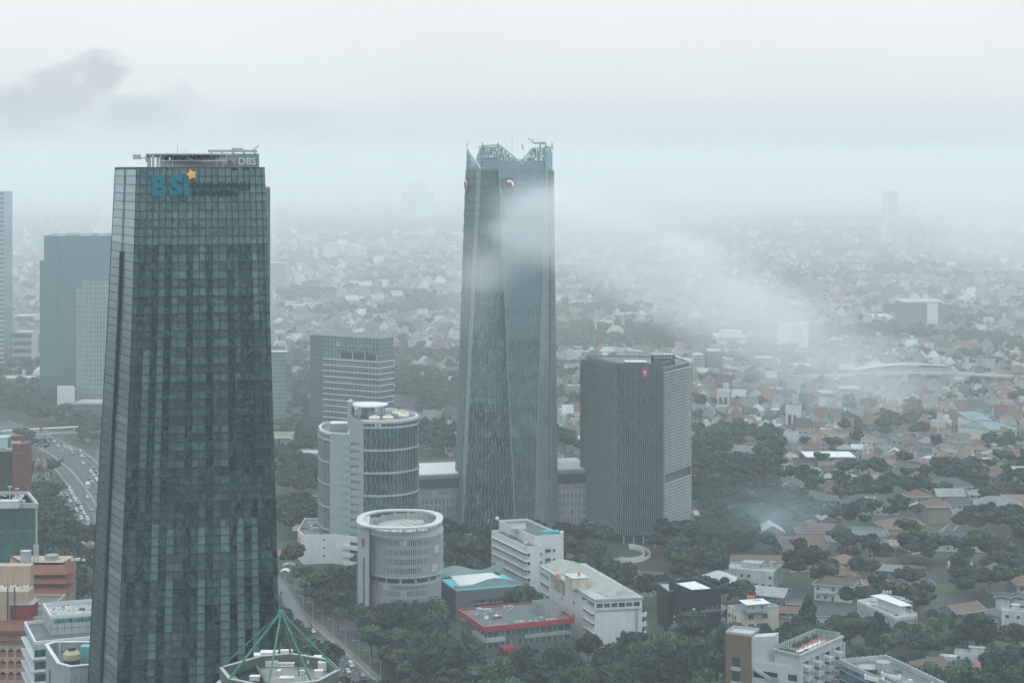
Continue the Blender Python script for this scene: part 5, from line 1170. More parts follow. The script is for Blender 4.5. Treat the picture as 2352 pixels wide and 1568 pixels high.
    a = Rf(*ZZ(6, 905, 1385), h); b = Rf(*ZZ(6, 1440, 1640), h); c = Rf(*ZZ(6, 1270, 1352), h); d = Rf(*ZZ(6, 1345, 1385), h); e2 = Rf(*ZZ(6, 1800, 1600), h)
    P = [a, b, e2, d, c]; mb = MB(); mb.prism(P, 0, h - 1.4); mb.build('wall', glass('blue_glass', (.015, .05, .065), (.06, .16, .20)), U)
    mb = MB(); mb.ring(P, insetpoly(P, .5), h - 1.4, h + .3); 
    for i in range(5):
        p, q = P[i], P[(i + 1) % 5]; n = int((q - p).length / 2.2)
        for k in range(n): w = lerp(p, q, k / n); mb.box(w.x - .2, w.y - .2, h - 1.4, w.x + .2, w.y + .2, h + .5)
    mb.build('parapet', m_lgrey, U); mb = MB(); mb.quad(*[(*p, h - 1.35) for p in P]); mb.build('roof', m_dgrey, U)
    for k in range(6): e, nn, L = side_dirs(a, b); m_ = (a + b) / 2; mb = MB(); mb.obox((m_.x + nn.x * .1, m_.y + nn.y * .1, h - 3 - k * 3.4), (e.x * L / 2, e.y * L / 2, 0), (nn.x * .1, nn.y * .1, 0), (0, 0, .12)); mb.build('floor_line', m_lgrey, U)
    for (x, y) in ((1180, 1480), (1310, 1460), (1480, 1560)):
        for k in range(5): p = Rf(1662.9 + (x - 50 + k * 24) * .293, 1108.8 + (y + k * 6) * .293, h + 1); ac_unit(U, p.x, p.y, h - 1.3, 1.3, -.3)
    p = Rf(*ZZ(6, 1245, 1430), h + 1); mb = MB(); mb.cyl(p.x, p.y, h - 1.3, h + 2.4, 2.6, n=14); mb.build('round_tank', m_conc, U)
    p = Rf(*ZZ(6, 1130, 1425), h + 1); mb = MB(); mb.cyl(p.x, p.y, h - .6, h + .4, 1.0, 3.6, n=16); mb.cyl(p.x, p.y, h - 1.4, h - .5, .3, n=6); mb.build('satellite_dish', m_conc, U)
    mb = MB()
    for k in range(5): p, q = Rf(*ZZ(6, 1260 + 30 * k, 1490), h), Rf(*ZZ(6, 1400 + 30 * k, 1560), h); mb.bar((*p, h - .8), (*q, h - .8), .2)
    mb.build('pipework', m_steel, U); clutter(U, P, h - 1.34, 14, 6); occ(P)
court_hotel()

# ================================================================== low white modern house with roof terrace
def terrace_house():
    h = 11.0; T = thing('house', 'long white modern block with a roof terrace under a thin white canopy', 'building', (*XY(2040, 830), 0))
    A, B, C = Rf(*ZZ(6, 1043, 915), h), Rf(*ZZ(6, 1338, 1048), h), Rf(*ZZ(6, 1515, 1020), h); P = [A, B, C, A + C - B]
    mb = MB(); mb.prism(P, 0, h - 1); mb.build('wall', m_lgrey, T); roof_slab(T, P, h - .98, 1, .3, m_white2, m_roofl)
    Q = [Rf(*ZZ(6, *p), h + 3.4) for p in ((1150, 880), (1385, 965), (1475, 958), (1260, 865))]; R2 = insetpoly(Q, 2.0)
    mb = MB(); mb.prism(R2, h - 1, h + 3.0); mb.build('penthouse', m_white2, T); mb = MB(); mb.prism(Q, h + 3.1, h + 3.45, bottom=True); mb.build('thin_canopy', m_white2, T)
    for p in Q[:3]: mb = MB(); mb.box(p.x - .15, p.y + .3, h - 1, p.x + .15, p.y + .6, h + 3.1); mb.build('canopy_post', m_white2, T)
    for k in range(6): s = .12 + k * .14; winrow(T, P[0], P[1], 6.5 + (k % 2), 2, .5, 1.2, f0=s, f1=s + .06, sill=False)
    ribbon(T, P[1], P[2], 2, h - 2, f0=.05, f1=.95, n=12, shade=0)
    for k in range(3): p = Rf(*ZZ(6, 1255 + k * 25, 862), h + 4); tank(T, p.x, p.y, h + 3.4, .8, m_steel)
    mb = MB(); 
    for k in range(4): p, q = Rf(*ZZ(6, 1310 + k * 35, 880 + k * 14), h + 4), Rf(*ZZ(6, 1390 + k * 30, 890 + k * 12), h + 4); mb.bar((*p, h + 3.9), (*q, h + 3.9), .8, .1)
    mb.build('roof_trellis', m_steel, T); clutter(T, P, h - .97, 8, 7); occ(P)
terrace_house()
# ================================================================== numpy mass meshes (things nobody could count)
def colmat(name, rough=.85, var=.18, scale=.2, trans=0):
    m, nt = nmat(name); L = nt.links.new; out = nd(nt, 'ShaderNodeOutputMaterial'); b = nd(nt, 'ShaderNodeBsdfPrincipled'); L(b.outputs[0], out.inputs[0])
    b.inputs['Roughness'].default_value = rough; b.inputs['Specular IOR Level'].default_value = .25
    a = nd(nt, 'ShaderNodeAttribute', attribute_name='col'); t = nd(nt, 'ShaderNodeTexCoord'); n1 = nd(nt, 'ShaderNodeTexNoise'); n1.inputs['Scale'].default_value = scale; n1.inputs['Detail'].default_value = 4; L(t.outputs['Object'], n1.inputs['Vector'])
    mr = nd(nt, 'ShaderNodeMapRange'); L(n1.outputs[0], mr.inputs[0]); mr.inputs[1].default_value = .3; mr.inputs[2].default_value = .7; mr.inputs[3].default_value = 1 - var; mr.inputs[4].default_value = 1 + var
    oi = nd(nt, 'ShaderNodeObjectInfo'); m3 = nd(nt, 'ShaderNodeMapRange'); L(oi.outputs['Random'], m3.inputs[0]); m3.inputs[3].default_value = 1 - trans; m3.inputs[4].default_value = 1 + trans; mm = nd(nt, 'ShaderNodeMath', operation='MULTIPLY'); L(mr.outputs[0], mm.inputs[0]); L(m3.outputs[0], mm.inputs[1])
    v = nd(nt, 'ShaderNodeVectorMath', operation='SCALE'); L(a.outputs['Color'], v.inputs[0]); L(mm.outputs[0], v.inputs[3]); L(v.outputs[0], b.inputs['Base Color']); return m
class NP:
    """collects transformed copies of small templates (V, loops, counts, colour per face) as one mesh"""
    def __init__(s): s.V = []; s.L = []; s.C = []; s.K = []; s.n = 0
    def add(s, V, loops, counts, cols):
        s.V.append(V.astype(np.float32)); s.L.append(loops + s.n); s.C.append(counts); s.K.append(cols.astype(np.float32)); s.n += len(V)
    def build(s, name, m, kind='stuff'):
        V = np.concatenate(s.V); Lp = np.concatenate(s.L).astype(np.int32); C = np.concatenate(s.C).astype(np.int32); K = np.concatenate(s.K)
        me = bpy.data.meshes.new(name); me.vertices.add(len(V)); me.vertices.foreach_set('co', V.ravel()); me.loops.add(len(Lp)); me.loops.foreach_set('vertex_index', Lp)
        st = np.concatenate([[0], np.cumsum(C)[:-1]]).astype(np.int32); me.polygons.add(len(C)); me.polygons.foreach_set('loop_start', st); me.polygons.foreach_set('loop_total', C)
        at = me.attributes.new('col', 'FLOAT_COLOR', 'FACE'); at.data.foreach_set('color', np.concatenate([K, np.ones((len(K), 1), np.float32)], 1).ravel())
        me.materials.append(m); me.update(calc_edges=True); me.validate()
        ob = bpy.data.objects.new(name, me); COL.objects.link(ob)
        if kind: ob['kind'] = kind
        return ob
def inst(t, x, y, z, rz, sx, sy, sz, cols):
    V, L, C = t; c, s = math.cos(rz), math.sin(rz); P = V * np.array([sx, sy, sz]); Q = np.empty_like(P)
    Q[:, 0] = P[:, 0] * c - P[:, 1] * s + x; Q[:, 1] = P[:, 0] * s + P[:, 1] * c + y; Q[:, 2] = P[:, 2] + z; return Q, L, C, cols

# ------------------------------------------------------------------ roofs and walls
ROOFS = {'orange': (.155, .098, .078), 'brick-red': (.145, .075, .065), 'brown': (.10, .075, .066), 'rust': (.15, .105, .085), 'dark grey': (.06, .07, .08), 'grey': (.14, .155, .165), 'pale grey': (.22, .245, .25),
         'green-grey': (.055, .09, .088), 'white': (.33, .365, .375), 'turquoise': (.16, .27, .27), 'pink': (.26, .13, .135)}
WALLS = {'white': (.42, .45, .46), 'cream': (.36, .34, .29), 'grey': (.20, .22, .23), 'pale green': (.27, .34, .32), 'peach': (.33, .27, .23), 'beige': (.28, .26, .23)}
def roofm(k): return mat('roof_' + k.replace(' ', '_').replace('-', '_'), ROOFS[k], rough=.75, var=.28, scale=.35, rnd_=.22, bump=.3)
def wallm(k): return mat('wall_' + k.replace(' ', '_'), WALLS[k], rough=.8, var=.12, streak=.25, rnd_=.15)
m_door = mat('door_brown', (.10, .06, .04))

def house(kind, w, d, h, rh, seed=0, name='house', ov=.7):
    """house standing at the origin: walls, roof, windows, door as parts"""
    T = thing(name, 'house', 'house'); r = random.Random(seed); x, y = w / 2, d / 2
    wm, rm = wallm('white'), roofm('orange')
    R = MB(); Wl = MB()
    if kind in ('hip', 'gable', 'L'):
        Wl.prism([(-x, -y), (x, -y), (x, y), (-x, y)], 0, h)
        X, Y_ = x + ov, y + ov; zb = h - .15
        if kind == 'gable':
            R.quad((-X, -Y_, zb), (X, -Y_, zb), (X, 0, h + rh), (-X, 0, h + rh)); R.quad((X, Y_, zb), (-X, Y_, zb), (-X, 0, h + rh), (X, 0, h + rh)); R.quad((-X, Y_, zb), (X, Y_, zb), (X, -Y_, zb), (-X, -Y_, zb))
            for s in (-1, 1): Wl.quad((s * x, -y, h), (s * x, y, h), (s * x, 0, h + rh - .2))
        else:
            rl = max(.2, X - Y_) if X > Y_ else .2; A, B = (-rl, 0, h + rh), (rl, 0, h + rh)
            R.quad((-X, -Y_, zb), (X, -Y_, zb), B, A); R.quad((X, Y_, zb), (-X, Y_, zb), A, B); R.quad((X, -Y_, zb), (X, Y_, zb), B); R.quad((-X, Y_, zb), (-X, -Y_, zb), A); R.quad((-X, Y_, zb), (X, Y_, zb), (X, -Y_, zb), (-X, -Y_, zb))
            R.bar(A, B, .25, .18)
            for s in (-1, 1):
                for t in (-1, 1): R.bar((s * X, t * Y_, zb), (s * rl, 0, h + rh), .22, .14)
        if kind == 'L':
            x2, y2 = x * .42, y * .9; cx, cy = -x * .5, -y - y2 * .6; h2 = h * .92; Wl.box(cx - x2, cy - y2 * .8, 0, cx + x2, -y + .1, h2)
            a, b, c_, dd = (cx - x2 - ov, cy - y2 * .8 - ov, h2 - .15), (cx + x2 + ov, cy - y2 * .8 - ov, h2 - .15), (cx + x2 + ov, 0, h2 - .15), (cx - x2 - ov, 0, h2 - .15); r1, r2_ = (cx, cy, h2 + rh * .8), (cx, -y * .2, h2 + rh * .8)
            R.quad(a, b, r1); R.quad(b, c_, r2_, r1); R.quad(dd, a, r1, r2_)
    elif kind == 'flat':
        Wl.prism([(-x, -y), (x, -y), (x, y), (-x, y)], 0, h); Wl.ring([(-x, -y), (x, -y), (x, y), (-x, y)], [(-x + .25, -y + .25), (x - .25, -y + .25), (x - .25, y - .25), (-x + .25, y - .25)], h, h + .8)
        R.quad((-x + .25, -y + .25, h + .03), (x - .25, -y + .25, h + .03), (x - .25, y - .25, h + .03), (-x + .25, y - .25, h + .03))
        a = r.uniform(-.3, .3) * w; Wl.box(a - w * .16, 0, h, a + w * .16, y - .4, h + 2.3); R.box(a - w * .2, -.2, h + 2.3, a + w * .2, y - .2, h + 2.45)
    elif kind == 'shed':
        Wl.prism([(-x, -y), (x, -y), (x, y), (-x, y)], 0, h)
        for q in range(3):
            x0, x1 = -x - .4 + q * (w + .8) / 3, -x - .4 + (q + 1) * (w + .8) / 3; z = h + .1 + q * .12; R.quad((x0, -y - .6, z), (x1, -y - .6, z), (x1, y + .5, z + rh), (x0, y + .5, z + rh)); R.quad((x0, -y - .6, z - .1), (x1, -y - .6, z - .1), (x1, -y - .6, z), (x0, -y - .6, z))
    if kind in ('hip', 'gable', 'shed'):
        F_ = MB(); X, Y_ = x + ov + .1, y + ov + .1
        for s in (-1, 1):
            F_.bar((-X, s * Y_, h - .1), (X, s * Y_, h - .1), .14, .3)
            if kind == 'hip': F_.bar((s * X, -Y_, h - .1), (s * X, Y_, h - .1), .14, .3)
            elif kind == 'gable':
                for t in (-1, 1): F_.bar((s * X, t * Y_, h - .1), (s * X, 0, h + rh), .14, .3)
        F_.build('fascia', wallm('white'), T, origin=(0, 0, 0))
    Wl.build('wall', wm, T, origin=(0, 0, 0)); R.build('roof', rm, T, origin=(0, 0, 0))
    fl = max(1, round(h / 3.4)); n = max(2, int(w / 3.2)); yy = -y
    for f in range(fl):
        for i in range(n):
            if f == 0 and i == n // 2:
                m2 = MB(); xx = -x + w * (i + .5) / n; m2.box(xx - .6, yy - .06, 0, xx + .6, yy + .02, 2.1); m2.build('door', m_door, T, origin=(0, 0, 0)); continue
            if r.random() < .2: continue
            m2 = MB(); xx = -x + w * (i + .5) / n; z = 1.0 + f * (h / fl); m2.box(xx - .65, yy - .05, z, xx + .65, yy + .02, z + 1.3, t=r.random() * .5); m2.box(xx - .85, yy - .35, z + 1.42, xx + .85, yy, z + 1.52, mi=1); m2.build('window', [m_win, wallm('white')], T, origin=(0, 0, 0))
    if fl > 1 and r.random() < .7: m2 = MB(); m2.box(-x * .8, yy - 1.0, h / fl - .15, x * .1, yy, h / fl + .05); m2.box(-x * .8, yy - 1.0, h / fl + .05, x * .1, yy - .9, h / fl + .95); m2.build('balcony', wallm('white'), T, origin=(0, 0, 0))
    return T
def paint(T, rk, wk):
    for c in T.children:
        n = c.name.split('.')[0]
        if n in ('roof', 'wall', 'balcony'):
            c.material_slots[0].link = 'OBJECT'; c.material_slots[0].material = roofm(rk) if n == 'roof' else wallm(wk)
HP = []      # (kind words, prototype, w, d, h)
for kd, w, d, h, rh, words in (('hip', 9, 8, 3.4, 2.4, 'low hip-roofed'), ('hip', 10, 8.5, 6.6, 2.6, 'two-storey hip-roofed'), ('gable', 9, 8, 3.4, 2.6, 'low gabled'), ('gable', 11, 8, 6.4, 2.6, 'two-storey gabled'),
                               ('L', 10, 7, 4.0, 2.4, 'winged'), ('flat', 8, 8, 6.8, 0, 'flat-topped two-storey'), ('flat', 7.5, 9, 10.2, 0, 'flat-topped three-storey'), ('shed', 9, 8, 3.6, 1.2, 'sheet-roofed'), ('shed', 8, 9, 6.4, 1.0, 'two-storey sheet-roofed')):
    HP.append((words, house(kd, w, d, h, rh, seed=len(HP)), w, d, h))

# templates of the same houses for the mass
def tmpl(kind):
    V, F, G = [], [], []
    def q(*p, g=0): k = len(V); V.extend(p); F.append(tuple(range(k, k + len(p)))); G.append(g)
    x = y = .5
    q((-x, -y, 0), (x, -y, 0), (x, -y, 1), (-x, -y, 1)); q((x, -y, 0), (x, y, 0), (x, y, 1), (x, -y, 1)); q((-x, y, 0), (-x, -y, 0), (-x, -y, 1), (-x, y, 1)); q((x, y, 0), (-x, y, 0), (-x, y, 1), (x, y, 1))
    X = .57
    if kind == 'hip': q((-X, -X, .98), (X, -X, .98), (.15, 0, 1.6), (-.15, 0, 1.6), g=1); q((X, X, .98), (-X, X, .98), (-.15, 0, 1.6), (.15, 0, 1.6), g=1); q((X, -X, .98), (X, X, .98), (.15, 0, 1.6), g=1); q((-X, X, .98), (-X, -X, .98), (-.15, 0, 1.6), g=1)
    elif kind == 'gable': q((-X, -X, .98), (X, -X, .98), (X, 0, 1.6), (-X, 0, 1.6), g=1); q((X, X, .98), (-X, X, .98), (-X, 0, 1.6), (X, 0, 1.6), g=1); q((x, -y, 1), (x, y, 1), (x, 0, 1.55)); q((-x, y, 1), (-x, -y, 1), (-x, 0, 1.55))
    else: q((-x, -y, 1), (x, -y, 1), (x, y, 1), (-x, y, 1), g=1); q((-.1, 0, 1), (.3, 0, 1), (.3, 0, 1.35), (-.1, 0, 1.35)); q((-.1, 0, 1.35), (.3, 0, 1.35), (.3, .4, 1.35), (-.1, .4, 1.35), g=1); q((.3, 0, 1), (.3, .4, 1), (.3, .4, 1.35), (.3, 0, 1.35)); q((-.1, .4, 1), (-.1, 0, 1), (-.1, 0, 1.35), (-.1, .4, 1.35))
    q((-.3, -.505, .2), (-.05, -.505, .2), (-.05, -.505, .65), (-.3, -.505, .65), g=2); q((.1, -.505, .2), (.35, -.505, .2), (.35, -.505, .65), (.1, -.505, .65), g=2)
    return (np.array(V, dtype=np.float64), np.array([i for f in F for i in f]), np.array([len(f) for f in F])), np.array(G)
TM = {k: tmpl(k) for k in ('hip', 'gable', 'flat')}
m_mass = colmat('distant_house_surfaces', scale=.12)
NR = np.random.RandomState(11)
rk_near = ['orange'] * 3 + ['brick-red'] * 4 + ['brown'] * 5 + ['rust'] * 4 + ['dark grey'] * 4 + ['grey'] * 4 + ['pale grey'] * 2 + ['white'] * 2 + ['green-grey']
rk_far = ['grey'] * 5 + ['dark grey'] * 4 + ['rust'] * 3 + ['brown'] * 4 + ['pale grey'] * 3 + ['white'] * 3 + ['orange'] * 2 + ['brick-red'] + ['green-grey'] * 2 + ['turquoise'] * 0
wk_all = ['white'] * 6 + ['cream'] * 3 + ['grey'] * 3 + ['beige'] * 2 + ['peach'] + ['pale green']
# coarse noise that says where trees stand in the city
NG = NR.rand(64, 64)
def vnoise(x, y, s):
    x, y = x / s + 31.3, y / s + 17.7; i, j = int(math.floor(x)), int(math.floor(y)); fx, fy = x - i, y - j; fx = fx * fx * (3 - 2 * fx); fy = fy * fy * (3 - 2 * fy)
    g = lambda a, b: NG[a % 64, b % 64]; return (g(i, j) * (1 - fx) + g(i + 1, j) * fx) * (1 - fy) + (g(i, j + 1) * (1 - fx) + g(i + 1, j + 1) * fx) * fy
def greenness(x, y): return .55 * vnoise(x, y, 150) + .3 * vnoise(x, y, 60) + .15 * vnoise(x + 500, y, 25)

# ------------------------------------------------------------------ villas and low buildings placed one by one
def villa(n, x0, x1, vt, vb, kind, rk, wk, label, rot=0, dr=.7, name='house', h=None, seed=0, cat='house'):
    """box n of the zoomed views: spans x0..x1 across, roof top at vt, foot at vb"""
    u0, a = ZZ(n, x0, vt); u1, b = ZZ(n, x1, vb); y = CH * FP / (b - HV); w = (u1 - u0) / FP * y; d = w * dr; yc = y + d / 2
    ht = max(3.6, min(15, Zv(a, yc))); x = ((u0 + u1) / 2 - CU) / FP * y
    rh = 0 if kind == 'flat' else (.9 if kind == 'shed' else min(ht * .45, w * .16)); 
    T = house(kind, w, d, (h or ht) - rh, rh, seed=seed, name=name); T.location = (x, yc, 0); T.rotation_euler = (0, 0, R_(rot)); T['label'] = label; T['category'] = cat
    T['group'] = 'houses and villas among the trees on the right'; paint(T, rk, wk); OCC.append((x - w / 2 - 3, x + w / 2 + 3, yc - d / 2 - 18, yc + d / 2 + 3)); return T
V_ = [
 (6, 945, 1375, 85, 250, 'hip', 'green-grey', 'white', 'wide green-grey hipped villa with three arched dormers', 0, .5),
 (6, 685, 900, 80, 270, 'hip', 'green-grey', 'grey', 'tall green-grey hipped villa left of the one with arched dormers', -8, .9),
 (6, 1750, 2000, 110, 262, 'hip', 'dark grey', 'white', 'white villa with dark grey hip roof left of the big grey three-storey house', -14, .8),
 (6, 2000, 2345, 92, 330, 'hip', 'grey', 'grey', 'big grey three-storey house with a grey hip roof at the right edge', -14, .6),
 (6, 1205, 1590, 275, 380, 'L', 'rust', 'cream', 'low cream house with a faded pink-brown roof below the arched dormers', 8, .5),
 (6, 585, 960, 308, 462, 'hip', 'rust', 'white', 'white house with twin faded red hip roofs in the blue smoke', -5, .6),
 (6, 920, 1290, 338, 452, 'hip', 'green-grey', 'pale green', 'low villa with a broad green metal roof beside the smoke', -5, .5),
 (6, 430, 795, 412, 560, 'gable', 'brown', 'white', 'brown gabled house with a white skylight on its roof', 12, .7),
 (6, 1650, 2250, 380, 540, 'hip', 'dark grey', 'white', 'very wide dark grey hipped house over a white wall on the right', -6, .45),
 (6, 70, 520, 562, 700, 'gable', 'brown', 'beige', 'long red-brown gabled house behind the white modern terraces', -4, .4),
 (6, 500, 660, 615, 700, 'hip', 'brown', 'white', 'small brown hip-roofed house right of the long red-brown gable', 10, .8),
 (6, 40, 440, 668, 820, 'flat', 'white', 'white', 'white modern multi-level villa with bright flat roofs', -22, .6),
 (6, 320, 450, 662, 800, 'flat', 'pale grey', 'white', 'plain pale cube tower of the white modern villa', -22, .9),
 (6, 740, 1035, 735, 930, 'hip', 'brown', 'white', 'white two-storey villa with brown hip roofs left of the terrace block', -22, .6),
 (6, 235, 515, 810, 955, 'gable', 'pale grey', 'grey', 'house with a smooth pale grey pitched roof behind the cream hotel', -24, .9),
 (6, 1420, 1640, 735, 855, 'hip', 'dark grey', 'white', 'small white pavilion house with two dark grey hip roofs', 0, .7),
 (6, 1775, 1960, 628, 725, 'flat', 'white', 'white', 'white flat-roofed house with a row of round roof vents', -8, .7),
 (6, 1200, 1400, 635, 740, 'gable', 'grey', 'grey', 'grey gabled house above the small white pavilion house', -20, .8),
 (6, 1390, 1560, 640, 725, 'hip', 'dark grey', 'grey', 'dark roofed house just above the two-hip pavilion', -20, .8),
 (6, 720, 1150, 1000, 1120, 'shed', 'dark grey', 'white', 'low white house with a long dark sheet roof left of the terrace block', -6, .5),
 (6, 450, 640, 965, 1060, 'gable', 'brick-red', 'beige', 'low brick-red roofed house right of the cream hotel', -10, .8),
 (6, 545, 720, 1050, 1125, 'hip', 'brown', 'beige', 'low brown roofed house behind the hotel court', -10, .8),
 (6, 510, 680, 905, 985, 'hip', 'dark grey', 'grey', 'small dark hipped house under the brown-roofed white villa', -10, .8),
 (6, 1755, 2030, 940, 1065, 'gable', 'brown', 'white', 'white-gabled house with a steep brown roof near the right edge', 28, .8),
 (6, 2050, 2200, 998, 1165, 'gable', 'dark grey', 'white', 'narrow white house with a steep dark roof near the right edge', 62, .9),
 (6, 2150, 2260, 868, 1000, 'gable', 'dark grey', 'white', 'steep dark-roofed house, left of a pair by the right edge', 70, 1.0),
 (6, 2270, 2390, 868, 1000, 'gable', 'dark grey', 'white', 'steep dark-roofed house, right of a pair by the right edge', 70, 1.0),
 (6, 2200, 2370, 1000, 1210, 'flat', 'white', 'white', 'cluttered white flat-roofed building at the right edge', -20, .7),
 (6, 1370, 1780, 1378, 1540, 'gable', 'brown', 'grey', 'house with a broad plain brown roof behind the rooftop cooling units', 30, .6),
 (6, 1600, 1930, 1412, 1500, 'flat', 'white', 'white', 'white flat-roofed building with a small orange tank, bottom right', -18, .5),
 (6, 1830, 2150, 1338, 1470, 'flat', 'pale grey', 'white', 'long pale terrace building with a flat roof, bottom right', -18, .4),
 (6, 2000, 2380, 1375, 1510, 'gable', 'pink', 'white', 'house with a faded pink-red roof in the bottom right corner', -12, .6),
 (7, 1450, 1950, 1388, 1530, 'hip', 'dark grey', 'cream', 'long cream villa with a wide dark grey hip roof behind a white wall', -3, .4),
 (7, 815, 1040, 1345, 1470, 'hip', 'pale grey', 'cream', 'ornate cream villa with a pale pointed roof, left of two', -14, .8),
 (7, 1150, 1310, 1360, 1480, 'hip', 'grey', 'cream', 'ornate cream villa with a grey pointed roof, right of two', -14, .9),
 (7, 1060, 1210, 1245, 1360, 'hip', 'dark grey', 'cream', 'mansard-roofed cream villa, left of two behind the ornate villas', 0, .8),
 (7, 1350, 1530, 1265, 1400, 'hip', 'dark grey', 'cream', 'mansard-roofed cream villa, right of two behind the ornate villas', 0, .8),
 (7, 455, 760, 1322, 1405, 'shed', 'grey', 'white', 'low building with a wavy white roof edge beside the white dome hall', -4, .4),
 (7, 1000, 1160, 1440, 1520, 'gable', 'pale grey', 'white', 'pale roofed outbuilding in front of the ornate cream villas', -20, .8),
 (7, 10, 210, 1195, 1300, 'hip', 'pale grey', 'white', 'white pavilion with a pale grey hip roof right of the lattice tower', 0, .8),
 (7, 90, 310, 1140, 1240, 'gable', 'grey', 'white', 'white gabled house behind the pale hip-roofed pavilion', -30, .6),
 (5, 905, 1080, 692, 800, 'gable', 'brown', 'white', 'brown gabled house behind the black building', -20, .8),
 (5, 920, 1030, 790, 890, 'gable', 'grey', 'white', 'small grey-green gabled house left of the black building', 60, .9),
 (5, 345, 450, 556, 618, 'hip', 'brown', 'beige', 'small brown pyramid-roofed gazebo in the garden of the lattice tower', 0, 1),
 (4, 140, 333, 86, 190, 'hip', 'pink', 'white', 'white house with a pink hip roof left of the helipad tower', 0, .7),
 (6, 2260, 2400, 540, 630, 'hip', 'dark grey', 'grey', 'dark hip-roofed house at the right edge below the very wide one', -6, .7),
 (7, 1950, 2352, 1480, 1568, 'hip', 'pale grey', 'white', 'pale hip-roofed villa at the right edge above the big grey house', -10, .5)]
VT = [villa(*a[:10], *( [a[10]] if len(a) > 10 else []), seed=i) for i, a in enumerate(V_)]
for k in (-1, 0, 1):       # the three arched dormers
    mb = MB(); x = k * 2.3; mb.box(x - .75, -5.2, 7.3, x + .75, -1.5, 9.4); mb.cyl(x, -4.9, 9.4, 9.9, .7, .2, n=10); mb.box(x - .4, -5.26, 7.7, x + .4, -5.21, 9.2, mi=1, t=.1); mb.build('dormer', [wallm('white'), m_win], VT[0], origin=(0, 0, 0)).location = (0, 0, 0)
# ================================================================== trees
m_bark = mat('bark', (.07, .055, .045), bump=.4)
m_leafs = colmat('foliage', rough=.7, var=.25, scale=.25, trans=.32)
def crown_np(seed, n_cl, n_leaf, leaf, R=1.0, flat=.62, core=True, zc=1.0, layered=False):
    """unit crown: leaf-sized faces on clumps spread through the crown, and lumpy dark hearts that close it"""
    r = np.random.RandomState(seed); V = []; K = []
    cl = []
    for i in range(n_cl):
        a = r.rand() * 6.283; el = r.rand() ** .7; q = math.sqrt(max(0, 1 - el * el)) * (.55 + .45 * r.rand()); rr = r.uniform(.62, .95)
        c = np.array([math.cos(a) * q * rr, math.sin(a) * q * rr, (el * rr - .15) * flat]); s = r.uniform(.24, .42)
        if layered: c[2] = round(c[2] * 5) / 5; 
        cl.append((c, s, r.uniform(.55, 1.45)))
    for c, s, b in cl:
        n = n_leaf; d = r.randn(n, 3); d /= np.linalg.norm(d, axis=1)[:, None]; d[:, 2] = np.where(d[:, 2] < -.2, -d[:, 2], d[:, 2])
        p = c + d * s * np.array([1, 1, .55 if layered else .8]) * r.uniform(.75, 1.08, (n, 1)); nn = d + r.randn(n, 3) * .55; nn /= np.linalg.norm(nn, axis=1)[:, None]
        t = np.cross(nn, r.randn(n, 3)); t /= np.linalg.norm(t, axis=1)[:, None]; w = np.cross(nn, t); sz = leaf * r.uniform(.6, 1.3, (n, 1))
        V.append(np.stack([p - t * sz - w * sz * .7, p + t * sz - w * sz * .7, p + t * sz + w * sz * .7, p - t * sz + w * sz * .7], 1).reshape(-1, 3))
        K.append(b * r.uniform(.75, 1.3, n))
    nq = sum(len(v) for v in V) // 4; L = [np.arange(nq * 4)]; C = [np.full(nq, 4)]; off = nq * 4
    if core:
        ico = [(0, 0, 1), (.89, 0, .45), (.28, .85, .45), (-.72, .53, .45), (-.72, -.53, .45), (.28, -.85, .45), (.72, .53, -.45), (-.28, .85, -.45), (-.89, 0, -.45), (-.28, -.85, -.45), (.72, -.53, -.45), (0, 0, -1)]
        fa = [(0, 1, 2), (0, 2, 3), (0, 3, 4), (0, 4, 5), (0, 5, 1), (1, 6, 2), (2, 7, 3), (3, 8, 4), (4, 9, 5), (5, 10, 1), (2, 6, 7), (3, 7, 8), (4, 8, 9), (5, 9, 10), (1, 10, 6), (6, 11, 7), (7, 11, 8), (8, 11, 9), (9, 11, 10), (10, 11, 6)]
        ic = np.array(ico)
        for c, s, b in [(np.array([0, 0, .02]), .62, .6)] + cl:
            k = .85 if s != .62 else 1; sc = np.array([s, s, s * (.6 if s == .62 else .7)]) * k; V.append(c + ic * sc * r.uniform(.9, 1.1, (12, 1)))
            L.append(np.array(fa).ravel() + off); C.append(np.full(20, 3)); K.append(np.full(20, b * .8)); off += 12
    V = np.concatenate(V) * R; V[:, 2] += zc; return (V, np.concatenate(L), np.concatenate(C)), np.concatenate(K)
def palm_np(seed, n=16, big=True):
    r = np.random.RandomState(seed); V = []; K = []
    for i in range(n):
        a = i * 2.4 + r.rand() * .4; up = r.uniform(-.1, .8); pr = np.array([0, 0, 0.]); w = .16
        for k in range(4):
            t = (k + 1) / 4; q = np.array([math.cos(a) * t, math.sin(a) * t, up * t - .9 * t * t]); s = np.array([-math.sin(a), math.cos(a), 0]) * w * (1.1 - t * .7) ; s0 = np.array([-math.sin(a), math.cos(a), 0]) * w * (1.1 - (t - .25) * .7)
            V.append(np.stack([pr - s0, pr + s0, q + s, q - s])); K.append(r.uniform(.7, 1.3)); pr = q
    V = np.concatenate(V); return (V, np.arange(len(V)), np.full(len(V) // 4, 4)), np.array(K)
GREENS = {'dark green': (.026, .050, .030), 'deep green': (.032, .062, .036), 'olive': (.045, .066, .034), 'mid green': (.052, .092, .050), 'yellowish': (.13, .13, .045), 'brownish': (.048, .055, .038)}
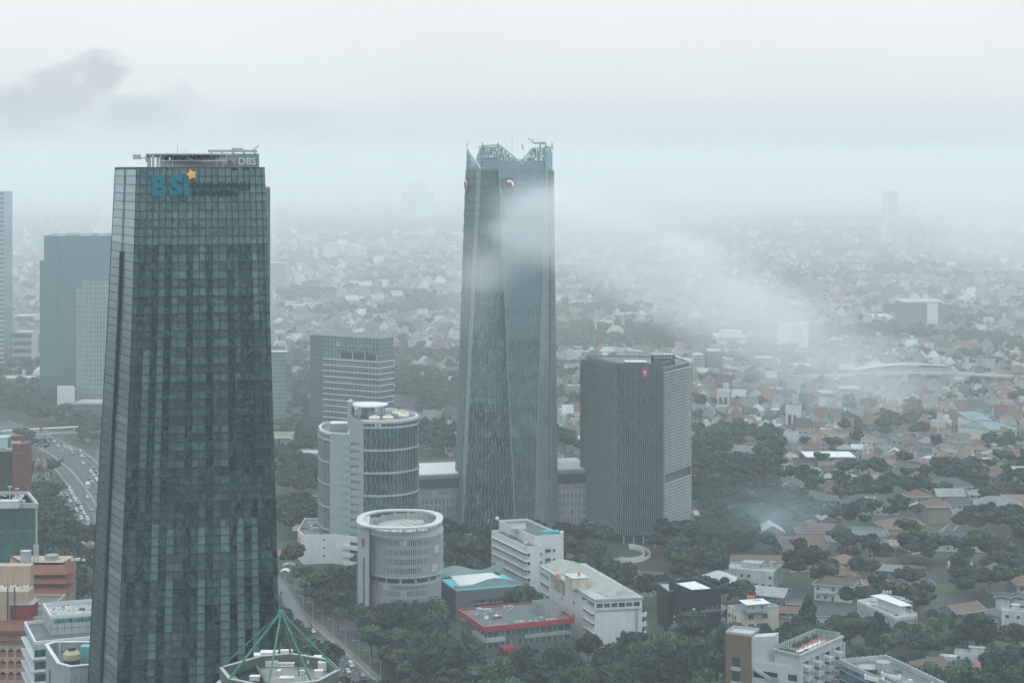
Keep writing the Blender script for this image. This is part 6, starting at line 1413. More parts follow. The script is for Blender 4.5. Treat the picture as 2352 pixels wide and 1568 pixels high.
def tree_proto(kind, seed, R, zc, green, H):
    T = thing('palm_tree' if kind == 'palm' else 'tree', 'tree', 'tree')
    if kind == 'palm': t, k = palm_np(seed); sc = (R, R, R); 
    elif kind == 'cone': t, k = crown_np(seed, 16, 70, .075, flat=1.5); sc = (R * .55, R * .55, R)
    elif kind == 'layer': t, k = crown_np(seed, 26, 70, .058, flat=.5, layered=True); sc = (R, R, R)
    else: t, k = crown_np(seed, 24, 75, .06, flat=.72); sc = (R, R, R)
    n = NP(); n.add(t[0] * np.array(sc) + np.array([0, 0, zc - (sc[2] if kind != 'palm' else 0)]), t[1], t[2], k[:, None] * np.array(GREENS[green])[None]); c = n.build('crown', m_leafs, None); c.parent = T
    mb = MB(); mb.cyl(0, 0, 0, zc * .98, .035 * zc if kind != 'palm' else .28, .012 * zc if kind != 'palm' else .2, n=7)
    if kind != 'palm':
        r = random.Random(seed)
        for i in range(5): a = i * 1.26 + r.random(); mb.bar((0, 0, zc * .55), (R * .5 * math.cos(a), R * .5 * math.sin(a), zc * .95), .22)
    mb.build('trunk', m_bark, T, origin=(0, 0, 0)); return T
TP = [('broad dark-crowned tree', tree_proto('round', 1, 7.5, 9, 'dark green', 14), 7.5), ('round deep green tree', tree_proto('round', 2, 6.5, 8.5, 'deep green', 13), 6.5), ('flat-layered spreading tree', tree_proto('layer', 3, 8.5, 9, 'deep green', 13), 8.5),
      ('full mid-green tree', tree_proto('round', 4, 6.5, 8, 'mid green', 12), 6.5), ('olive-tinted tree', tree_proto('layer', 5, 7.0, 8, 'olive', 12), 7), ('brownish thin-leaved tree', tree_proto('layer', 6, 6.5, 8, 'brownish', 12), 6.5),
      ('narrow upright tree', tree_proto('cone', 7, 7.0, 9.5, 'dark green', 14), 4.2), ('yellow-flowering tree', tree_proto('round', 8, 5.0, 6.5, 'yellowish', 10), 5), ('feathery palm', tree_proto('palm', 9, 3.6, 9, 'mid green', 10), 3.2),
      ('dark lumpy tree', tree_proto('round', 10, 8.0, 9.5, 'dark green', 14), 8)]
TMID = [crown_np(30 + i, 9, 26, .115, flat=.7) for i in range(6)]
TFAR = [crown_np(50 + i, 5, 7, .26, flat=.6) for i in range(5)]
gk = list(GREENS.values())

ROADX = []           # road centre lines: (list of xy, half width)
def road_near(x, y, pad=0):
    for pts, hw in ROADX:
        for (x0, y0), (x1, y1) in zip(pts, pts[1:]):
            dx, dy = x1 - x0, y1 - y0; t = max(0, min(1, ((x - x0) * dx + (y - y0) * dy) / (dx * dx + dy * dy + 1e-9)))
            if (x - x0 - t * dx) ** 2 + (y - y0 - t * dy) ** 2 < (hw + pad) ** 2: return True
    return False
# ================================================================== roads
m_asph = mat('asphalt', (.06, .066, .07), rough=.55, var=.2, scale=.08, spec=.15)
m_pave = mat('pavement_concrete', (.13, .135, .13), var=.2)
m_line = mat('road_paint', (.36, .38, .38), var=.15)
m_kerb = mat('kerb', (.34, .35, .34))
def gp(u, v): g = G(u, v); return Vector((g.x, g.y))
def smooth(pts, n=6):
    out = []
    P = [pts[0]] + pts + [pts[-1]]
    for i in range(1, len(P) - 2):
        for k in range(n):
            t = k / n; a, b, c, d = P[i - 1], P[i], P[i + 1], P[i + 2]; out.append(.5 * ((2 * b) + (c - a) * t + (2 * a - 5 * b + 4 * c - d) * t * t + (3 * b - a - 3 * c + d) * t ** 3))
    out.append(pts[-1]); return out
def normals(P):
    o = []
    for i in range(len(P)): a, b = P[max(0, i - 1)], P[min(len(P) - 1, i + 1)]; e = (b - a).normalized(); o.append(Vector((-e.y, e.x)))
    return o
def strip(mb, P, o0, o1, z, mi=0, dash=None, th=0):
    N = normals(P); acc = 0; on = True
    for i in range(len(P) - 1):
        seg = (P[i + 1] - P[i]).length
        if dash:
            n = max(1, int(seg / dash));
            for k in range(n):
                if k % 2: continue
                a, b = lerp(P[i], P[i + 1], k / n), lerp(P[i], P[i + 1], (k + .6) / n); na = N[i]; mb.quad((*(a + na * o0), z), (*(b + na * o0), z), (*(b + na * o1), z), (*(a + na * o1), z), mi=mi)
        else:
            a, b = P[i], P[i + 1]; p = [(*(a + N[i] * o0), z), (*(b + N[i + 1] * o0), z), (*(b + N[i + 1] * o1), z), (*(a + N[i] * o1), z)]; mb.quad(*p, mi=mi)
            if th:
                for q0, q1 in ((p[0], p[1]), (p[2], p[3])): mb.quad((q0[0], q0[1], z - th), (q1[0], q1[1], z - th), q1, q0, mi=mi)
def road(name, P, hw, z=.06, lanes=4, med=False):
    mb = MB(); strip(mb, P, -hw, hw, z); r = struct(mb.build(name, m_asph)); ROADX.append(([(p.x, p.y) for p in P], hw + 1.5))
    mk = MB()
    for k in range(1, lanes): o = -hw + 2 * hw * k / lanes; strip(mk, P, o - .12, o + .12, z + .01, dash=6)
    for s in (-1, 1): strip(mk, P, s * (hw - .7) - .1, s * (hw - .7) + .1, z + .01)
    struct(mk.build('road_marking', m_line))
    kb = MB()
    for s in (-1, 1): a, b = sorted((s * hw, s * (hw + .4))); strip(kb, P, a, b, z + .13, th=.2)
    struct(kb.build('kerb', m_kerb)); return r
def cr2(x, y): return x / 2.413 * .5742, 861.3 + y / 2.413 * .5742
hwy = smooth([gp(*cr2(*p)) for p in ((-60, 455), (120, 520), (330, 600), (520, 690), (700, 790), (860, 960), (960, 1120), (1100, 1420))])
road('toll_road', hwy, 11.5, lanes=6)
hw2 = smooth([gp(*cr2(*p)) for p in ((380, 585), (520, 640), (680, 690), (850, 790), (1000, 905))]); 
ramp_ = smooth([gp(*cr2(*p)) for p in ((500, 850), (600, 910), (690, 1020), (790, 1150), (870, 1290), (930, 1420), (985, 1640))]); road('side_road', ramp_, 4.5, z=.30, lanes=2)
svc = smooth([gp(*cr2(*p)) for p in ((600, 1060), (650, 1180), (740, 1320), (830, 1480), (910, 1640))]); road('frontage_road', svc, 5.0, lanes=3)
road2 = smooth([gp(575, 1290), gp(610, 1345), gp(650, 1405), gp(690, 1440), gp(735, 1480), gp(790, 1530), gp(835, 1575), gp(900, 1650)]); road('avenue', road2, 6.0, lanes=3)
mb = MB(); strip(mb, road2, 6.4, 9.5, .10); strip(mb, road2, -9.5, -6.4, .10); struct(mb.build('pavement', m_pave))
lane = smooth([gp(2010, 1290), gp(2120, 1260), gp(2160, 1235), gp(2230, 1160)]); road('lane', lane, 3, lanes=1)
# verge of the toll road
mb = MB(); strip(mb, hwy, 12.0, 14.5, .12); struct(mb.build('verge', mat('verge_green', (.05, .075, .035), var=.4)))
# elevated flyover beside the bank tower
T = thing('flyover', 'pale concrete flyover sloping down beside the bank tower, above the avenue', 'flyover', (*gp(662, 1400), 0))
a, b = gp(636, 1372), gp(700, 1462); mb = MB(); e, nn, L = side_dirs(a, b); a3, b3 = Vector((*a, 8.0)), Vector((*b, 3.5)); mb.bar(a3, b3, 6.5, 1.0)
for s in (-1, 1): mb.bar(a3 + Vector((nn.x, nn.y, 0)) * 3.2 * s + Vector((0, 0, .9)), b3 + Vector((nn.x, nn.y, 0)) * 3.2 * s + Vector((0, 0, .9)), .3, 1.0)
mb.build('deck', m_dgrey, T)
for t in (.05, .35, .65, .92): p = lerp(a3, b3, t); mb = MB(); mb.cyl(p.x, p.y, 0, p.z - .4, .9, n=10); mb.build('pier', m_conc, T)
ROADX.append(([tuple(a), tuple(b)], 6))
# footbridge over the toll road
T = thing('footbridge', 'roofed pale footbridge crossing the toll road with a stair down at its right end', 'bridge', (*gp(150, 1012), 0))
A, B, C = Rf(*cr2(290, 522), 9), Rf(*cr2(785, 498), 9), Rf(*cr2(850, 610), 3)
mb = MB(); mb.bar((*A, 9.2), (*B, 9.2), 3.6, .3); mb.bar((*B, 9.2), (*C, 4), 4.2, .3); mb.build('bridge_roof', m_white2, T)
mb = MB(); mb.bar((*A, 5.2), (*B, 5.2), 3.4, 1.4); mb.bar((*B, 5.2), (*C, .8), 3.4, 1.0); mb.build('deck', m_lgrey, T)
for t in (.02, .3, .62, .95): p = lerp(A, B, t); mb = MB(); mb.cyl(p.x, p.y, 0, 4.5, .7, n=8); mb.build('pier', m_conc, T)
mb = MB()
for k in range(14): p = lerp(A, B, k / 13); mb.bar((p.x, p.y, 5.9), (p.x, p.y, 9.1), .2)
mb.build('roof_post', m_lgrey, T)
A2, B2 = Rf(*cr2(20, 540), 9), Rf(*cr2(165, 530), 9); mb = MB(); mb.bar((*A2, 9.2), (*B2, 9.2), 3.4, .3); mb.build('bridge_roof', m_white2, T)
p = lerp(A2, B2, .5); mb = MB(); mb.bar((*A2, 5.2), (*B2, 5.2), 3.2, 1.2); mb.build('deck', m_lgrey, T); mb = MB(); mb.cyl(p.x, p.y, 0, 5, .7, n=8); mb.build('pier', m_conc, T)

# ================================================================== lattice pylon and billboard
T = thing('lattice_mast', 'red and white steel lattice mast beside the toll road', 'mast', (*XY(94, 1105), 0)); c = XY(94, 1105); mr_, mw_ = mat('mast_red', (.26, .15, .14)), mat('mast_white', (.38, .41, .42))
def hw_(z): return 6.5 - 5.4 * min(1, z / 30) if z < 30 else max(.3, 1.1 - (z - 30) * .05)
zz = [0, 5, 10, 15, 20, 24, 28, 32, 36, 40, 44]
for i, (z0, z1) in enumerate(zip(zz, zz[1:])):
    mb = MB(); a, b = hw_(z0), hw_(z1)
    K = [(-1, -1), (1, -1), (1, 1), (-1, 1)]
    for j in range(4):
        p, q = K[j], K[(j + 1) % 4]; mb.bar((c.x + p[0] * a, c.y + p[1] * a, z0), (c.x + p[0] * b, c.y + p[1] * b, z1), .28); mb.bar((c.x + p[0] * a, c.y + p[1] * a, z0), (c.x + q[0] * b, c.y + q[1] * b, z1), .16); mb.bar((c.x + q[0] * a, c.y + q[1] * a, z0), (c.x + p[0] * b, c.y + p[1] * b, z1), .16); mb.bar((c.x + p[0] * b, c.y + p[1] * b, z1), (c.x + q[0] * b, c.y + q[1] * b, z1), .2)
    mb.build('mast_section', mr_ if i % 2 else mw_, T)
for z in (33, 37, 41): mb = MB(); mb.bar((c.x - 4.5, c.y, z), (c.x + 4.5, c.y, z), .4); mb.build('cross_arm', mw_, T)
T = thing('billboard', 'white and red billboard on posts beside the lattice mast', 'billboard', (*XY(119, 1095), 0)); c = XY(119, 1095); mb = MB(); z0, z1 = Zv(1127, 1095), Zv(1108, 1095); mb.box(c.x - 3.2, c.y, z0, c.x + 3.2, c.y + .4, z1, mi=0); mb.build('panel', m_white2, T)
mb = MB(); mb.box(c.x + .2, c.y - .04, z0 + .3, c.x + 1.4, c.y - .01, z1 - .3); mb.build('panel_art', mat('art_red', (.5, .16, .12)), T)
for s in (-1, 1): mb = MB(); mb.box(c.x + s * 2 - .2, c.y + .4, 0, c.x + s * 2 + .2, c.y + .8, z0 + 1); mb.build('post', m_steel, T)

# ================================================================== left-hand buildings
def cr3(x, y): return x / 2.486 * .5742, 1205.8 + y / 2.486 * .5742
def left_buildings():
    # dark brown block with the red shaft
    Y = 900.0; T = thing('office_block', 'dark block with a tall rust-red shaft at the far left edge', 'building', (*XY(20, Y), 0)); z = lambda v, y=Y: Zv(v, y)
    a, b = XY(-60, Y), XY(29, Y); mb = MB(); mb.prism([(a.x, a.y), (b.x, b.y), (b.x, b.y + 20), (a.x, a.y + 20)], 0, z(1033), top=1); mb.build('wall', [mat('dark_brown_wall', (.045, .05, .05), streak=.1), m_roofc], T)
    mb = MB(); mb.box(a.x, a.y - .3, z(1036), b.x, a.y + .1, z(1031)); mb.build('roof_edge', m_grey, T)
    c, d = XY(28.5, Y - 1), XY(61.5, Y - 1); red = mat('rust_red_shaft', (.16, .068, .06), streak=.15, var=.08); mb = MB(); mb.prism([(c.x, c.y), (d.x, d.y), (d.x, d.y + 9), (c.x, c.y + 9)], 0, z(1018)); mb.build('red_shaft', red, T)
    e, f = XY(26, Y + 3), XY(47, Y + 3); mb = MB(); mb.prism([(e.x, e.y), (f.x, f.y), (f.x, f.y + 6), (e.x, e.y + 6)], z(1020), z(1003.5)); mb.build('shaft_head', red, T)
    mb = MB(); mb.box(c.x - .05, c.y - .15, z(1041), d.x + .1, c.y, z(1037)); mb.build('shaft_joint', m_dgrey, T)
    e, f = XY(-10, Y + 2), XY(17.5, Y + 2); mb = MB(); mb.prism([(e.x, e.y), (f.x, f.y), (f.x, f.y + 8), (e.x, e.y + 8)], z(1031), z(1005.5)); mb.build('blue_tank_screen', mat('pale_blue_screen', (.28, .44, .48)), T)
    for k in range(5): p = XY(19 + k * 6, Y + 1); ac_unit(T, p.x, p.y, z(1018) if k > 1 else z(1033), .9)
    occ([a, d, (d.x, d.y + 20), (a.x, a.y + 20)])
    # teal glass block
    h = 53.0; R1 = Rf(*cr2(357, 1238), h); B1 = Rf(*cr2(268, 1128), h); L1 = Vector((R1.x - 45, R1.y - 1)); P = [L1, R1, B1, Vector((L1.x, B1.y))]
    T = thing('office_block', 'teal glass block with a white roof rim, left edge below the rust-red shaft', 'building', (R1.x - 14, R1.y + 10, 0)); g = glass('teal_block_glass', (.006, .045, .05), (.03, .16, .17), refl=.14, painted_refl=.3, wscale=.15)
    mb = MB(); mb.prism(insetpoly(P, .5), 0, h - 1.2); mb.build('body', g, T)
    facade(T, const(L1), const(R1), steps(h - 3, 0, 2.0), fracs(24), g, m_mull, lambda i, j, r: (.55 if i % 4 == 0 else .2) + r.uniform(-.15, .15), mw=.10, md=.08, seed=90)
    facade(T, const(R1), const(B1), steps(h - 3, 0, 2.0), fracs(10), g, m_mull, lambda i, j, r: .15 + r.uniform(-.1, .1), mw=.10, md=.08, name='side_curtain_wall', mname='side_mullions', seed=91)
    mb = MB(); mb.ring(insetpoly(P, -.6), insetpoly(P, .5), h - 1.9, h + .2); mb.build('roof_rim', m_lgrey, T); mb = MB(); mb.prism(insetpoly(P, .5), h - 1.8, h - 1.2); mb.build('roof', m_roofc, T)
    mb = MB(); mb.box(R1.x - .5, R1.y - .6, 0, R1.x + .3, R1.y, h - 2); mb.build('corner_pipe', m_lgrey, T)
    mb = MB(); q = Rf(*cr2(60, 1215), h + 2); mb.box(q.x - 6, q.y, h - 1.2, q.x + 5, q.y + 4, h + 2); mb.build('roof_plant', m_white, T)
    r = random.Random(4)
    for k in range(7): q = Rf(*cr2(120 + k * 18, 1195 - (k % 3) * 22), h); ac_unit(T, q.x, q.y, h - 1.2, r.uniform(.7, 1.3), r.random())
    for (x, y) in ((165, 1130), (95, 1110)): q = Rf(*cr2(x, y + 60), h); mb = MB(); mb.cyl(q.x, q.y, h - 1.2, h + 4, .25, n=6); mb.cyl(q.x, q.y, h + 3, h + 4.5, .3, 1.1, n=10); mb.build('satellite_dish', m_lgrey, T)
    clutter(T, [L1 + Vector((18, 0)), R1, B1, Vector((L1.x + 18, B1.y))], h - 1.2, 12, 8); occ(P)
    # orange complex: rear wing with three red awning roofs, lower front wing
    og = mat('orange_wall', (.40, .31, .245), streak=.2); rr = mat('red_awning_roof', (.21, .088, .07), var=.15, scale=.3); br = mat('brown_balcony', (.30, .13, .09), var=.15)
    T = thing('hotel', 'orange hotel wing with three stacked red awning roofs, lower left', 'building', (*XY(100, 710), 0)); Y = 700.0; z = lambda v, y=Y: Zv(v, y)
    a, b = XY(cr3(215, 0)[0], Y), XY(cr3(632, 0)[0], Y); za = z(cr3(0, 372)[1]); P = [a, b, Vector((b.x + 1.5, b.y + 13)), Vector((a.x - 8, a.y + 13))]
    mb = MB(); mb.prism(P, 0, za); mb.build('wall', og, T); roof_slab(T, P, za - .8, .8, .4, og, m_roofl)
    for k, (yt, yb) in enumerate(((398, 472), (500, 560), (595, 660))):
        z1, z0 = z(cr3(0, yt)[1]), z(cr3(0, yb)[1]); mb = MB(); o = 2.6; A = Vector((a.x + .6, a.y, 0)); Bx = Vector((b.x, b.y, 0))
        mb.quad((A.x, A.y - .1, z1), (A.x, A.y - o, z0), (Bx.x + o * .9, Bx.y - o, z0), (Bx.x, Bx.y - .1, z1)); mb.quad((Bx.x, Bx.y - .1, z1), (Bx.x + o * .9, Bx.y - o, z0), (Bx.x + o * .9, Bx.y + 12, z0), (Bx.x, Bx.y + 12, z1))
        mb.quad((A.x, A.y - o, z0 - .3), (Bx.x + o * .9, Bx.y - o, z0 - .3), (Bx.x + o * .9, Bx.y - o, z0), (A.x, A.y - o, z0)); mb.quad((A.x, A.y, z0 - .3), (Bx.x + o * .9, Bx.y, z0 - .3), (Bx.x + o * .9, Bx.y - o, z0 - .3), (A.x, A.y - o, z0 - .3)); mb.build('awning_roof', rr, T)
        mb = MB(); mb.box(A.x, A.y - .08, z0 - 2.1, Bx.x, A.y + .02, z0 - .3, t=.05); mb.build('window_band', m_win, T)
    winrow(T, a, b, z(cr3(0, 710)[1]), 7, 1.2, 1.8, fm=og)
    q = XY(cr3(257, 0)[0], Y + 2); zt = za + 3.9; mb = MB(); mb.box(q.x - 1.7, q.y - 1.5, za - .8, q.x + 1.7, q.y + 1.5, zt); mb.box(q.x - 1.9, q.y - 1.7, zt, q.x + 1.9, q.y + 1.7, zt + .3); mb.build('roof_cabin', m_lgrey, T)
    r = random.Random(8)
    for k in range(9): ac_unit(T, a.x + 6 + k * 1.9 + r.random(), a.y + 3 + r.uniform(0, 7), za - .8, r.uniform(.6, 1.2), r.random())
    mb = MB(); mb.cyl(b.x - 6, b.y + 6, za - .8, za + 1.8, 2.6, n=14); mb.build('round_tank', m_conc, T)
    for dx_ in (0, 1.3): mb = MB(); mb.cyl(q.x + 3.3 + dx_, q.y, za - .8, za + 6.5, .35, n=8); mb.build('flue', m_steel, T)
    occ(P)
    T = thing('hotel', 'orange hotel front wing with a red sloped roof band and arched balconies, lower left corner', 'building', (*XY(40, 650), 0)); Y = 640.0
    a, b = XY(-70, Y), XY(cr3(420, 0)[0], Y); z = lambda v, y=Y: Zv(v, y); zt = z(cr3(0, 915)[1]); P = [a, b, Vector((b.x, b.y + 34)), Vector((a.x, a.y + 34))]
    mb = MB(); mb.prism(P, 0, zt - .6, top=1); mb.build('wall', [og, m_roofc], T); mb = MB(); mb.ring(P, insetpoly(P, .5), zt - .6, zt + .3); mb.build('parapet', og, T)
    mb = MB(); z0 = z(cr3(0, 1032)[1]); mb.quad((a.x, a.y - .1, z(cr3(0, 948)[1])), (a.x, a.y - 2.2, z0), (b.x, b.y - 2.2, z0), (b.x, b.y - .1, z(cr3(0, 940)[1]))); mb.quad((a.x, a.y, z0 - .3), (b.x, a.y, z0 - .3), (b.x, a.y - 2.2, z0 - .3), (a.x, a.y - 2.2, z0 - .3)); mb.quad((a.x, a.y - 2.2, z0 - .3), (b.x, a.y - 2.2, z0 - .3), (b.x, a.y - 2.2, z0), (a.x, a.y - 2.2, z0)); mb.build('awning_roof', rr, T)
    mb = MB(); z2 = z(cr3(0, 1080)[1]); z3 = z(cr3(0, 1140)[1]); mb.quad((a.x, a.y - .1, z2), (a.x, a.y - 1.6, z3), (b.x, b.y - 1.6, z3), (b.x, b.y - .1, z2)); mb.quad((a.x, a.y, z3 - .1), (b.x, a.y, z3 - .1), (b.x, a.y - 1.6, z3 - .1), (a.x, a.y - 1.6, z3 - .1)); mb.build('awning_roof', rr, T)
    bay = (b.x - a.x) / 9.2; 
    for k in range(5):
        zf = z(cr3(0, 1215 + 113 * k)[1])
        for j in range(9):
            x0 = b.x - (j + 1) * bay - 1.0; m2 = MB(); m2.box(x0 + .25, a.y - .9, zf - 3.3, x0 + bay - .25, a.y - .75, zf - 1.3); m2.build('balcony_front', br, T)
            m2 = MB(); m2.box(x0 + .25, a.y - .12, zf - 3.0, x0 + bay - .25, a.y - .02, zf - .2, t=0); m2.build('window', m_win, T)
        m2 = MB(); m2.box(a.x, a.y - 1.0, zf - .2, b.x, a.y, zf + .9); 
        for j in range(10): x0 = b.x - j * bay - 1.0; m2.box(x0 - .3, a.y - 1.05, zf - 3.6, x0 + .3, a.y, zf + .2); m2.box(x0 - .9, a.y - 1.0, zf - .7, x0 + .9, a.y - .8, zf - .1)
        m2.build('arched_gallery', og, T)
    # things on its roof
    q = Rf(*cr3(228, 790), zt + 4); mb = MB(); mb.box(q.x - 4, q.y - 2, zt - .6, q.x + 4, q.y + 5, zt + 4.4); mb.build('maroon_roof_box', mat('maroon', (.18, .03, .035)), T); mb = MB(); mb.box(q.x - 4.3, q.y - 2.3, zt + 4.4, q.x + 4.3, q.y + 5.3, zt + 4.8); mb.build('roof_box_lid', m_lgrey, T)
    q = Rf(*cr3(90, 600), zt + 12); mb = MB(); mb.box(q.x - 14, q.y + 4, zt - .6, q.x + 5.5, q.y + 12, zt + 9); mb.box(q.x - 16, q.y + 13, zt - .6, q.x + 4, q.y + 18, zt + 16); mb.build('upper_block', og, T)
    for k in range(6): ac_unit(T, q.x - 8 + k * 2.3, q.y + 7 + (k % 2) * 2, zt + 9, 1.0, 0)
    for dx_ in (-1.3, 1.1): mb = MB(); mb.cyl(q.x + dx_, q.y + 3, zt - .6, zt + 11, .25, n=6); mb.build('flue', m_dsteel, T)
    p0, p1 = Rf(*cr3(205, 545), zt + 9), Rf(*cr3(395, 800), zt + 1); mb = MB(); mb.bar((*p0, zt + 9), (*p1, zt + 1), 1.0, .8); mb.build('sloping_coping', mat('pink_coping', (.42, .26, .24)), T)
    occ(P)
    # white block with blue windows
    T = thing('office_block', 'white stepped block with blue window strips, bottom left', 'building', (*XY(140, 620), 0)); h = 44.5
    A, B, C = Rf(*cr3(240, 960), h), Rf(*cr3(345, 1162), h), Rf(*cr3(1000, 1100), h); P = [A, B, C, A + C - B]; mb = MB(); mb.prism(P, 0, h - .9); mb.build('wall', m_lgrey, T); roof_slab(T, P, h - .88, 1.0, .6, m_white2, m_roofc)
    gb = glass('deep_blue_glass', (.008, .03, .05), (.03, .10, .14), refl=.15)
    for k in range(6):
        z0 = h - 5.2 - k * 4.0
        for a, b in ((A, B), (B, C)):
            e, nn, L = side_dirs(a, b); m_ = (a + b) / 2; mb = MB(); mb.obox((m_.x + nn.x * .03, m_.y + nn.y * .03, z0 + 1.4), (e.x * L / 2, e.y * L / 2, 0), (nn.x * .06, nn.y * .06, 0), (0, 0, 1.2), t=.3); mb.build('window_band', gb, T)
            mb = MB(); mb.obox((m_.x + nn.x * .5, m_.y + nn.y * .5, z0 - .15), (e.x * (L / 2 + .5), e.y * (L / 2 + .5), 0), (nn.x * .5, nn.y * .5, 0), (0, 0, .3)); mb.build('ledge', m_white2, T)
    h2 = 50.3; A, B, C = Rf(*cr3(425, 775), h2), Rf(*cr3(500, 895), h2), Rf(*cr3(1000, 860), h2); Q = [A, B, C, A + C - B]; mb = MB(); mb.prism(Q, h - .9, h2 - 1); mb.build('upper_storey', m_lgrey, T); roof_slab(T, Q, h2 - .98, 1.0, .5, m_white2, m_roofl, 'upper_parapet')
    winrow(T, B, C, h2 - 2.1, 11, 1.1, 1.3, m=glass('teal_window', (.01, .10, .11), (.05, .26, .27), refl=.1), sill=False, f0=.06, f1=.9); mb = MB(); e, nn, L = side_dirs(B, C)
    for k in range(7): c = lerp(B, C, k / 7); mb.obox((c.x + nn.x * .03, c.y + nn.y * .03, h2 - 4.6), (e.x * .06, e.y * .06, 0), (nn.x * .04, nn.y * .04, 0), (0, 0, 1.8))
    m_ = (B + C) / 2; mb.obox((m_.x + nn.x * .03, m_.y + nn.y * .03, h2 - 4.6), (e.x * L / 2, e.y * L / 2, 0), (nn.x * .04, nn.y * .04, 0), (0, 0, .06)); mb.build('panel_joints', m_dgrey, T)
    for k in range(8): q = Rf(*cr3(530 + k * 50, 850 - (k % 2) * 40), h2); ac_unit(T, q.x, q.y, h2 - .9, r.uniform(.7, 1.2), r.random())
    mb = MB()
    for k in range(3): p, q = Rf(*cr3(520, 780 + k * 14), h2), Rf(*cr3(920, 750 + k * 14), h2); mb.bar((*p, h2 + .5), (*q, h2 + .5), .35)
    mb.build('pipework', m_steel, T); clutter(T, Q, h2 - .97, 10, 10); occ(P)
    # grey chamfered block with the golden cooling tower
    T = thing('office_block', 'grey chamfered block with a golden round cooling tower on its roof, bottom left', 'building', (*XY(150, 510), 0)); h = 64.0
    pts = [Rf(*cr3(x, y), h) for x, y in ((455, 1180), (580, 1368), (700, 1398), (1000, 1368), (1100, 1150), (545, 1152))]; mb = MB(); mb.prism(pts, 0, h - 2.6, top=1); mb.build('wall', [m_grey, m_roofc], T)
    mb = MB(); mb.ring(pts, insetpoly(pts, .5), h - 2.6, h - .3); mb.build('parapet', m_grey, T); mb = MB(); mb.ring(insetpoly(pts, -.3), insetpoly(pts, .7), h - .3, h); mb.build('coping', m_white2, T)
    q = Rf(*cr3(713, 1262), h + 1.4); cooling_tower(T, q.x, q.y, h - 2.6, 2.35, mat('gold_drum', (.42, .34, .21), rough=.4), m_dsteel, h=4.4)
    q = Rf(*cr3(862, 1215), h + 1); mb = MB(); mb.box(q.x - 1.5, q.y - 1.5, h - 2.6, q.x + 3, q.y + 1.5, h + 1.6); mb.build('blue_tank', mat('tank_blue', (.14, .38, .42)), T)
    q = Rf(*cr3(592, 1300), h - 2); mb = MB(); mb.box(q.x - .12, q.y - .12, h - 2.6, q.x + .12, q.y + .12, h + 2.4); mb.box(q.x - .5, q.y - .15, h + 2.4, q.x + .5, q.y + .15, h + 2.6); mb.build('roof_mast', m_white2, T)
    e, nn, L = side_dirs(pts[0], pts[1]); c = lerp(pts[0], pts[1], .35); mb = MB()
    mb.obox((c.x + nn.x * .06, c.y + nn.y * .06, h - 9), (e.x * 1.3, e.y * 1.3, 0), (nn.x * .08, nn.y * .08, 0), (0, 0, 4)); mb.build('arched_window', m_win, T); mb = MB()
    e, nn, L = side_dirs(pts[2], pts[3])
    for k in range(6): c = lerp(pts[2], pts[3], k / 6); mb.obox((c.x + nn.x * .03, c.y + nn.y * .03, h - 12), (e.x * .05, e.y * .05, 0), (nn.x * .04, nn.y * .04, 0), (0, 0, 9))
    mb.build('panel_joints', m_dgrey, T); occ(pts)
left_buildings()

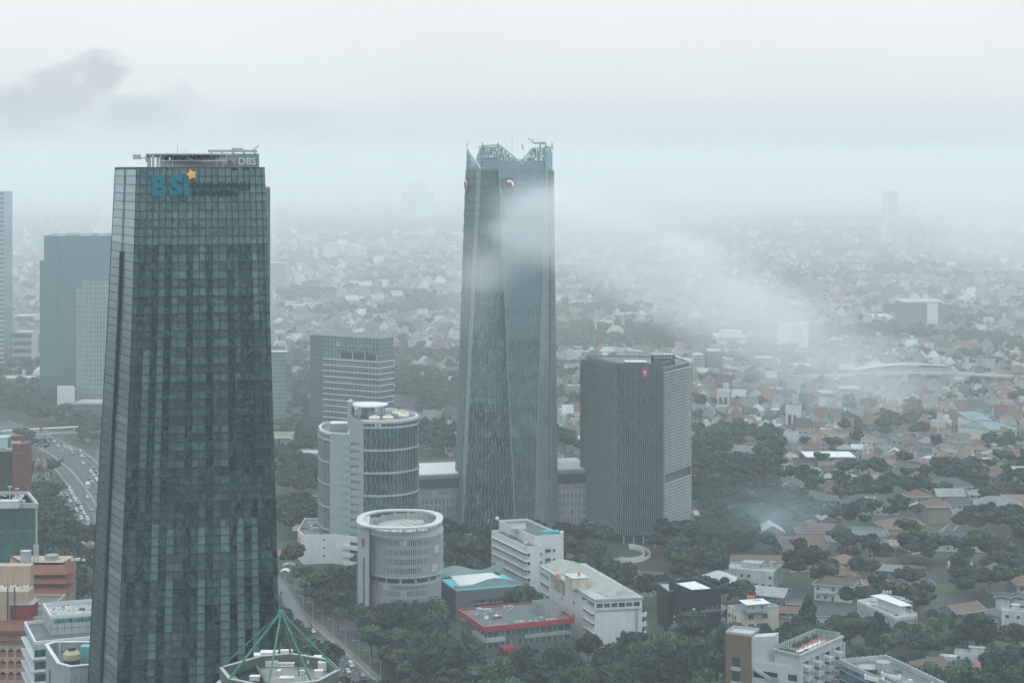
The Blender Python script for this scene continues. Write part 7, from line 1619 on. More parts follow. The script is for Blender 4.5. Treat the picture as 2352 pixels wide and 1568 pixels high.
# ================================================================== near roof with the green pyramid frame
def pyramid_roof():
    def cr4(x, y): return 447.9 + x * .1709, 1349.4 + y * .1709
    h = 100.0; T = thing('office_tower', 'nearby flat octagonal roof crowned by a green steel pyramid frame, bottom edge', 'tower', (*Rf(648, 1520, h), 0))
    px = [(330, 1070), (450, 1225), (960, 1330), (1660, 1255), (1940, 1105), (1790, 955), (1290, 880), (880, 915)]
    P = [Rf(*cr4(x, y), h) for x, y in px]
    rim = mat('green_grey_rim', (.10, .13, .11), var=.2, streak=.2); gst = mat('green_steel', (.05, .17, .14), rough=.6, var=.3, scale=.8); ng = mat('near_glass_roof', (.38, .42, .43), rough=.5)
    mb = MB(); mb.ring(P, insetpoly(P, .55), h - 2.4, h); mb.build('parapet', rim, T); mb = MB(); mb.ring(insetpoly(P, -.08), insetpoly(P, .63), h, h + .14); mb.build('coping', m_lgrey, T)
    mb = MB(); mb.quad(*[(*p, h - 2.2) for p in P]); mb.build('roof', mat('wet_near_roof', (.22, .235, .235), rough=.3, var=.3, scale=.3, spec=.6), T)
    mb = MB(); Q = [Rf(*cr4(x, y), h - 1.9) for x, y in ((520, 1100), (820, 1075), (940, 1260), (600, 1230))]; mb.prism(Q, h - 2.3, h - 2.0); mb.build('black_roof_pit', m_black, T)
    # sloping body below the rim
    mb = MB(); O = insetpoly(P, -7.5)
    for i in range(8): a, b, c, d = P[i], P[(i + 1) % 8], O[(i + 1) % 8], O[i]; mb.quad((*d, h - 10), (*c, h - 10), (*b, h - 2.4), (*a, h - 2.4))
    mb.build('sloped_skirt', ng, T); mb = MB(); mb.prism(O, 0, h - 10); mb.build('body', glass('near_tower_glass', (.012, .03, .035), (.08, .14, .15)), T)
    c0 = sum(P, Vector((0, 0))) / 8; ya = c0.y; za = Zv(cr4(0, 330)[1], ya); ap = Vector((((447.9 + 1158 * .1709) - CU) / FP * ya, ya, za))
    feet = [P[0], P[1], P[2] + Vector((.3, 0)), Rf(*cr4(1610, 1225), h), P[4], P[6]]
    for i, f in enumerate(feet): mb = MB(); mb.bar(Vector((*f, h - (.2 if i != 3 else 2))), ap + (Vector((*f, h)) - ap).normalized() * .5, .33, .33); mb.build('pyramid_leg', gst, T)
    mb = MB(); mb.cyl(ap.x, ap.y, za - .7, za + .5, .95, .6, n=8); mb.build('apex_node', gst, T); mb = MB(); mb.cyl(ap.x, ap.y, za + .4, za + 3.9, .09, n=6); mb.cyl(ap.x, ap.y, za + 3.9, za + 4.2, .18, n=6); mb.build('lightning_rod', m_dsteel, T)
    acm = mat('ac_near', (.60, .61, .58), rough=.5, var=.12); 
    def unit(x, y, w, d, hh, rz=0, fan=1):
        q = Rf(*cr4(x, y), h - 2.2); mb = MB(); c, s = math.cos(rz), math.sin(rz); mb.obox((q.x, q.y, h - 2.1 + hh / 2), (w / 2 * c, w / 2 * s, 0), (-d / 2 * s, d / 2 * c, 0), (0, 0, hh / 2)); mb.obox((q.x, q.y, h - 2.1 + hh + .03), (w / 2 * c * 1.04, w / 2 * s * 1.04, 0), (-d / 2 * s * 1.04, d / 2 * c * 1.04, 0), (0, 0, .06), mi=0)
        for k in range(3): mb.obox((q.x, q.y, h - 2.0 + hh * (k + 1) / 4), (w / 2 * c * 1.012, w / 2 * s * 1.012, 0), (-d / 2 * s * 1.012, d / 2 * c * 1.012, 0), (0, 0, .03), mi=1)
        mb.build('air_conditioner', [acm, m_dsteel], T)
    for u in ((835, 1050, 1.3, 2.2, 2.3, .15), (960, 1020, 2.4, 2.2, 2.4), (1070, 1000, 1.3, 1.4, 2.2), (1230, 1000, 2.4, 1.0, 2.4), (1225, 1060, 3.4, .9, .7), (1650, 1030, 1.7, 1.5, 1.6), (1715, 1110, 1.8, 1.5, 1.6), (1665, 1200, 1.7, 1.3, 1.3), (805, 1250, 2.0, 1.3, .9), (1235, 1262, 2.8, 1.5, .8), (1130, 1160, .7, 1.4, .7), (1440, 1150, 1.1, .6, .5), (1030, 1060, 2.5, .7, 1.0)): unit(*u)
    for x, y, hh in ((1395, 1180, 5.2), (1165, 960, 2.6), (1220, 930, 3.0), (1440, 1240, 1.2), (1478, 1240, .7)): q = Rf(*cr4(x, y), h - 2.2); mb = MB(); mb.cyl(q.x, q.y, h - 2.2, h - 2.2 + hh, .10, n=6); mb.cyl(q.x, q.y, h - 2.4 + hh, h - 2.1 + hh, .26, n=8); mb.build('vent_pipe', m_dsteel if hh > 1.3 else m_lgrey, T)
    q0, q1 = Rf(*cr4(820, 1080), h - 2), Rf(*cr4(960, 1320), h - 2); mb = MB(); mb.bar((*q0, h - 1.7), (*q1, h - 1.7), .4, .9); mb.build('low_roof_wall', rim, T)
    for x, y in ((535, 1075), (1520, 1000), (1120, 965)): q = Rf(*cr4(x, y), h - 1); mb = MB(); mb.obox((q.x, q.y + .2, h - 1), (.18, 0, 0), (0, .08, 0), (0, 0, .28)); mb.build('roof_lamp', m_white2, T)
pyramid_roof()

# ================================================================== mid-distance and distant buildings
def block(name, label, u0, u1, vt, vb, wm, d=20, sk=0, floors=0, cat='building', gm=None, band=.5, piers=False, rm=None, side=None, grp=None):
    """upright block seen between u0 and u1, top vt, foot vb; sk moves its far side to show the left (+) or right (-) flank"""
    Y = CH * FP / (vb - HV); z1 = Zv(vt, Y); a, b = XY(u0, Y), XY(u1, Y)
    if not sk and u1 < CU: b.x = XY(u1, Y + d).x
    if not sk and u0 > CU: a.x = XY(u0, Y + d).x
    P = [a, b, Vector((b.x + sk, b.y + d)), Vector((a.x + sk, a.y + d))]
    T = thing(name, label, cat, ((a.x + b.x) / 2, Y + d / 2, 0), grp); mb = MB(); mb.prism(P, 0, z1 - .8); mb.build('wall', wm, T); roof_slab(T, P, z1 - .79, .8, .4, wm, rm or m_roofl)
    if floors:
        st = z1 / floors
        for k in range(floors):
            for i, (p, q) in enumerate(((P[0], P[1]), (P[1], P[2])) if sk < 0 else ((P[0], P[1]), (P[3], P[0]))):
                e, nn, L = side_dirs(p, q); m_ = (p + q) / 2; mb = MB(); mb.obox((m_.x + nn.x * .02, m_.y + nn.y * .02, st * (k + .5)), (e.x * L * .47, e.y * L * .47, 0), (nn.x * .06, nn.y * .06, 0), (0, 0, st * band / 2), t=rnd.random() * .5)
                if piers:
                    for j in range(int(L / 3.5)): c = lerp(p, q, (j + .5) / int(L / 3.5)); mb.obox((c.x + nn.x * .1, c.y + nn.y * .1, st * (k + .5)), (e.x * .5, e.y * .5, 0), (nn.x * .12, nn.y * .12, 0), (0, 0, st * band / 2), mi=1)
                mb.build('window_band', [gm or m_win, wm], T)
    occ(P, 3); return T, P, z1
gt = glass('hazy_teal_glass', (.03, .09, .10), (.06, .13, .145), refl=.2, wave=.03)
def far_buildings():
    m_bs = mat('pale_stripe', (.50, .56, .55)); 
    T, P, z1 = block('office_tower', 'tall striped glass tower cut by the left edge of the picture', -60, 28.5, 440, 866, gt, d=30, cat='tower')
    for k in range(40): z = z1 - k * 4.4; mb = MB(); mb.box(P[0].x, P[0].y - .7, z - .45, P[1].x + .5, P[0].y, z + .2); mb.build('floor_ledge', m_bs, T)
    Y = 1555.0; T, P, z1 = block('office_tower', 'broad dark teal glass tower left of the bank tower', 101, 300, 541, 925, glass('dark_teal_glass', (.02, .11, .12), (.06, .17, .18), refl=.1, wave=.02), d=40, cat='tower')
    for k in range(42): z = z1 - 3 - k * 3.6; mb = MB(); mb.box(P[0].x, P[0].y - .2, z - .15, P[1].x, P[0].y, z + .15); mb.build('floor_line', mat('teal_line', (.05, .11, .115)), T)
    a, b = XY(91.5, Y + 5), XY(101, Y + 5); mb = MB(); mb.prism([(a.x, a.y), (b.x, b.y), (b.x, b.y + 30), (a.x, a.y + 30)], 0, Zv(598, Y + 5)); mb.build('lower_wing', MATS['dark_teal_glass'], T)
    mb = MB(); p = XY(133, Y); mb.box(p.x - .3, p.y - .3, 0, p.x + .3, p.y, z1); mb.build('corner_line', m_dgrey, T)
    for u, w in ((162, 4), (178, 2), (218, 3), (245, 2)): p = XY(u, Y + 8); mb = MB(); mb.box(p.x - w, p.y, z1 - .8, p.x + w, p.y + 3, z1 + 1.8); mb.build('roof_plant', m_grey, T)
    for k in range(5): p = XY(120 + k * 13, Y - 1); mb = MB(); mb.box(p.x - .6, p.y - .6, 0, p.x + .6, p.y, 12); mb.build('white_pilaster', m_white2, T)
    # curved glass grid tower
    Y = 1470.0; T = thing('office_tower', 'pale gridded curved glass tower partly behind the bank tower', 'tower', (*XY(235, Y + 15), 0)); arc = [XY(u, y) for u, y in ((176, Y + 26), (181, Y + 12), (190, Y + 4), (204, Y), (222, Y - 1), (242, Y + 1), (270, Y + 8))]
    g2 = glass('grid_tower_glass', (.07, .13, .14), (.15, .22, .24), refl=.2, wave=.02); zt = Zv(646, Y)
    for i, (a, b) in enumerate(zip(arc, arc[1:])): facade(T, const(a), const(b), steps(zt if i > 1 else zt - 8, 8, 3.9), fracs(max(1, round((b - a).length / 2.2))), g2, mat('grid_pale', (.34, .40, .41)), lambda i, j, r: r.uniform(.2, .8), mw=.28, md=.2, seed=100 + i)
    mb = MB(); mb.prism([tuple(p) for p in arc] + [(arc[-1].x, arc[-1].y + 20), (arc[0].x, arc[0].y + 12)], 0, zt - 8.5); mb.build('body', g2, T)
    T, P, z1 = block('podium_block', 'dark low podium with a sloped front below the gridded glass tower', 166, 260, 925, 975, m_dgrey, d=30); mb = MB(); mb.box(P[0].x, P[0].y - 1, z1 - 1.2, P[1].x, P[0].y + .1, z1 + .2); mb.build('roof_edge', m_lgrey, T)
    T = thing('canopy', 'slatted white canopy in front of the dark podium', 'canopy', (*gp(195, 975), 0))
    for k in range(5):
        a, b = Rf(*cr2(720 + k * 28, 455 + k * 9), 6), Rf(*cr2(810 + k * 28, 412 + k * 9), 6); mb = MB(); mb.bar((*a, 6), (*b, 6), .9, .3); mb.bar((*a, 0), (*a, 6), .3); mb.build('canopy_slat', m_white2, T)
    block('house', 'plain white building with a slit window beside the dark teal tower', 133, 172, 893, 962, m_white2, d=22, sk=-6, cat='building')
    block('office_block', 'pale grey banded block right of the striped tower at the left edge', 30, 88, 762, 850, m_lgrey, d=25, floors=5)
    block('office_block', 'light block with a dark window wall above the banded block, far left', 32, 92, 724, 762, m_white, d=25, floors=2, band=.7)
    block('hall', 'low grey-green hall at the foot of the striped tower', -10, 90, 868, 905, mat('hall_green_grey', (.22, .27, .26)), d=26)
    T = thing('mosque', 'small mosque with a pale green pointed dome and slim minaret, far left', 'mosque', (*gp(92, 890), 0)); Yd = 1660; p = XY(90, Yd); zb = Zv(868, Yd); mb = MB(); mb.box(p.x - 12, p.y - 2, 0, p.x + 12, p.y + 20, zb); mb.build('hall', m_lgrey, T); mb = MB(); rsphere(mb, (p.x, p.y + 6, zb), 8, n=14, sz=1.2); mb.build('dome', mat('pale_green_dome', (.40, .52, .48)), T); p = XY(55, Yd - 5); mb = MB(); mb.cyl(p.x, p.y, 0, Zv(848, Yd), 1.8, 1.4, n=10); mb.build('minaret', m_white2, T)
    # small glass tower and pavilion right of the bank tower
    g3 = glass('small_tower_glass', (.05, .11, .12), (.14, .22, .23), refl=.2, wave=.03)
    T, P, z1 = block('office_block', 'slim teal glass block just right of the bank tower', 600, 657, 808, 985, g3, d=20, sk=2)
    for k in range(24): mb = MB(); mb.box(P[0].x, P[0].y - .12, z1 - 2 - k * 3.2, P[1].x, P[0].y, z1 - 1.8 - k * 3.2); mb.build('floor_line', m_grey, T)
    T, P, z1 = block('pavilion', 'grey colonnaded pavilion with a green sloping roof right of the bank tower', 600, 676, 1003, 1058, m_grey, d=26, rm=mat('moss_roof', (.13, .17, .10)))
    for k in range(8): p = lerp(P[0], P[1], k / 7.0); mb = MB(); mb.box(p.x - .35, p.y - 1.4, 0, p.x + .35, p.y - .7, z1 - .6); mb.build('column', m_lgrey, T)
    mb = MB(); mb.box(P[0].x - 1, P[0].y - 2.5, z1 - .8, P[1].x + 2, P[0].y + .1, z1 - .2); mb.build('eave', m_lgrey, T)
    block('office_block', 'pale concrete block between the pavilion and the helipad tower', 688, 745, 1040, 1080, m_lgrey, d=16)
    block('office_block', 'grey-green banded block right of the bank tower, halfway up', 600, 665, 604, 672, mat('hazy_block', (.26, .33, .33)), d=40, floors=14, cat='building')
    # white stepped hotel, far
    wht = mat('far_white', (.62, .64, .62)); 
    T, P, z1 = block('hotel', 'stepped white gridded hotel in the middle distance', 744, 790, 560, 606, wht, d=40, floors=9, piers=True); Y = P[0].y
    for u0, u1, vt in ((790, 822, 562), (822, 839, 567)):
        a, b = XY(u0, Y - 3), XY(u1, Y - 3); z = Zv(vt, Y); mb = MB(); mb.prism([(a.x, a.y), (b.x, b.y), (b.x, b.y + 30), (a.x, a.y + 30)], 0, z); mb.build('wing', wht, T)
        for k in range(10): mb = MB(); mb.box(a.x + .5, a.y - .1, z - 3 - k * 4.2, b.x - .5, a.y, z - 1.2 - k * 4.2); mb.build('window_band', m_win, T)
    a, b = XY(775, Y + 8), XY(796, Y + 8); mb = MB(); mb.prism([(a.x, a.y), (b.x, b.y), (b.x, b.y + 20), (a.x, a.y + 20)], 0, Zv(552, Y)); mb.build('core', wht, T)
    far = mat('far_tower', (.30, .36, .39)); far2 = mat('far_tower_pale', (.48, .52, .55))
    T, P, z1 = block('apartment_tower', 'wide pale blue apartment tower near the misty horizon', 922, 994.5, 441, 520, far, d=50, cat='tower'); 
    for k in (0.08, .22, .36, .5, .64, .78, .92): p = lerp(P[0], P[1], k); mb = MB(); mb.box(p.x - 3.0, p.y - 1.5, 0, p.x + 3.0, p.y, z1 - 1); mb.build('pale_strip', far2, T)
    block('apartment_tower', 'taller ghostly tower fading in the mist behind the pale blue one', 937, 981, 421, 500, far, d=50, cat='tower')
    block('apartment_tower', 'slim dark blue tower alone near the misty horizon on the right', 2027.5, 2063, 440, 520, mat('far_dark', (.12, .17, .20)), d=40, cat='tower', sk=0)
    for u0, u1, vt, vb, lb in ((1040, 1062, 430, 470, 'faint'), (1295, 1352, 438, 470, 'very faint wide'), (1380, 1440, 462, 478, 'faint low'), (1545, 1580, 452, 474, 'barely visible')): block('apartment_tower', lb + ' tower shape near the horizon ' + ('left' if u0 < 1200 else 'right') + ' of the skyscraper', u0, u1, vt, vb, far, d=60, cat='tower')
    block('apartment_block', 'long row of pale low apartment slabs left of the skyscraper', 952, 1062, 543, 558, wht, d=30, floors=4)
    # right of the skyscraper
    T, P, z1 = block('office_block', 'dark green-grey glass block half lost in mist on the far right', 2056, 2166.5, 692, 771, mat('dark_block', (.10, .15, .15)), d=45)
    p = lerp(P[0], P[1], .72); mb = MB(); mb.box(p.x - 6, p.y - .5, 0, p.x + 7, p.y, z1 - 2); mb.build('pale_stair_strip', far2, T); mb = MB(); mb.ring(insetpoly(P, -.5), insetpoly(P, 1), z1 - 1.5, z1 + .5); mb.build('roof_rim', far2, T)
    T, P, z1 = block('apartment_block', 'cream apartment tower with two blank end walls rising in mist', 1785, 1857, 741, 820, wht, d=22, cat='tower')
    p0, p1 = lerp(P[0], P[1], .42), lerp(P[0], P[1], .78)
    for k in range(12): z = 3 + k * (z1 - 5) / 12; mb = MB(); mb.box(p0.x, p0.y - .3, z, p1.x, p0.y, z + 1.6); mb.build('balcony_row', m_grey, T)
    for f, v in ((.3, 736), (.55, 734)): p = lerp(P[0], P[1], f); mb = MB(); mb.box(p.x - 5, p.y + 3, z1 - 1, p.x + 5, p.y + 12, z1 + 3); mb.build('roof_box', m_grey, T)
    block('hall', 'white low eight-sided hall beside the dark green-grey block', 1984, 2050, 726, 752, wht, d=40)
    T, P, z1 = block('mansion', 'big white classical mansion right of the lattice tower, half hidden by mist', 1636, 1715, 772, 814, wht, d=45, floors=3, piers=True); c = (P[0] + P[1]) / 2; mb = MB(); mb.box(c.x - 10, c.y + 8, z1 - 1, c.x + 12, c.y + 26, z1 + 5); mb.build('upper_storey', wht, T)
    block('office_block', 'light grey office block with dark glass flank behind the lattice tower', 1588, 1618, 815, 868, m_grey, d=30, floors=8, band=.35); block('office_block', 'dark glass cube attached to the light grey office block', 1618, 1660, 806, 868, mat('dark_cube', (.10, .14, .145)), d=30)
    T, P, z1 = block('office_block', 'bright turquoise block with small square windows', 1660, 1686, 824, 862, mat('turquoise_wall', (.20, .42, .44)), d=20)
    for k in range(5): winrow(T, P[0], P[1], 3 + k * 3.6, 4, 1.0, 1.3, sill=False)
    block('office_block', 'dark grey block with a striped white flank in the haze', 1727, 1780, 822, 868, m_dgrey, d=26); block('office_block', 'grey block with a vertical-striped facade right of the dark one', 1781, 1793, 826, 866, m_white, d=20)
    block('apartment_block', 'low grey apartment row left of a broad hazy block', 1816, 1870, 840, 870, m_grey, d=30, floors=3)
    block('office_block', 'plain pale block with small square windows in the red-roofed quarter', 1876, 1920, 902, 938, m_lgrey, d=24, floors=3, band=.3)
    block('office_block', 'taller plain grey block behind the pale windowed one', 1918, 1982, 892, 934, m_grey, d=26, floors=4, band=.25)
    block('apartment_block', 'grey three-storey block with a white water tower', 1876, 1930, 872, 894, m_lgrey, d=22, floors=3)
    block('office_block', 'pale ruin-like block left of the big tree belt on the right', 2054, 2110, 918, 944, m_lgrey, d=18)
    block('office_block', 'grey cube with round-cornered windows among the red roofs', 1760, 1802, 893, 920, m_grey, d=16, floors=3, band=.3)
    block('office_block', 'narrow white house with one big dark window among the red roofs', 1675, 1701, 906, 932, m_white2, d=12)
    block('office_block', 'white-roofed grey cube house in the middle of the red roofs', 1768, 1802, 941, 968, m_lgrey, d=14, rm=m_white2)
    # L-shaped white building with a turquoise roof
    T, P, z1 = block('apartment_block', 'white L-shaped building with a turquoise hip roof near the right edge', 2276, 2335, 986, 1018, m_white2, d=22, sk=-18, floors=3, band=.3); tqr = roofm('turquoise'); I = insetpoly(P, -.8); c0, c1 = (I[0] + I[3]) / 2, (I[1] + I[2]) / 2; mb = MB(); a_, b_ = lerp(c0, c1, .15), lerp(c0, c1, .85); Z = z1 + 4
    mb.quad((*I[0], z1), (*I[1], z1), (*b_, Z), (*a_, Z)); mb.quad((*I[2], z1), (*I[3], z1), (*a_, Z), (*b_, Z)); mb.quad((*I[1], z1), (*I[2], z1), (*b_, Z)); mb.quad((*I[3], z1), (*I[0], z1), (*a_, Z)); mb.build('hip_roof', tqr, T)
    T, P, z1 = block('apartment_block', 'long rear wing with a turquoise roof left of the white L-shaped building', 2230, 2276, 964, 1000, m_white2, d=16, sk=-6, floors=3, band=.3); mb = MB(); I = insetpoly(P, -.8); mb.quad((*I[0], z1), (*I[1], z1), (*I[2], z1 + 4), (*I[3], z1 + 4)); mb.build('lean_roof', tqr, T)
    T, P, z1 = block('hall', 'long red-brown roofed hall with a green front wall', 2000, 2084, 966, 984, mat('green_wall', (.10, .30, .24)), d=26); mb = MB(); I = insetpoly(P, -1.5); c0, c1 = (I[0] + I[3]) / 2, (I[1] + I[2]) / 2; mb.quad((*I[0], z1), (*I[1], z1), (*c1, z1 + 4.5), (*c0, z1 + 4.5)); mb.quad((*I[2], z1), (*I[3], z1), (*c0, z1 + 4.5), (*c1, z1 + 4.5)); mb.build('gable_roof', roofm('brown'), T)
    T, P, z1 = block('hall', 'low hall with a big bright white flat roof above the villas', 1843, 1962, 1050, 1072, m_dgrey, d=22, rm=m_white2); mb = MB(); mb.prism(insetpoly(P, -1), z1, z1 + .5, bottom=True); mb.build('roof_sheet', m_white2, T)
    T = thing('hall', 'round-backed white dome hall among trees right of the lattice tower', 'hall', (*gp(1712, 1094), 0)); p = gp(1712, 1090); mb = MB(); mb.cyl(p.x, p.y + 8, 0, 4, 8.5, n=20); mb.build('wall', m_lgrey, T); mb = MB(); rsphere(mb, (p.x, p.y + 8, 4), 9, n=20, sz=.42); mb.build('dome_roof', m_white2, T); occ([(p.x - 8, p.y), (p.x + 8, p.y + 17)])
    # garden restaurant with three round orange huts, ring ramp
    T, P, z1 = block('restaurant', 'flat garden restaurant with a brick-red roof edge behind the lattice tower', 1586, 1697, 1184, 1200, m_conc, d=22, cat='building'); mb = MB(); mb.ring(insetpoly(P, -.6), insetpoly(P, .6), z1 - .9, z1 + .2); mb.build('red_eave', mat('brick_eave', (.26, .09, .06)), T); hut = mat('thatch_orange', (.34, .16, .08))
    for u, v in ((1613, 1177), (1639, 1176), (1665, 1174)): p = Rf(u, v, z1 + 1); mb = MB(); mb.cyl(p.x, p.y, z1 - .7, z1 + 1.6, 1.6, n=10); mb.cyl(p.x, p.y, z1 + 1.6, z1 + 2.6, 2.9, 1.6, n=12); mb.build('round_hut', hut, T)
    T = thing('ramp', 'curved white ramp wall of the garage entrance below the lattice tower', 'ramp', (*gp(1450, 1285), 0)); c = gp(1448, 1280); mb = MB()
    for i in range(20):
        a0, a1 = math.radians(-150 + i * 12), math.radians(-138 + i * 12); zz0, zz1 = .8 + i * .12, .8 + (i + 1) * .12
        for rr, in ((9.2,), (6.4,)):
            p, q = (c.x + rr * 1.1 * math.cos(a0), c.y + rr * 1.6 * math.sin(a0)), (c.x + rr * 1.1 * math.cos(a1), c.y + rr * 1.6 * math.sin(a1)); mb.bar((*p, zz0), (*q, zz1), .3, 1.8)
    mb.build('ramp_wall', m_white2, T); occ([(c.x - 10, c.y - 14), (c.x + 10, c.y + 15)])
    # mosques and minarets
    gold = mat('dome_gold', (.30, .27, .20)); 
    for u, vt, vb, du, lb in ((940, 629, 690, 24, 'yellow minaret with a small gold dome in the middle distance'), (1393, 637, 690, 40, 'slim white minaret right of the skyscraper'), (1355, 676, 705, 0, 'short pale water tower right of the skyscraper')):
        Y = CH * FP / (vb - HV); T = thing('minaret', lb, 'minaret', (*XY(u, Y), 0)); p = XY(u, Y); z1 = Zv(vt, Y); mb = MB(); r0 = 5.5 / FP * Y; mb.cyl(p.x, p.y, 0, z1 * .82, r0 * .85, r0 * .6, n=10); mb.cyl(p.x, p.y, z1 * .45, z1 * .49, r0 * 1.3, n=10); mb.cyl(p.x, p.y, z1 * .75, z1 * .79, r0 * 1.25, n=10); mb.cyl(p.x, p.y, z1 * .82, z1, r0 * .8, .2, n=10); mb.build('shaft', gold if u == 940 else m_white2, T)
        if du: mb = MB(); q = XY(u + du, Y + 20); mb.box(q.x - 14, q.y - 8, 0, q.x + 14, q.y + 10, 9); mb.build('prayer_hall', m_white2, T); mb = MB(); rsphere(mb, (q.x, q.y, 9), 8, n=12); mb.build('dome', gold, T)
    T = thing('mosque', 'low mosque with a gold ribbed dome and two thin minarets above the lattice tower', 'mosque', (*gp(1418, 790), 0)); p = XY(1418, 2090); mb = MB(); mb.box(p.x - 14, p.y - 5, 0, p.x + 16, p.y + 16, 9); mb.build('hall', m_cream, T); mb = MB(); rsphere(mb, (p.x - 2, p.y, 9), 11, n=14); mb.build('dome', gold, T)
    for s in (-24, -4): mb = MB(); mb.cyl(p.x + s, p.y + 14, 0, 36, 1.4, .7, n=8); mb.build('minaret', m_cream, T)
    # elevated roads
    for nm, lb, pts, z, w in (('viaduct', 'elevated toll viaduct crossing behind the skyscraper and the lattice tower', ((660, 818), (900, 824), (1060, 838), (1280, 795), (1400, 797), (1500, 808), (1580, 826), (1800, 850)), 10, 18), ('station_viaduct', 'curved viaduct with a long roofed station in the haze', ((1780, 868), (1950, 862), (2050, 858), (2180, 858), (2400, 868)), 13, 14)):
        if nm == 'viaduct': pts = ((1275, 795), (1400, 799), (1500, 810), (1580, 828), (1700, 846))
        P = smooth([Rf(u, v, z) for u, v in pts], 4); T = thing(nm, lb, 'viaduct', (*P[0], 0)); mb = MB()
        for a, b in zip(P, P[1:]): mb.bar((*a, z), (*b, z), w, 1.4)
        mb.build('deck', m_lgrey, T); mb = MB(); N = normals(P)
        for i in range(len(P) - 1): a, b = P[i] - N[i] * w * 0, P[i + 1]; mb.bar((a.x, a.y - w / 2, z + 1.2), (b.x, b.y - w / 2, z + 1.2), .4, 1.2)
        mb.build('barrier', m_white, T)
        for i in range(0, len(P), 2): mb = MB(); mb.box(P[i].x - 1.3, P[i].y - 1.3, 0, P[i].x + 1.3, P[i].y + 1.3, z - .7); mb.build('pier', m_conc, T)
        if nm == 'viaduct':
            for i in range(0, len(P), 3): mb = MB(); mb.box(P[i].x - .2, P[i].y, z, P[i].x + .2, P[i].y + .4, z + 11); mb.build('lamp_post', m_lgrey, T)
        else:
            mb = MB(); a, b = Rf(1958, 846, 18), Rf(2178, 838, 18); m_ = (a + b) / 2
            for k in range(10): p, q = lerp(a, b, k / 10), lerp(a, b, (k + 1) / 10); h0, h1 = 17 + 3.5 * math.sin(math.pi * k / 10), 17 + 3.5 * math.sin(math.pi * (k + 1) / 10); mb.bar((*p, h0), (*q, h1), 14, .6)
            mb.build('station_roof', m_lgrey, T); mb = MB(); mb.bar((*a, 14.5), (*b, 14.5), 11, 4.5); mb.build('station_body', m_grey, T)
far_buildings()
# small ground things left of the helipad tower
T = thing('sports_court', 'red sports court with a white circle left of the helipad tower', 'court', (*gp(659, 1272), 0)); a, b, c, d = gp(640, 1280), gp(686, 1278), gp(682, 1262), gp(640, 1264); mb = MB(); mb.prism([tuple(p) for p in (a, b, c, d)], .05, .16); mb.build('surface', mat('court_red', (.42, .14, .12)), T)
c = gp(660, 1271); mb = MB(); mb.ring([(c.x + 3 * math.cos(i * .5236), c.y + 3 * math.sin(i * .5236)) for i in range(12)], [(c.x + 2.7 * math.cos(i * .5236), c.y + 2.7 * math.sin(i * .5236)) for i in range(12)], .16, .18); mb.build('circle_line', m_line, T); occ([(a.x, a.y), (c.x + 6, c.y + 20)])
T = thing('canopy', 'two curved white canopies over a small forecourt right of the bank tower', 'canopy', (*gp(664, 1312), 0))
for u, v, w in ((664, 1308, 28), (655, 1322, 20)):
    p = gp(u, v + 12); w = w / FP * p.y; mb = MB()
    for k in range(6): a0, a1 = k / 6, (k + 1) / 6; mb.bar((p.x - w / 2 + w * a0, p.y, 5 + math.sin(a0 * 3.14) * .8), (p.x - w / 2 + w * a1, p.y, 5 + math.sin(a1 * 3.14) * .8), 5, .25)
    mb.build('canopy_roof', m_white2, T); mb = MB(); mb.cyl(p.x, p.y, 0, 5, .25, n=6); mb.build('canopy_post', m_steel, T)
T, P, z1 = block('kiosk', 'pale blue-grey cabin beside the road right of the bank tower', 676, 700, 1322, 1356, m_lgrey, d=8)
# ================================================================== scattering: labels first
LAND = [(440, 'the bank tower', 1000), (845, 'the helipad tower', 1120), (919, 'the oval tower', 1350), (1165, 'the skyscraper', 1000), (1190, 'the red-banded building', 1450), (1225, 'the white slab office', 1310), (1400, 'the pitched-roof building', 1420), (1460, 'the lattice tower', 1180),
        (1585, 'the black building', 1410), (1740, 'the cream hotel', 1430), (1800, 'the court hotel', 1530), (2040, 'the terrace block', 1420), (1900, 'the red-brown gable', 1290), (2000, 'the arched dormers', 1165), (2235, 'the very wide hip roof', 1245), (2290, 'the grey three-storey house', 1180),
        (2020, 'the unfinished villa', 1265), (1660, 'the garden restaurant', 1185), (1900, 'the white flat hall', 1060), (1712, 'the white dome hall', 1085), (2300, 'the turquoise-roofed building', 1000), (2042, 'the green-walled hall', 975), (100, 'the lattice mast', 1100), (140, 'the toll road', 1050), (105, 'the orange hotel', 1330), (130, 'the dark teal tower', 930),
        (810, 'the striped hotel block', 900), (640, 'the pavilion', 1040), (1785, 'the white-roofed cube', 960), (1940, 'the plain grey block', 930), (710, 'the white podium', 1270), (660, 'the flyover', 1400), (1450, 'the garage ramp', 1285), (1100, 'the sports hall', 1340), (2080, 'the cooling-unit roof', 1540), (2270, 'the pink-red roof', 1530), (1700, 'the grey pitched roof', 1370)]
PEND = []
def side_of(u, v):
    best = min(LAND, key=lambda l: abs(u - l[0]) + 1.3 * abs(v - l[2])); dx, dv = u - best[0], v - best[2]
    if abs(dx) > abs(dv) * 1.6: w = 'right of' if dx > 0 else 'left of'
    else: w = 'below' if dv > 0 else 'above'
    return f'{w} {best[1]}', best
ORD = ['leftmost', 'second from left', 'third from left', 'fourth from left', 'fifth from left', 'sixth from left', 'seventh from left', 'eighth from left', 'ninth from left', 'tenth from left', 'eleventh from left', 'twelfth from left']
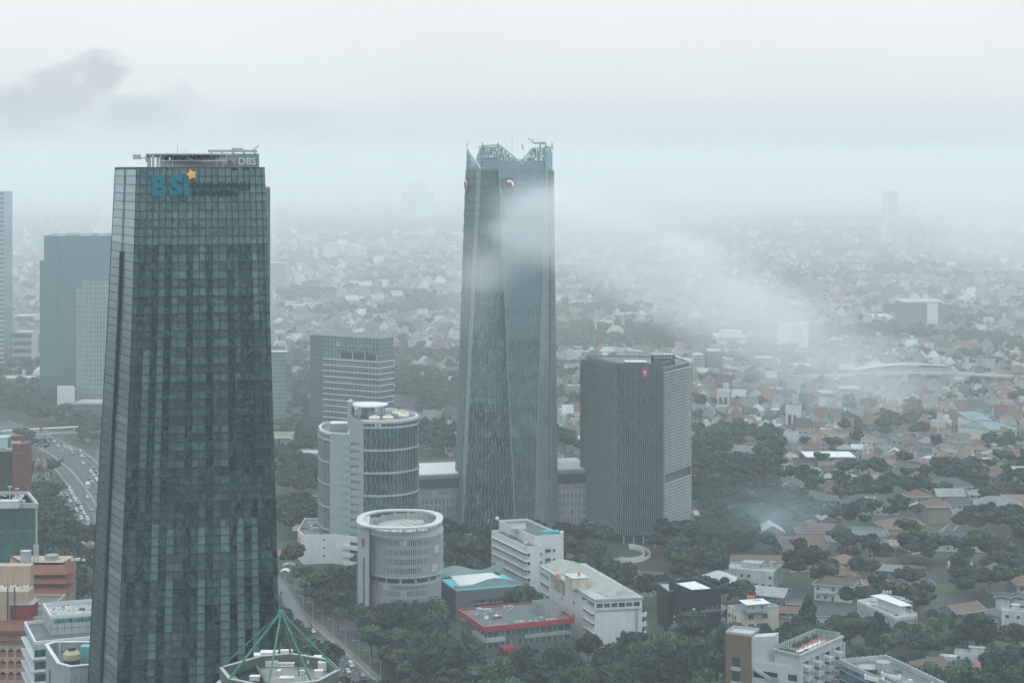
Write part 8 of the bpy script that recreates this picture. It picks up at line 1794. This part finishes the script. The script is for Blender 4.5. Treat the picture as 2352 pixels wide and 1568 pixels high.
def finish_labels(items):
    """items: (object, base words, u, v)"""
    D = {}
    for o, base, u, v in items: w, _ = side_of(u, v); D.setdefault((base, w), []).append((u, o))
    for (base, w), L in D.items():
        L.sort(key=lambda t: t[0])
        for i, (u, o) in enumerate(L): o['label'] = f'{base} {w}' if len(L) == 1 else (f'{base} {w}, {ORD[i]}' if i < 12 else f'{base} {w}, far along the row')

def hidden(u, v):
    """columns of the picture where big towers stand in front"""
    if 225 < u < 640 and v > 390: return True
    if 1060 < u < 1275 and v < 1240: return True
    if 1335 < u < 1585 and 850 < v < 1225: return True
    if 731 < u < 962 and v < 1290 and v > 930: return True
    if 825 < u < 1012 and 1200 < v < 1430: return True
    if 710 < u < 905 and 770 < v < 1000: return True
    if 960 < u < 1050 and 1065 < v < 1235: return True
    if 1280 < u < 1365 and 1052 < v < 1210: return True
    return False

# ------------------------------------------------------------------ houses
houses = []; mass = NP(); nmass = 0; Ycur = 1120.0
def in_house_zone(u, v, g):
    if v > 1085: return (u > 1760 or (u > 1640 and v > 1300) or (u > 1480 and v > 1340)) and g < .50 and v < 1440 and rnd.random() < .5
    if 1590 < u < 1700 and v > 1010: return False
    if u < 215: return v < 860 or (v > 1130 and g < .4)
    if 620 < u < 720 and v > 900: return g < .35
    if u < 1060 and v > 870: return g < .62 if u > 960 else g < .3
    return True
y = 690.0; CAN = []
while y < 9000:
    cell = 17.0 if y < 1165 else 10.5 if y < 1500 else (12.0 if y < 2600 else 17.0 if y < 4500 else 27.0)
    row = []
    x = -.31 * y
    off = rnd.uniform(0, cell)
    while x < .31 * y:
        px, py = x + off + rnd.uniform(-1.3, 1.3), y + rnd.uniform(-1.5, 1.5); x += cell * rnd.uniform(.95, 1.2)
        u, v = proj(px, py); g = greenness(px, py)
        if u < -60 or u > 2420: continue
        if hidden(u, v) and y > 1200: continue
        thr = .67 if y < 1750 else .585
        if g > thr or not in_house_zone(u, v, g): continue
        if not isfree(px, py, 5) or road_near(px, py, 5): continue
        CAN.append((py, px, u, v, cell))
    y += cell * 1.02
CAN.sort()
nind = 0
for py, px, u, v, cell in CAN:
    red = u > 1560 and v < 1110
    rk = rnd.choice(rk_near if red else rk_far); wk = rnd.choice(wk_all); rz = (vnoise(px, py, 260) - .5) * 1.1 + rnd.choice((0, 0, math.pi / 2)) + rnd.uniform(-.06, .06)
    if nind < 285 and py < 1800:
        i = rnd.choice((0, 0, 1, 1, 2, 2, 3, 4, 5, 6, 7, 8)) if py > 1165 else rnd.choice((0, 1, 2, 3, 4, 5, 1)); words, pr, w, d, h = HP[i]; s = rnd.uniform(.85, 1.12) * (1 if py > 1165 else 1.3)
        if py < 1165: OCC.append((px - 6, px + 6, py - 9, py + 6))
        o = dup(pr, (px, py, 0), rz, s, group='small houses of the dense quarter'); paint(o, rk, wk)
        rw = 'tiled' if rk in ('orange', 'brick-red', 'rust', 'brown') else 'roofed'
        houses.append((o, f'{words} house, {rk} roof, {wk} walls,', u, v - 8)); nind += 1
    else:
        k = rnd.choice(('hip', 'gable', 'gable', 'flat')); t, Gc = TM[k]; w, d = cell * rnd.uniform(.75, 1.05), cell * rnd.uniform(.7, 1.0); h = rnd.choice((3.6, 4, 6.5, 7, 10)) * (1 if cell < 15 else rnd.uniform(1, 1.8))
        if k == 'flat' and rnd.random() < .07: h *= 2.2
        kk = rk if k != 'flat' else rnd.choice(('white', 'pale grey', 'grey', 'dark grey')); base = np.array([WALLS[wk], ROOFS[kk], (.05, .06, .065)]) * rnd.uniform(.75, 1.2)
        mass.add(*inst(t, px, py, 0, rz, w, d, h, base[Gc])); nmass += 1
for k in range(2600):       # the city on the far side of the camera, mirrored in the glass
    px, py = rnd.uniform(-520, 520), -rnd.uniform(60, 1900); t, Gc = TM[rnd.choice(('hip', 'gable', 'flat'))]; tall = rnd.random() < .06
    w, h = (rnd.uniform(18, 34), rnd.uniform(25, 150 if py < -300 else 60)) if tall else (rnd.uniform(8, 22), rnd.uniform(3, 12)); base = np.array([WALLS[rnd.choice(wk_all)], ROOFS[rnd.choice(rk_far)], (.05, .06, .065)]) * rnd.uniform(.5, 1.3)
    if tall: t, Gc = TM['flat']
    mass.add(*inst(t, px, py, 0, rnd.uniform(0, 3), w, w * .8, h, base[Gc]))
mass.build('distant_houses', m_mass)
for pr in HP:
    for c in list(pr[1].children): bpy.data.objects.remove(c)
    bpy.data.objects.remove(pr[1])
finish_labels(houses)

# ------------------------------------------------------------------ trees
for u0, u1, va, vb in ((680, 830, 1290, 1345), (1400, 1500, 1290, 1335), (1045, 1320, 1465, 1572), (1010, 1070, 1395, 1500), (1370, 1500, 1480, 1535), (1515, 1660, 1455, 1500), (830, 1010, 1415, 1440), (1215, 1300, 1360, 1400)):
    a, b = gp(u0, vb), gp(u1, va); OCC.append((a.x, b.x, a.y, b.y))
trees = []
def want_tree(u, v, px, py, g):
    """probability that a tree stands here"""
    if py < 640: return 0
    if v > 1100:
        if u < 215: return .9 if (u > 80 and v < 1500) else .3
        if u < 660: return .5
        if 1040 < u < 1460 and 1235 < v < 1300: return .55
        if 1480 < u < 1720 and v < 1300: return .95
        if u > 1590: return .9 if g > .42 else .8
        return .92
    if u < 215: return .9 if 885 < v < 985 else (.6 if v > 985 and u > 100 else .25)
    if u < 750 and v > 1000: return .9
    if 1588 < u < 1800 and v > 1010: return .9
    if v > 1085: return .55 if g > .45 else .3
    if 905 < u < 1060 and 870 < v < 965: return .95
    if 640 < u < 710 and v > 860: return .6
    return 0
y = 655.0; TC = []
while y < 9500:
    near = y < 1260; cell = 8.8 if near else (11 if y < 2600 else 17 if y < 4500 else 30)
    x = -.31 * y
    while x < .31 * y:
        px, py = x + rnd.uniform(-.45, .45) * cell, y + rnd.uniform(-.45, .45) * cell; x += cell
        u, v = proj(px, py); g = greenness(px, py)
        if u < -60 or u > 2420: continue
        p = want_tree(u, v, px, py, g)
        if p == 0: p = (.9 if g > (.53 if py < 1700 else .59) + (.08 if u > 1590 and py < 1800 else 0) else .07) if not near else 0
        if rnd.random() > p: continue
        if not isfree(px, py, 3.0) or road_near(px, py, 5.0): continue
        if hidden(u, v) and (py > 1030 or (200 < u < 640)): continue
        TC.append((py, px, u, v, cell))
    y += cell * .92
TC.sort()
tm = NP(); nt = 0
for py, px, u, v, cell in TC:
    if py < 1300 and nt < 292 and -20 < u < 2372 and v < 1640:
        i = rnd.choice((0, 0, 0, 1, 1, 2, 2, 3, 3, 4, 5, 6, 8, 9, 9)) if rnd.random() > .03 else 7
        if 1280 < u < 1420 and 1235 < v < 1300: i = 8
        words, pr, R = TP[i]; s = rnd.uniform(.72, 1.12) * (.68 if u > 1590 and 1090 < v < 1500 else 1.06 if py < 770 else 1)
        o = dup(pr, (px, py, 0), rnd.uniform(0, 6.28), (s, s, s * rnd.uniform(.85, 1.2)), group='trees standing between the buildings'); trees.append((o, words, u, v - 25)); nt += 1
    else:
        big = py < 1900; t, K = rnd.choice(TMID if big else TFAR); c = np.array(rnd.choice(gk[:4] + gk[5:])) * rnd.uniform(.8, 1.25); R = rnd.uniform(5, 8.5) if cell < 15 else cell * rnd.uniform(.45, .6)
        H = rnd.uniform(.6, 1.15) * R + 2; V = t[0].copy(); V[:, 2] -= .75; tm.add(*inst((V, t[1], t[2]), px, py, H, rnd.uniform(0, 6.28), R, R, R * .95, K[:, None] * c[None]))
tm.build('tree_canopy', m_leafs)
for w, pr, R in TP:
    for c in list(pr.children): bpy.data.objects.remove(c)
    bpy.data.objects.remove(pr)
finish_labels(trees)
print('houses', nind, nmass, 'trees', nt, len(TC))

# ------------------------------------------------------------------ vehicles
def car_proto(kind):
    T = thing('parked_car' if 0 else 'car', 'car', 'car'); L, Wd, H = (4.4, 1.8, 1.5) if kind == 'car' else ((4.9, 1.9, 1.9) if kind == 'van' else (9.5, 2.5, 3.1))
    body = mat('car_white', (.68, .69, .69), rough=.3, var=.03, spec=.6); gl = m_win; rub = mat('tyre', (.02, .02, .02)); B = MB(); x, y = L / 2, Wd / 2
    prof = {'car': [(-x, .35), (x, .35), (x, .75), (x * .55, .95), (-x * .9, .98), (-x, .8)], 'van': [(-x, .35), (x, .35), (x, .9), (x * .7, 1.05), (-x, 1.1)], 'bus': [(-x, .45), (x, .45), (x, 1.6), (-x, 1.6)]}[kind]
    cab = {'car': [(-x * .78, .97), (x * .5, .95), (x * .18, H), (-x * .6, H)], 'van': [(-x * .98, 1.1), (x * .68, 1.05), (x * .35, H), (-x * .92, H)], 'bus': [(-x, 1.6), (x, 1.6), (x * .97, 2.5), (-x, 2.5)]}[kind]
    def extr(mb, pf, w, mi=0):
        n = len(pf); a = [(p[0], -w, p[1]) for p in pf]; b = [(p[0], w, p[1]) for p in pf]; mb.quad(*a, mi=mi); mb.quad(*b[::-1], mi=mi)
        for i in range(n): j = (i + 1) % n; mb.quad(a[j], a[i], b[i], b[j], mi=mi)
    extr(B, prof, y); 
    if kind != 'bus': B.box(cab[3][0], -y * .82, H - .02, cab[2][0], y * .82, H + .04)
    else: B.box(-x, -y, 2.5, x * .97, y, H)
    B.build('body', body, T, origin=(0, 0, 0)); C = MB(); extr(C, cab, y * .86); C.build('windows', gl, T, origin=(0, 0, 0))
    for sx in (-.62, .62):
        for sy in (-1, 1):
            w = MB(); n = 10; r = .33 if kind != 'bus' else .48
            for i in range(n):
                a, b = 2 * math.pi * i / n, 2 * math.pi * (i + 1) / n; p = lambda t, yy: (sx * x + r * math.cos(t), yy, r + r * math.sin(t)); w.quad(p(a, sy * y - .1), p(b, sy * y - .1), p(b, sy * y + .1), p(a, sy * y + .1)); w.quad((sx * x, sy * (y + .1), r), p(a, sy * (y + .1)), p(b, sy * (y + .1)))
            w.build('wheel', rub, T, origin=(0, 0, 0))
    return T
CP = {k: car_proto(k) for k in ('car', 'van', 'bus')}
CC = {'white': (.48, .50, .50), 'silver': (.42, .44, .45), 'black': (.02, .022, .025), 'dark grey': (.10, .11, .12), 'red': (.35, .04, .03), 'blue': (.05, .14, .24)}
def cmat(k): return mat('car_paint_' + k.replace(' ', '_'), CC[k], rough=.3, var=.03, spec=.6)
cars = []
def along(P, t):
    n = len(P) - 1; f = min(n - 1e-6, t * n); i = int(f); return lerp(P[i], P[i + 1], f - i), (P[i + 1] - P[i]).normalized(), Vector((-(P[i + 1] - P[i]).normalized().y, (P[i + 1] - P[i]).normalized().x))
def put(P, t, off, kind, col, z=.08, flip=0, words=''):
    p, e, n = along(P, t); p = p + n * off; o = dup(CP[kind], (p.x, p.y, z), math.atan2(e.y, e.x) + (math.pi if flip else 0), group='vehicles on the roads'); o['category'] = 'bus' if kind == 'bus' else 'car'
    for c in o.children:
        if c.name.startswith('body'): c.material_slots[0].link = 'OBJECT'; c.material_slots[0].material = cmat(col)
    if kind == 'bus': o.name = 'bus'
    u, v = proj(p.x, p.y); cars.append((o, f'{col} {kind} driving on the {words}', u, v))
r = random.Random(21); colw = ['white'] * 8 + ['silver'] * 3 + ['dark grey'] * 2 + ['black'] * 3 + ['red', 'blue']
used = []
for i in range(95):
    t = r.uniform(.22, .97); ln = r.choice((-9.6, -5.8, -2, 2, 5.8, 9.6, 5.8, 9.6)); 
    if any(abs(t - a) < .018 and ln == b for a, b in used): continue
    if ln < 0 and r.random() < .65: continue
    used.append((t, ln)); put(hwy, t, ln, 'van' if r.random() < .3 else 'car', r.choice(colw), flip=ln < 0, words='toll road')
put(hwy, .83, -5.8, 'bus', 'white', words='toll road'); used = []
for i in range(60):
    t = r.uniform(.05, .85); ln = r.choice((-3.3, 0, 3.3))
    if any(abs(t - a) < .045 and ln == b for a, b in used): continue
    used.append((t, ln)); put(svc, t, ln, r.choice(('car', 'van')), r.choice(colw), words='frontage road')
for t, ln, k, c in ((.33, 2, 'van', 'blue'), (.38, -3, 'car', 'white'), (.60, 3, 'car', 'white'), (.66, -2.5, 'car', 'silver'), (.72, 2.5, 'van', 'white'), (.76, -1, 'car', 'silver'), (.80, 2.8, 'car', 'dark grey'), (.55, -2, 'car', 'black'), (.48, 2.5, 'car', 'white')): put(road2, t, ln, k, c, words='avenue')
for t, ln in ((.55, 1.5), (.97, -1.5)): put(ramp_, t, ln, 'car', 'white', z=.34, words='side road')
for k in CP.values():
    for c in list(k.children): bpy.data.objects.remove(c)
    bpy.data.objects.remove(k)
finish_labels(cars)

# unfinished concrete-frame villa
T = thing('unfinished_house', 'unfinished concrete-frame villa with bare roof trusses and a white sheet on top', 'building', (*gp(2010, 1285), 0)); a, b = gp(1950, 1288), gp(2092, 1288); e, nn, L = side_dirs(a, b); dp = -nn * 17
for k in range(9):
    for j in range(3): p = lerp(a, b, k / 8) + dp * j / 2; mb = MB(); mb.box(p.x - .25, p.y - .25, 0, p.x + .25, p.y + .25, 7.2); mb.build('column', m_conc, T)
for z in (3.4, 7.2): mb = MB(); mb.prism([tuple(a), tuple(b), tuple(b + dp), tuple(a + dp)], z, z + .3, bottom=True); mb.build('floor_slab', m_conc, T)
mb = MB()
for k in range(13):
    p, q = lerp(a, b, k / 12), lerp(a, b, k / 12) + dp; m_ = (p + q) / 2; mb.bar((*p, 7.4), (*m_, 10.6), .22); mb.bar((*q, 7.4), (*m_, 10.6), .22); mb.bar((*m_, 7.4), (*m_, 10.6), .18)
m0, m1 = (a + a + dp) / 2, (b + b + dp) / 2; mb.bar((*m0, 10.6), (*m1, 10.6), .2)
for s in (.25, .75): mb.bar((*(a + dp * s), 9), (*(b + dp * s), 9), .16)
mb.build('roof_trusses', m_dgrey, T); mb = MB(); p, q = lerp(a, b, .18), lerp(a, b, .5); mb.prism([tuple(p + dp * .1), tuple(q + dp * .1), tuple(q + dp * .4), tuple(p + dp * .4)], 10.2, 10.4, bottom=True); mb.build('white_sheet', m_white2, T); mb = MB(); mb.bar((a.x - 6, a.y - 3, 1.4), (b.x + 5, b.y - 3, 1.4), .2, 2.8); mb.build('site_fence', mat('board_fence', (.26, .22, .17)), T)

# street lamps along the avenue, one by the big bottom trees
lp = []
for k in range(9):
    p, e, n = along(road2, .25 + k * .075); p = p + n * 7.2; T = thing('street_lamp', 'lamp', 'street lamp', (*p, 0), 'street lamps along the avenue'); mb = MB(); mb.cyl(p.x, p.y, 0, 9, .12, .08, n=6); mb.build('pole', m_steel, T); mb = MB(); mb.bar((p.x, p.y, 9), (p.x - n.x * 2, p.y - n.y * 2, 9.3), .1); mb.build('arm', m_steel, T); mb = MB(); mb.obox((p.x - n.x * 2.2, p.y - n.y * 2.2, 9.25), (.4, 0, 0), (0, .2, 0), (0, 0, .08)); mb.build('lamp_head', m_lgrey, T); u, v = proj(*p); lp.append((T, 'single-armed grey street lamp on the avenue', u, v))
for T_2, base, u, v in [x for x in lp]: pass
finish_labels(lp)
# ================================================================== drifting low cloud, mist and smoke (uneven volumes)
def wisp(name, box, Yr, blobs, dens, col, nscale, thr=.36, rate=1.0, soft=.22, detail=5):
    x0, x1, y0, y1, z0, z1 = box; m, nt = nmat(name); L = nt.links.new; out = nd(nt, 'ShaderNodeOutputMaterial'); v = nd(nt, 'ShaderNodeVolumePrincipled'); L(v.outputs[0], out.inputs['Volume'])
    v.inputs['Color'].default_value = (*col, 1); t = nd(nt, 'ShaderNodeTexCoord'); s = nd(nt, 'ShaderNodeSeparateXYZ'); L(t.outputs['Object'], s.inputs[0])
    n = nd(nt, 'ShaderNodeTexNoise'); n.inputs['Scale'].default_value = nscale; n.inputs['Detail'].default_value = detail; n.inputs['Roughness'].default_value = .58; n.inputs['Distortion'].default_value = .6; mp = nd(nt, 'ShaderNodeMapping'); mp.inputs['Rotation'].default_value = (0, R_(-25), 0); mp.inputs['Scale'].default_value = (.6, .6, 1.25); L(t.outputs['Object'], mp.inputs[0]); L(mp.outputs[0], n.inputs['Vector'])
    def mt(op, a, b=None, c=None):
        q = nd(nt, 'ShaderNodeMath', operation=op)
        for i, x in enumerate((a, b, c)):
            if x is None: continue
            if isinstance(x, (int, float)): q.inputs[i].default_value = x
            else: L(x, q.inputs[i])
        return q.outputs[0]
    tot = None
    for u, vv, ru, rv, k in blobs:
        cx, cz = (u - CU) / FP * Yr, CH - (vv - HV) / FP * Yr; a = mt('MULTIPLY_ADD', s.outputs[0], FP / (ru * Yr), -cx * FP / (ru * Yr)); b = mt('MULTIPLY_ADD', s.outputs[2], FP / (rv * Yr), -cz * FP / (rv * Yr))
        d = mt('ADD', mt('MULTIPLY', a, a), mt('MULTIPLY', b, b)); e = mt('MULTIPLY', mt('MAXIMUM', mt('SUBTRACT', 1.0, d), 0.0), k); tot = e if tot is None else mt('ADD', tot, e)
    tot = mt('MINIMUM', tot, 1.0)
    yy = mt('MULTIPLY_ADD', s.outputs[1], 2 / (y1 - y0), -(y0 + y1) / (y1 - y0)); tot = mt('MULTIPLY', tot, mt('MAXIMUM', mt('SUBTRACT', 1.0, mt('MULTIPLY', yy, yy)), 0.0))
    sm = nd(nt, 'ShaderNodeMapRange', interpolation_type='SMOOTHSTEP'); L(mt('ADD', mt('MULTIPLY', n.outputs[0], 1.05), mt('MULTIPLY', tot, .42)), sm.inputs[0]); sm.inputs[1].default_value = thr; sm.inputs[2].default_value = thr + soft * 2; sm.inputs[3].default_value = 0; sm.inputs[4].default_value = dens
    L(mt('MULTIPLY', sm.outputs[0], mt('POWER', tot, .7)), v.inputs['Density']); m.cycles.volume_step_rate = rate
    b = MB(); b.prism([(x0, y0), (x1, y0), (x1, y1), (x0, y1)], z0, z1, bottom=True); return struct(b.build(name, m), 'stuff')
wisp('low_cloud', (-50, 190, 880, 962, 74, 208), 920, [(1235, 490, 150, 95, .75), (1340, 530, 230, 115, .8), (1450, 580, 230, 120, .8), (1570, 650, 220, 120, .95), (1710, 730, 210, 100, .95), (1130, 590, 130, 90, .6), (1090, 690, 100, 120, .4)], .021, (.91, .93, .955), .028, thr=.44, soft=.32, detail=7, rate=.7)
wisp('mist_bank', (130, 470, 1280, 1760, 0, 190), 1500, [(1900, 870, 300, 130, .6), (1740, 740, 290, 120, .7), (2290, 530, 240, 130, .7), (2080, 930, 190, 80, .4), (1560, 500, 260, 110, .5)], .0050, (.91, .93, .95), .010, thr=.50, soft=.28, detail=6)
wisp('smoke', (90, 200, 900, 1000, 1, 62), 940, [(1760, 1165, 230, 75, .45), (1684, 1285, 16, 34, 1), (1700, 1245, 34, 32, .8), (1760, 1215, 90, 40, .6), (1860, 1190, 130, 40, .4)], .010, (.62, .86, .92), .07, thr=.52, detail=6)
# ================================================================== ground and haze
def ground():
    m, nt = nmat('ground'); L = nt.links.new
    out = nd(nt, 'ShaderNodeOutputMaterial'); b = nd(nt, 'ShaderNodeBsdfPrincipled'); L(b.outputs[0], out.inputs[0]); b.inputs['Roughness'].default_value = .9
    t = nd(nt, 'ShaderNodeTexCoord'); n1 = nd(nt, 'ShaderNodeTexNoise'); n1.inputs['Scale'].default_value = .012; n1.inputs['Detail'].default_value = 9; n1.inputs['Roughness'].default_value = .7; L(t.outputs['Object'], n1.inputs['Vector'])
    r = nd(nt, 'ShaderNodeValToRGB'); L(n1.outputs[0], r.inputs[0]); e = r.color_ramp.elements
    e[0].position = .38; e[0].color = (.030, .045, .030, 1); e[1].position = .62; e[1].color = (.10, .10, .09, 1)
    x = r.color_ramp.elements.new(.5); x.color = (.055, .07, .05, 1)
    v = nd(nt, 'ShaderNodeTexVoronoi'); v.inputs['Scale'].default_value = .06; L(t.outputs['Object'], v.inputs['Vector'])
    mx = nd(nt, 'ShaderNodeMix', data_type='RGBA', blend_type='MULTIPLY'); mx.inputs[0].default_value = .5; L(r.outputs[0], mx.inputs[6]); L(v.outputs['Color'], mx.inputs[7])
    L(mx.outputs[2], b.inputs['Base Color'])
    g = MB(); R = 40000.0
    xs = [-R, -8000, -3000, -1000, 0, 1000, 3000, 8000, R]; ys = [-R, -8000, -2000, 0, 1000, 2000, 4000, 8000, 20000, 60000]
    for i in range(len(xs) - 1):
        for j in range(len(ys) - 1): g.quad((xs[i], ys[j], 0), (xs[i + 1], ys[j], 0), (xs[i + 1], ys[j + 1], 0), (xs[i], ys[j + 1], 0))
    struct(g.build('ground', m))
ground()
def volbox(name, x0, y0, z0, x1, y1, z1, dens, col, aniso=0.0):
    m, nt = nmat(name); out = nd(nt, 'ShaderNodeOutputMaterial'); v = nd(nt, 'ShaderNodeVolumePrincipled'); nt.links.new(v.outputs[0], out.inputs['Volume'])
    v.inputs['Color'].default_value = (*col, 1); v.inputs['Density'].default_value = dens; v.inputs['Anisotropy'].default_value = aniso
    b = MB(); b.prism([(x0, y0), (x1, y0), (x1, y1), (x0, y1)], z0, z1, bottom=True)
    return struct(b.build(name, m), 'stuff'), v, nt
volbox('haze', -39000, -12000, -1, 39000, 30000, 300, .00016, (.83, .935, .985))
volbox('far_haze', -38000, 1180, -.9, 38000, 29000, 250, .00021, (.955, .957, .958))
for o in bpy.data.objects:
    if '_o' in o: del o['_o']
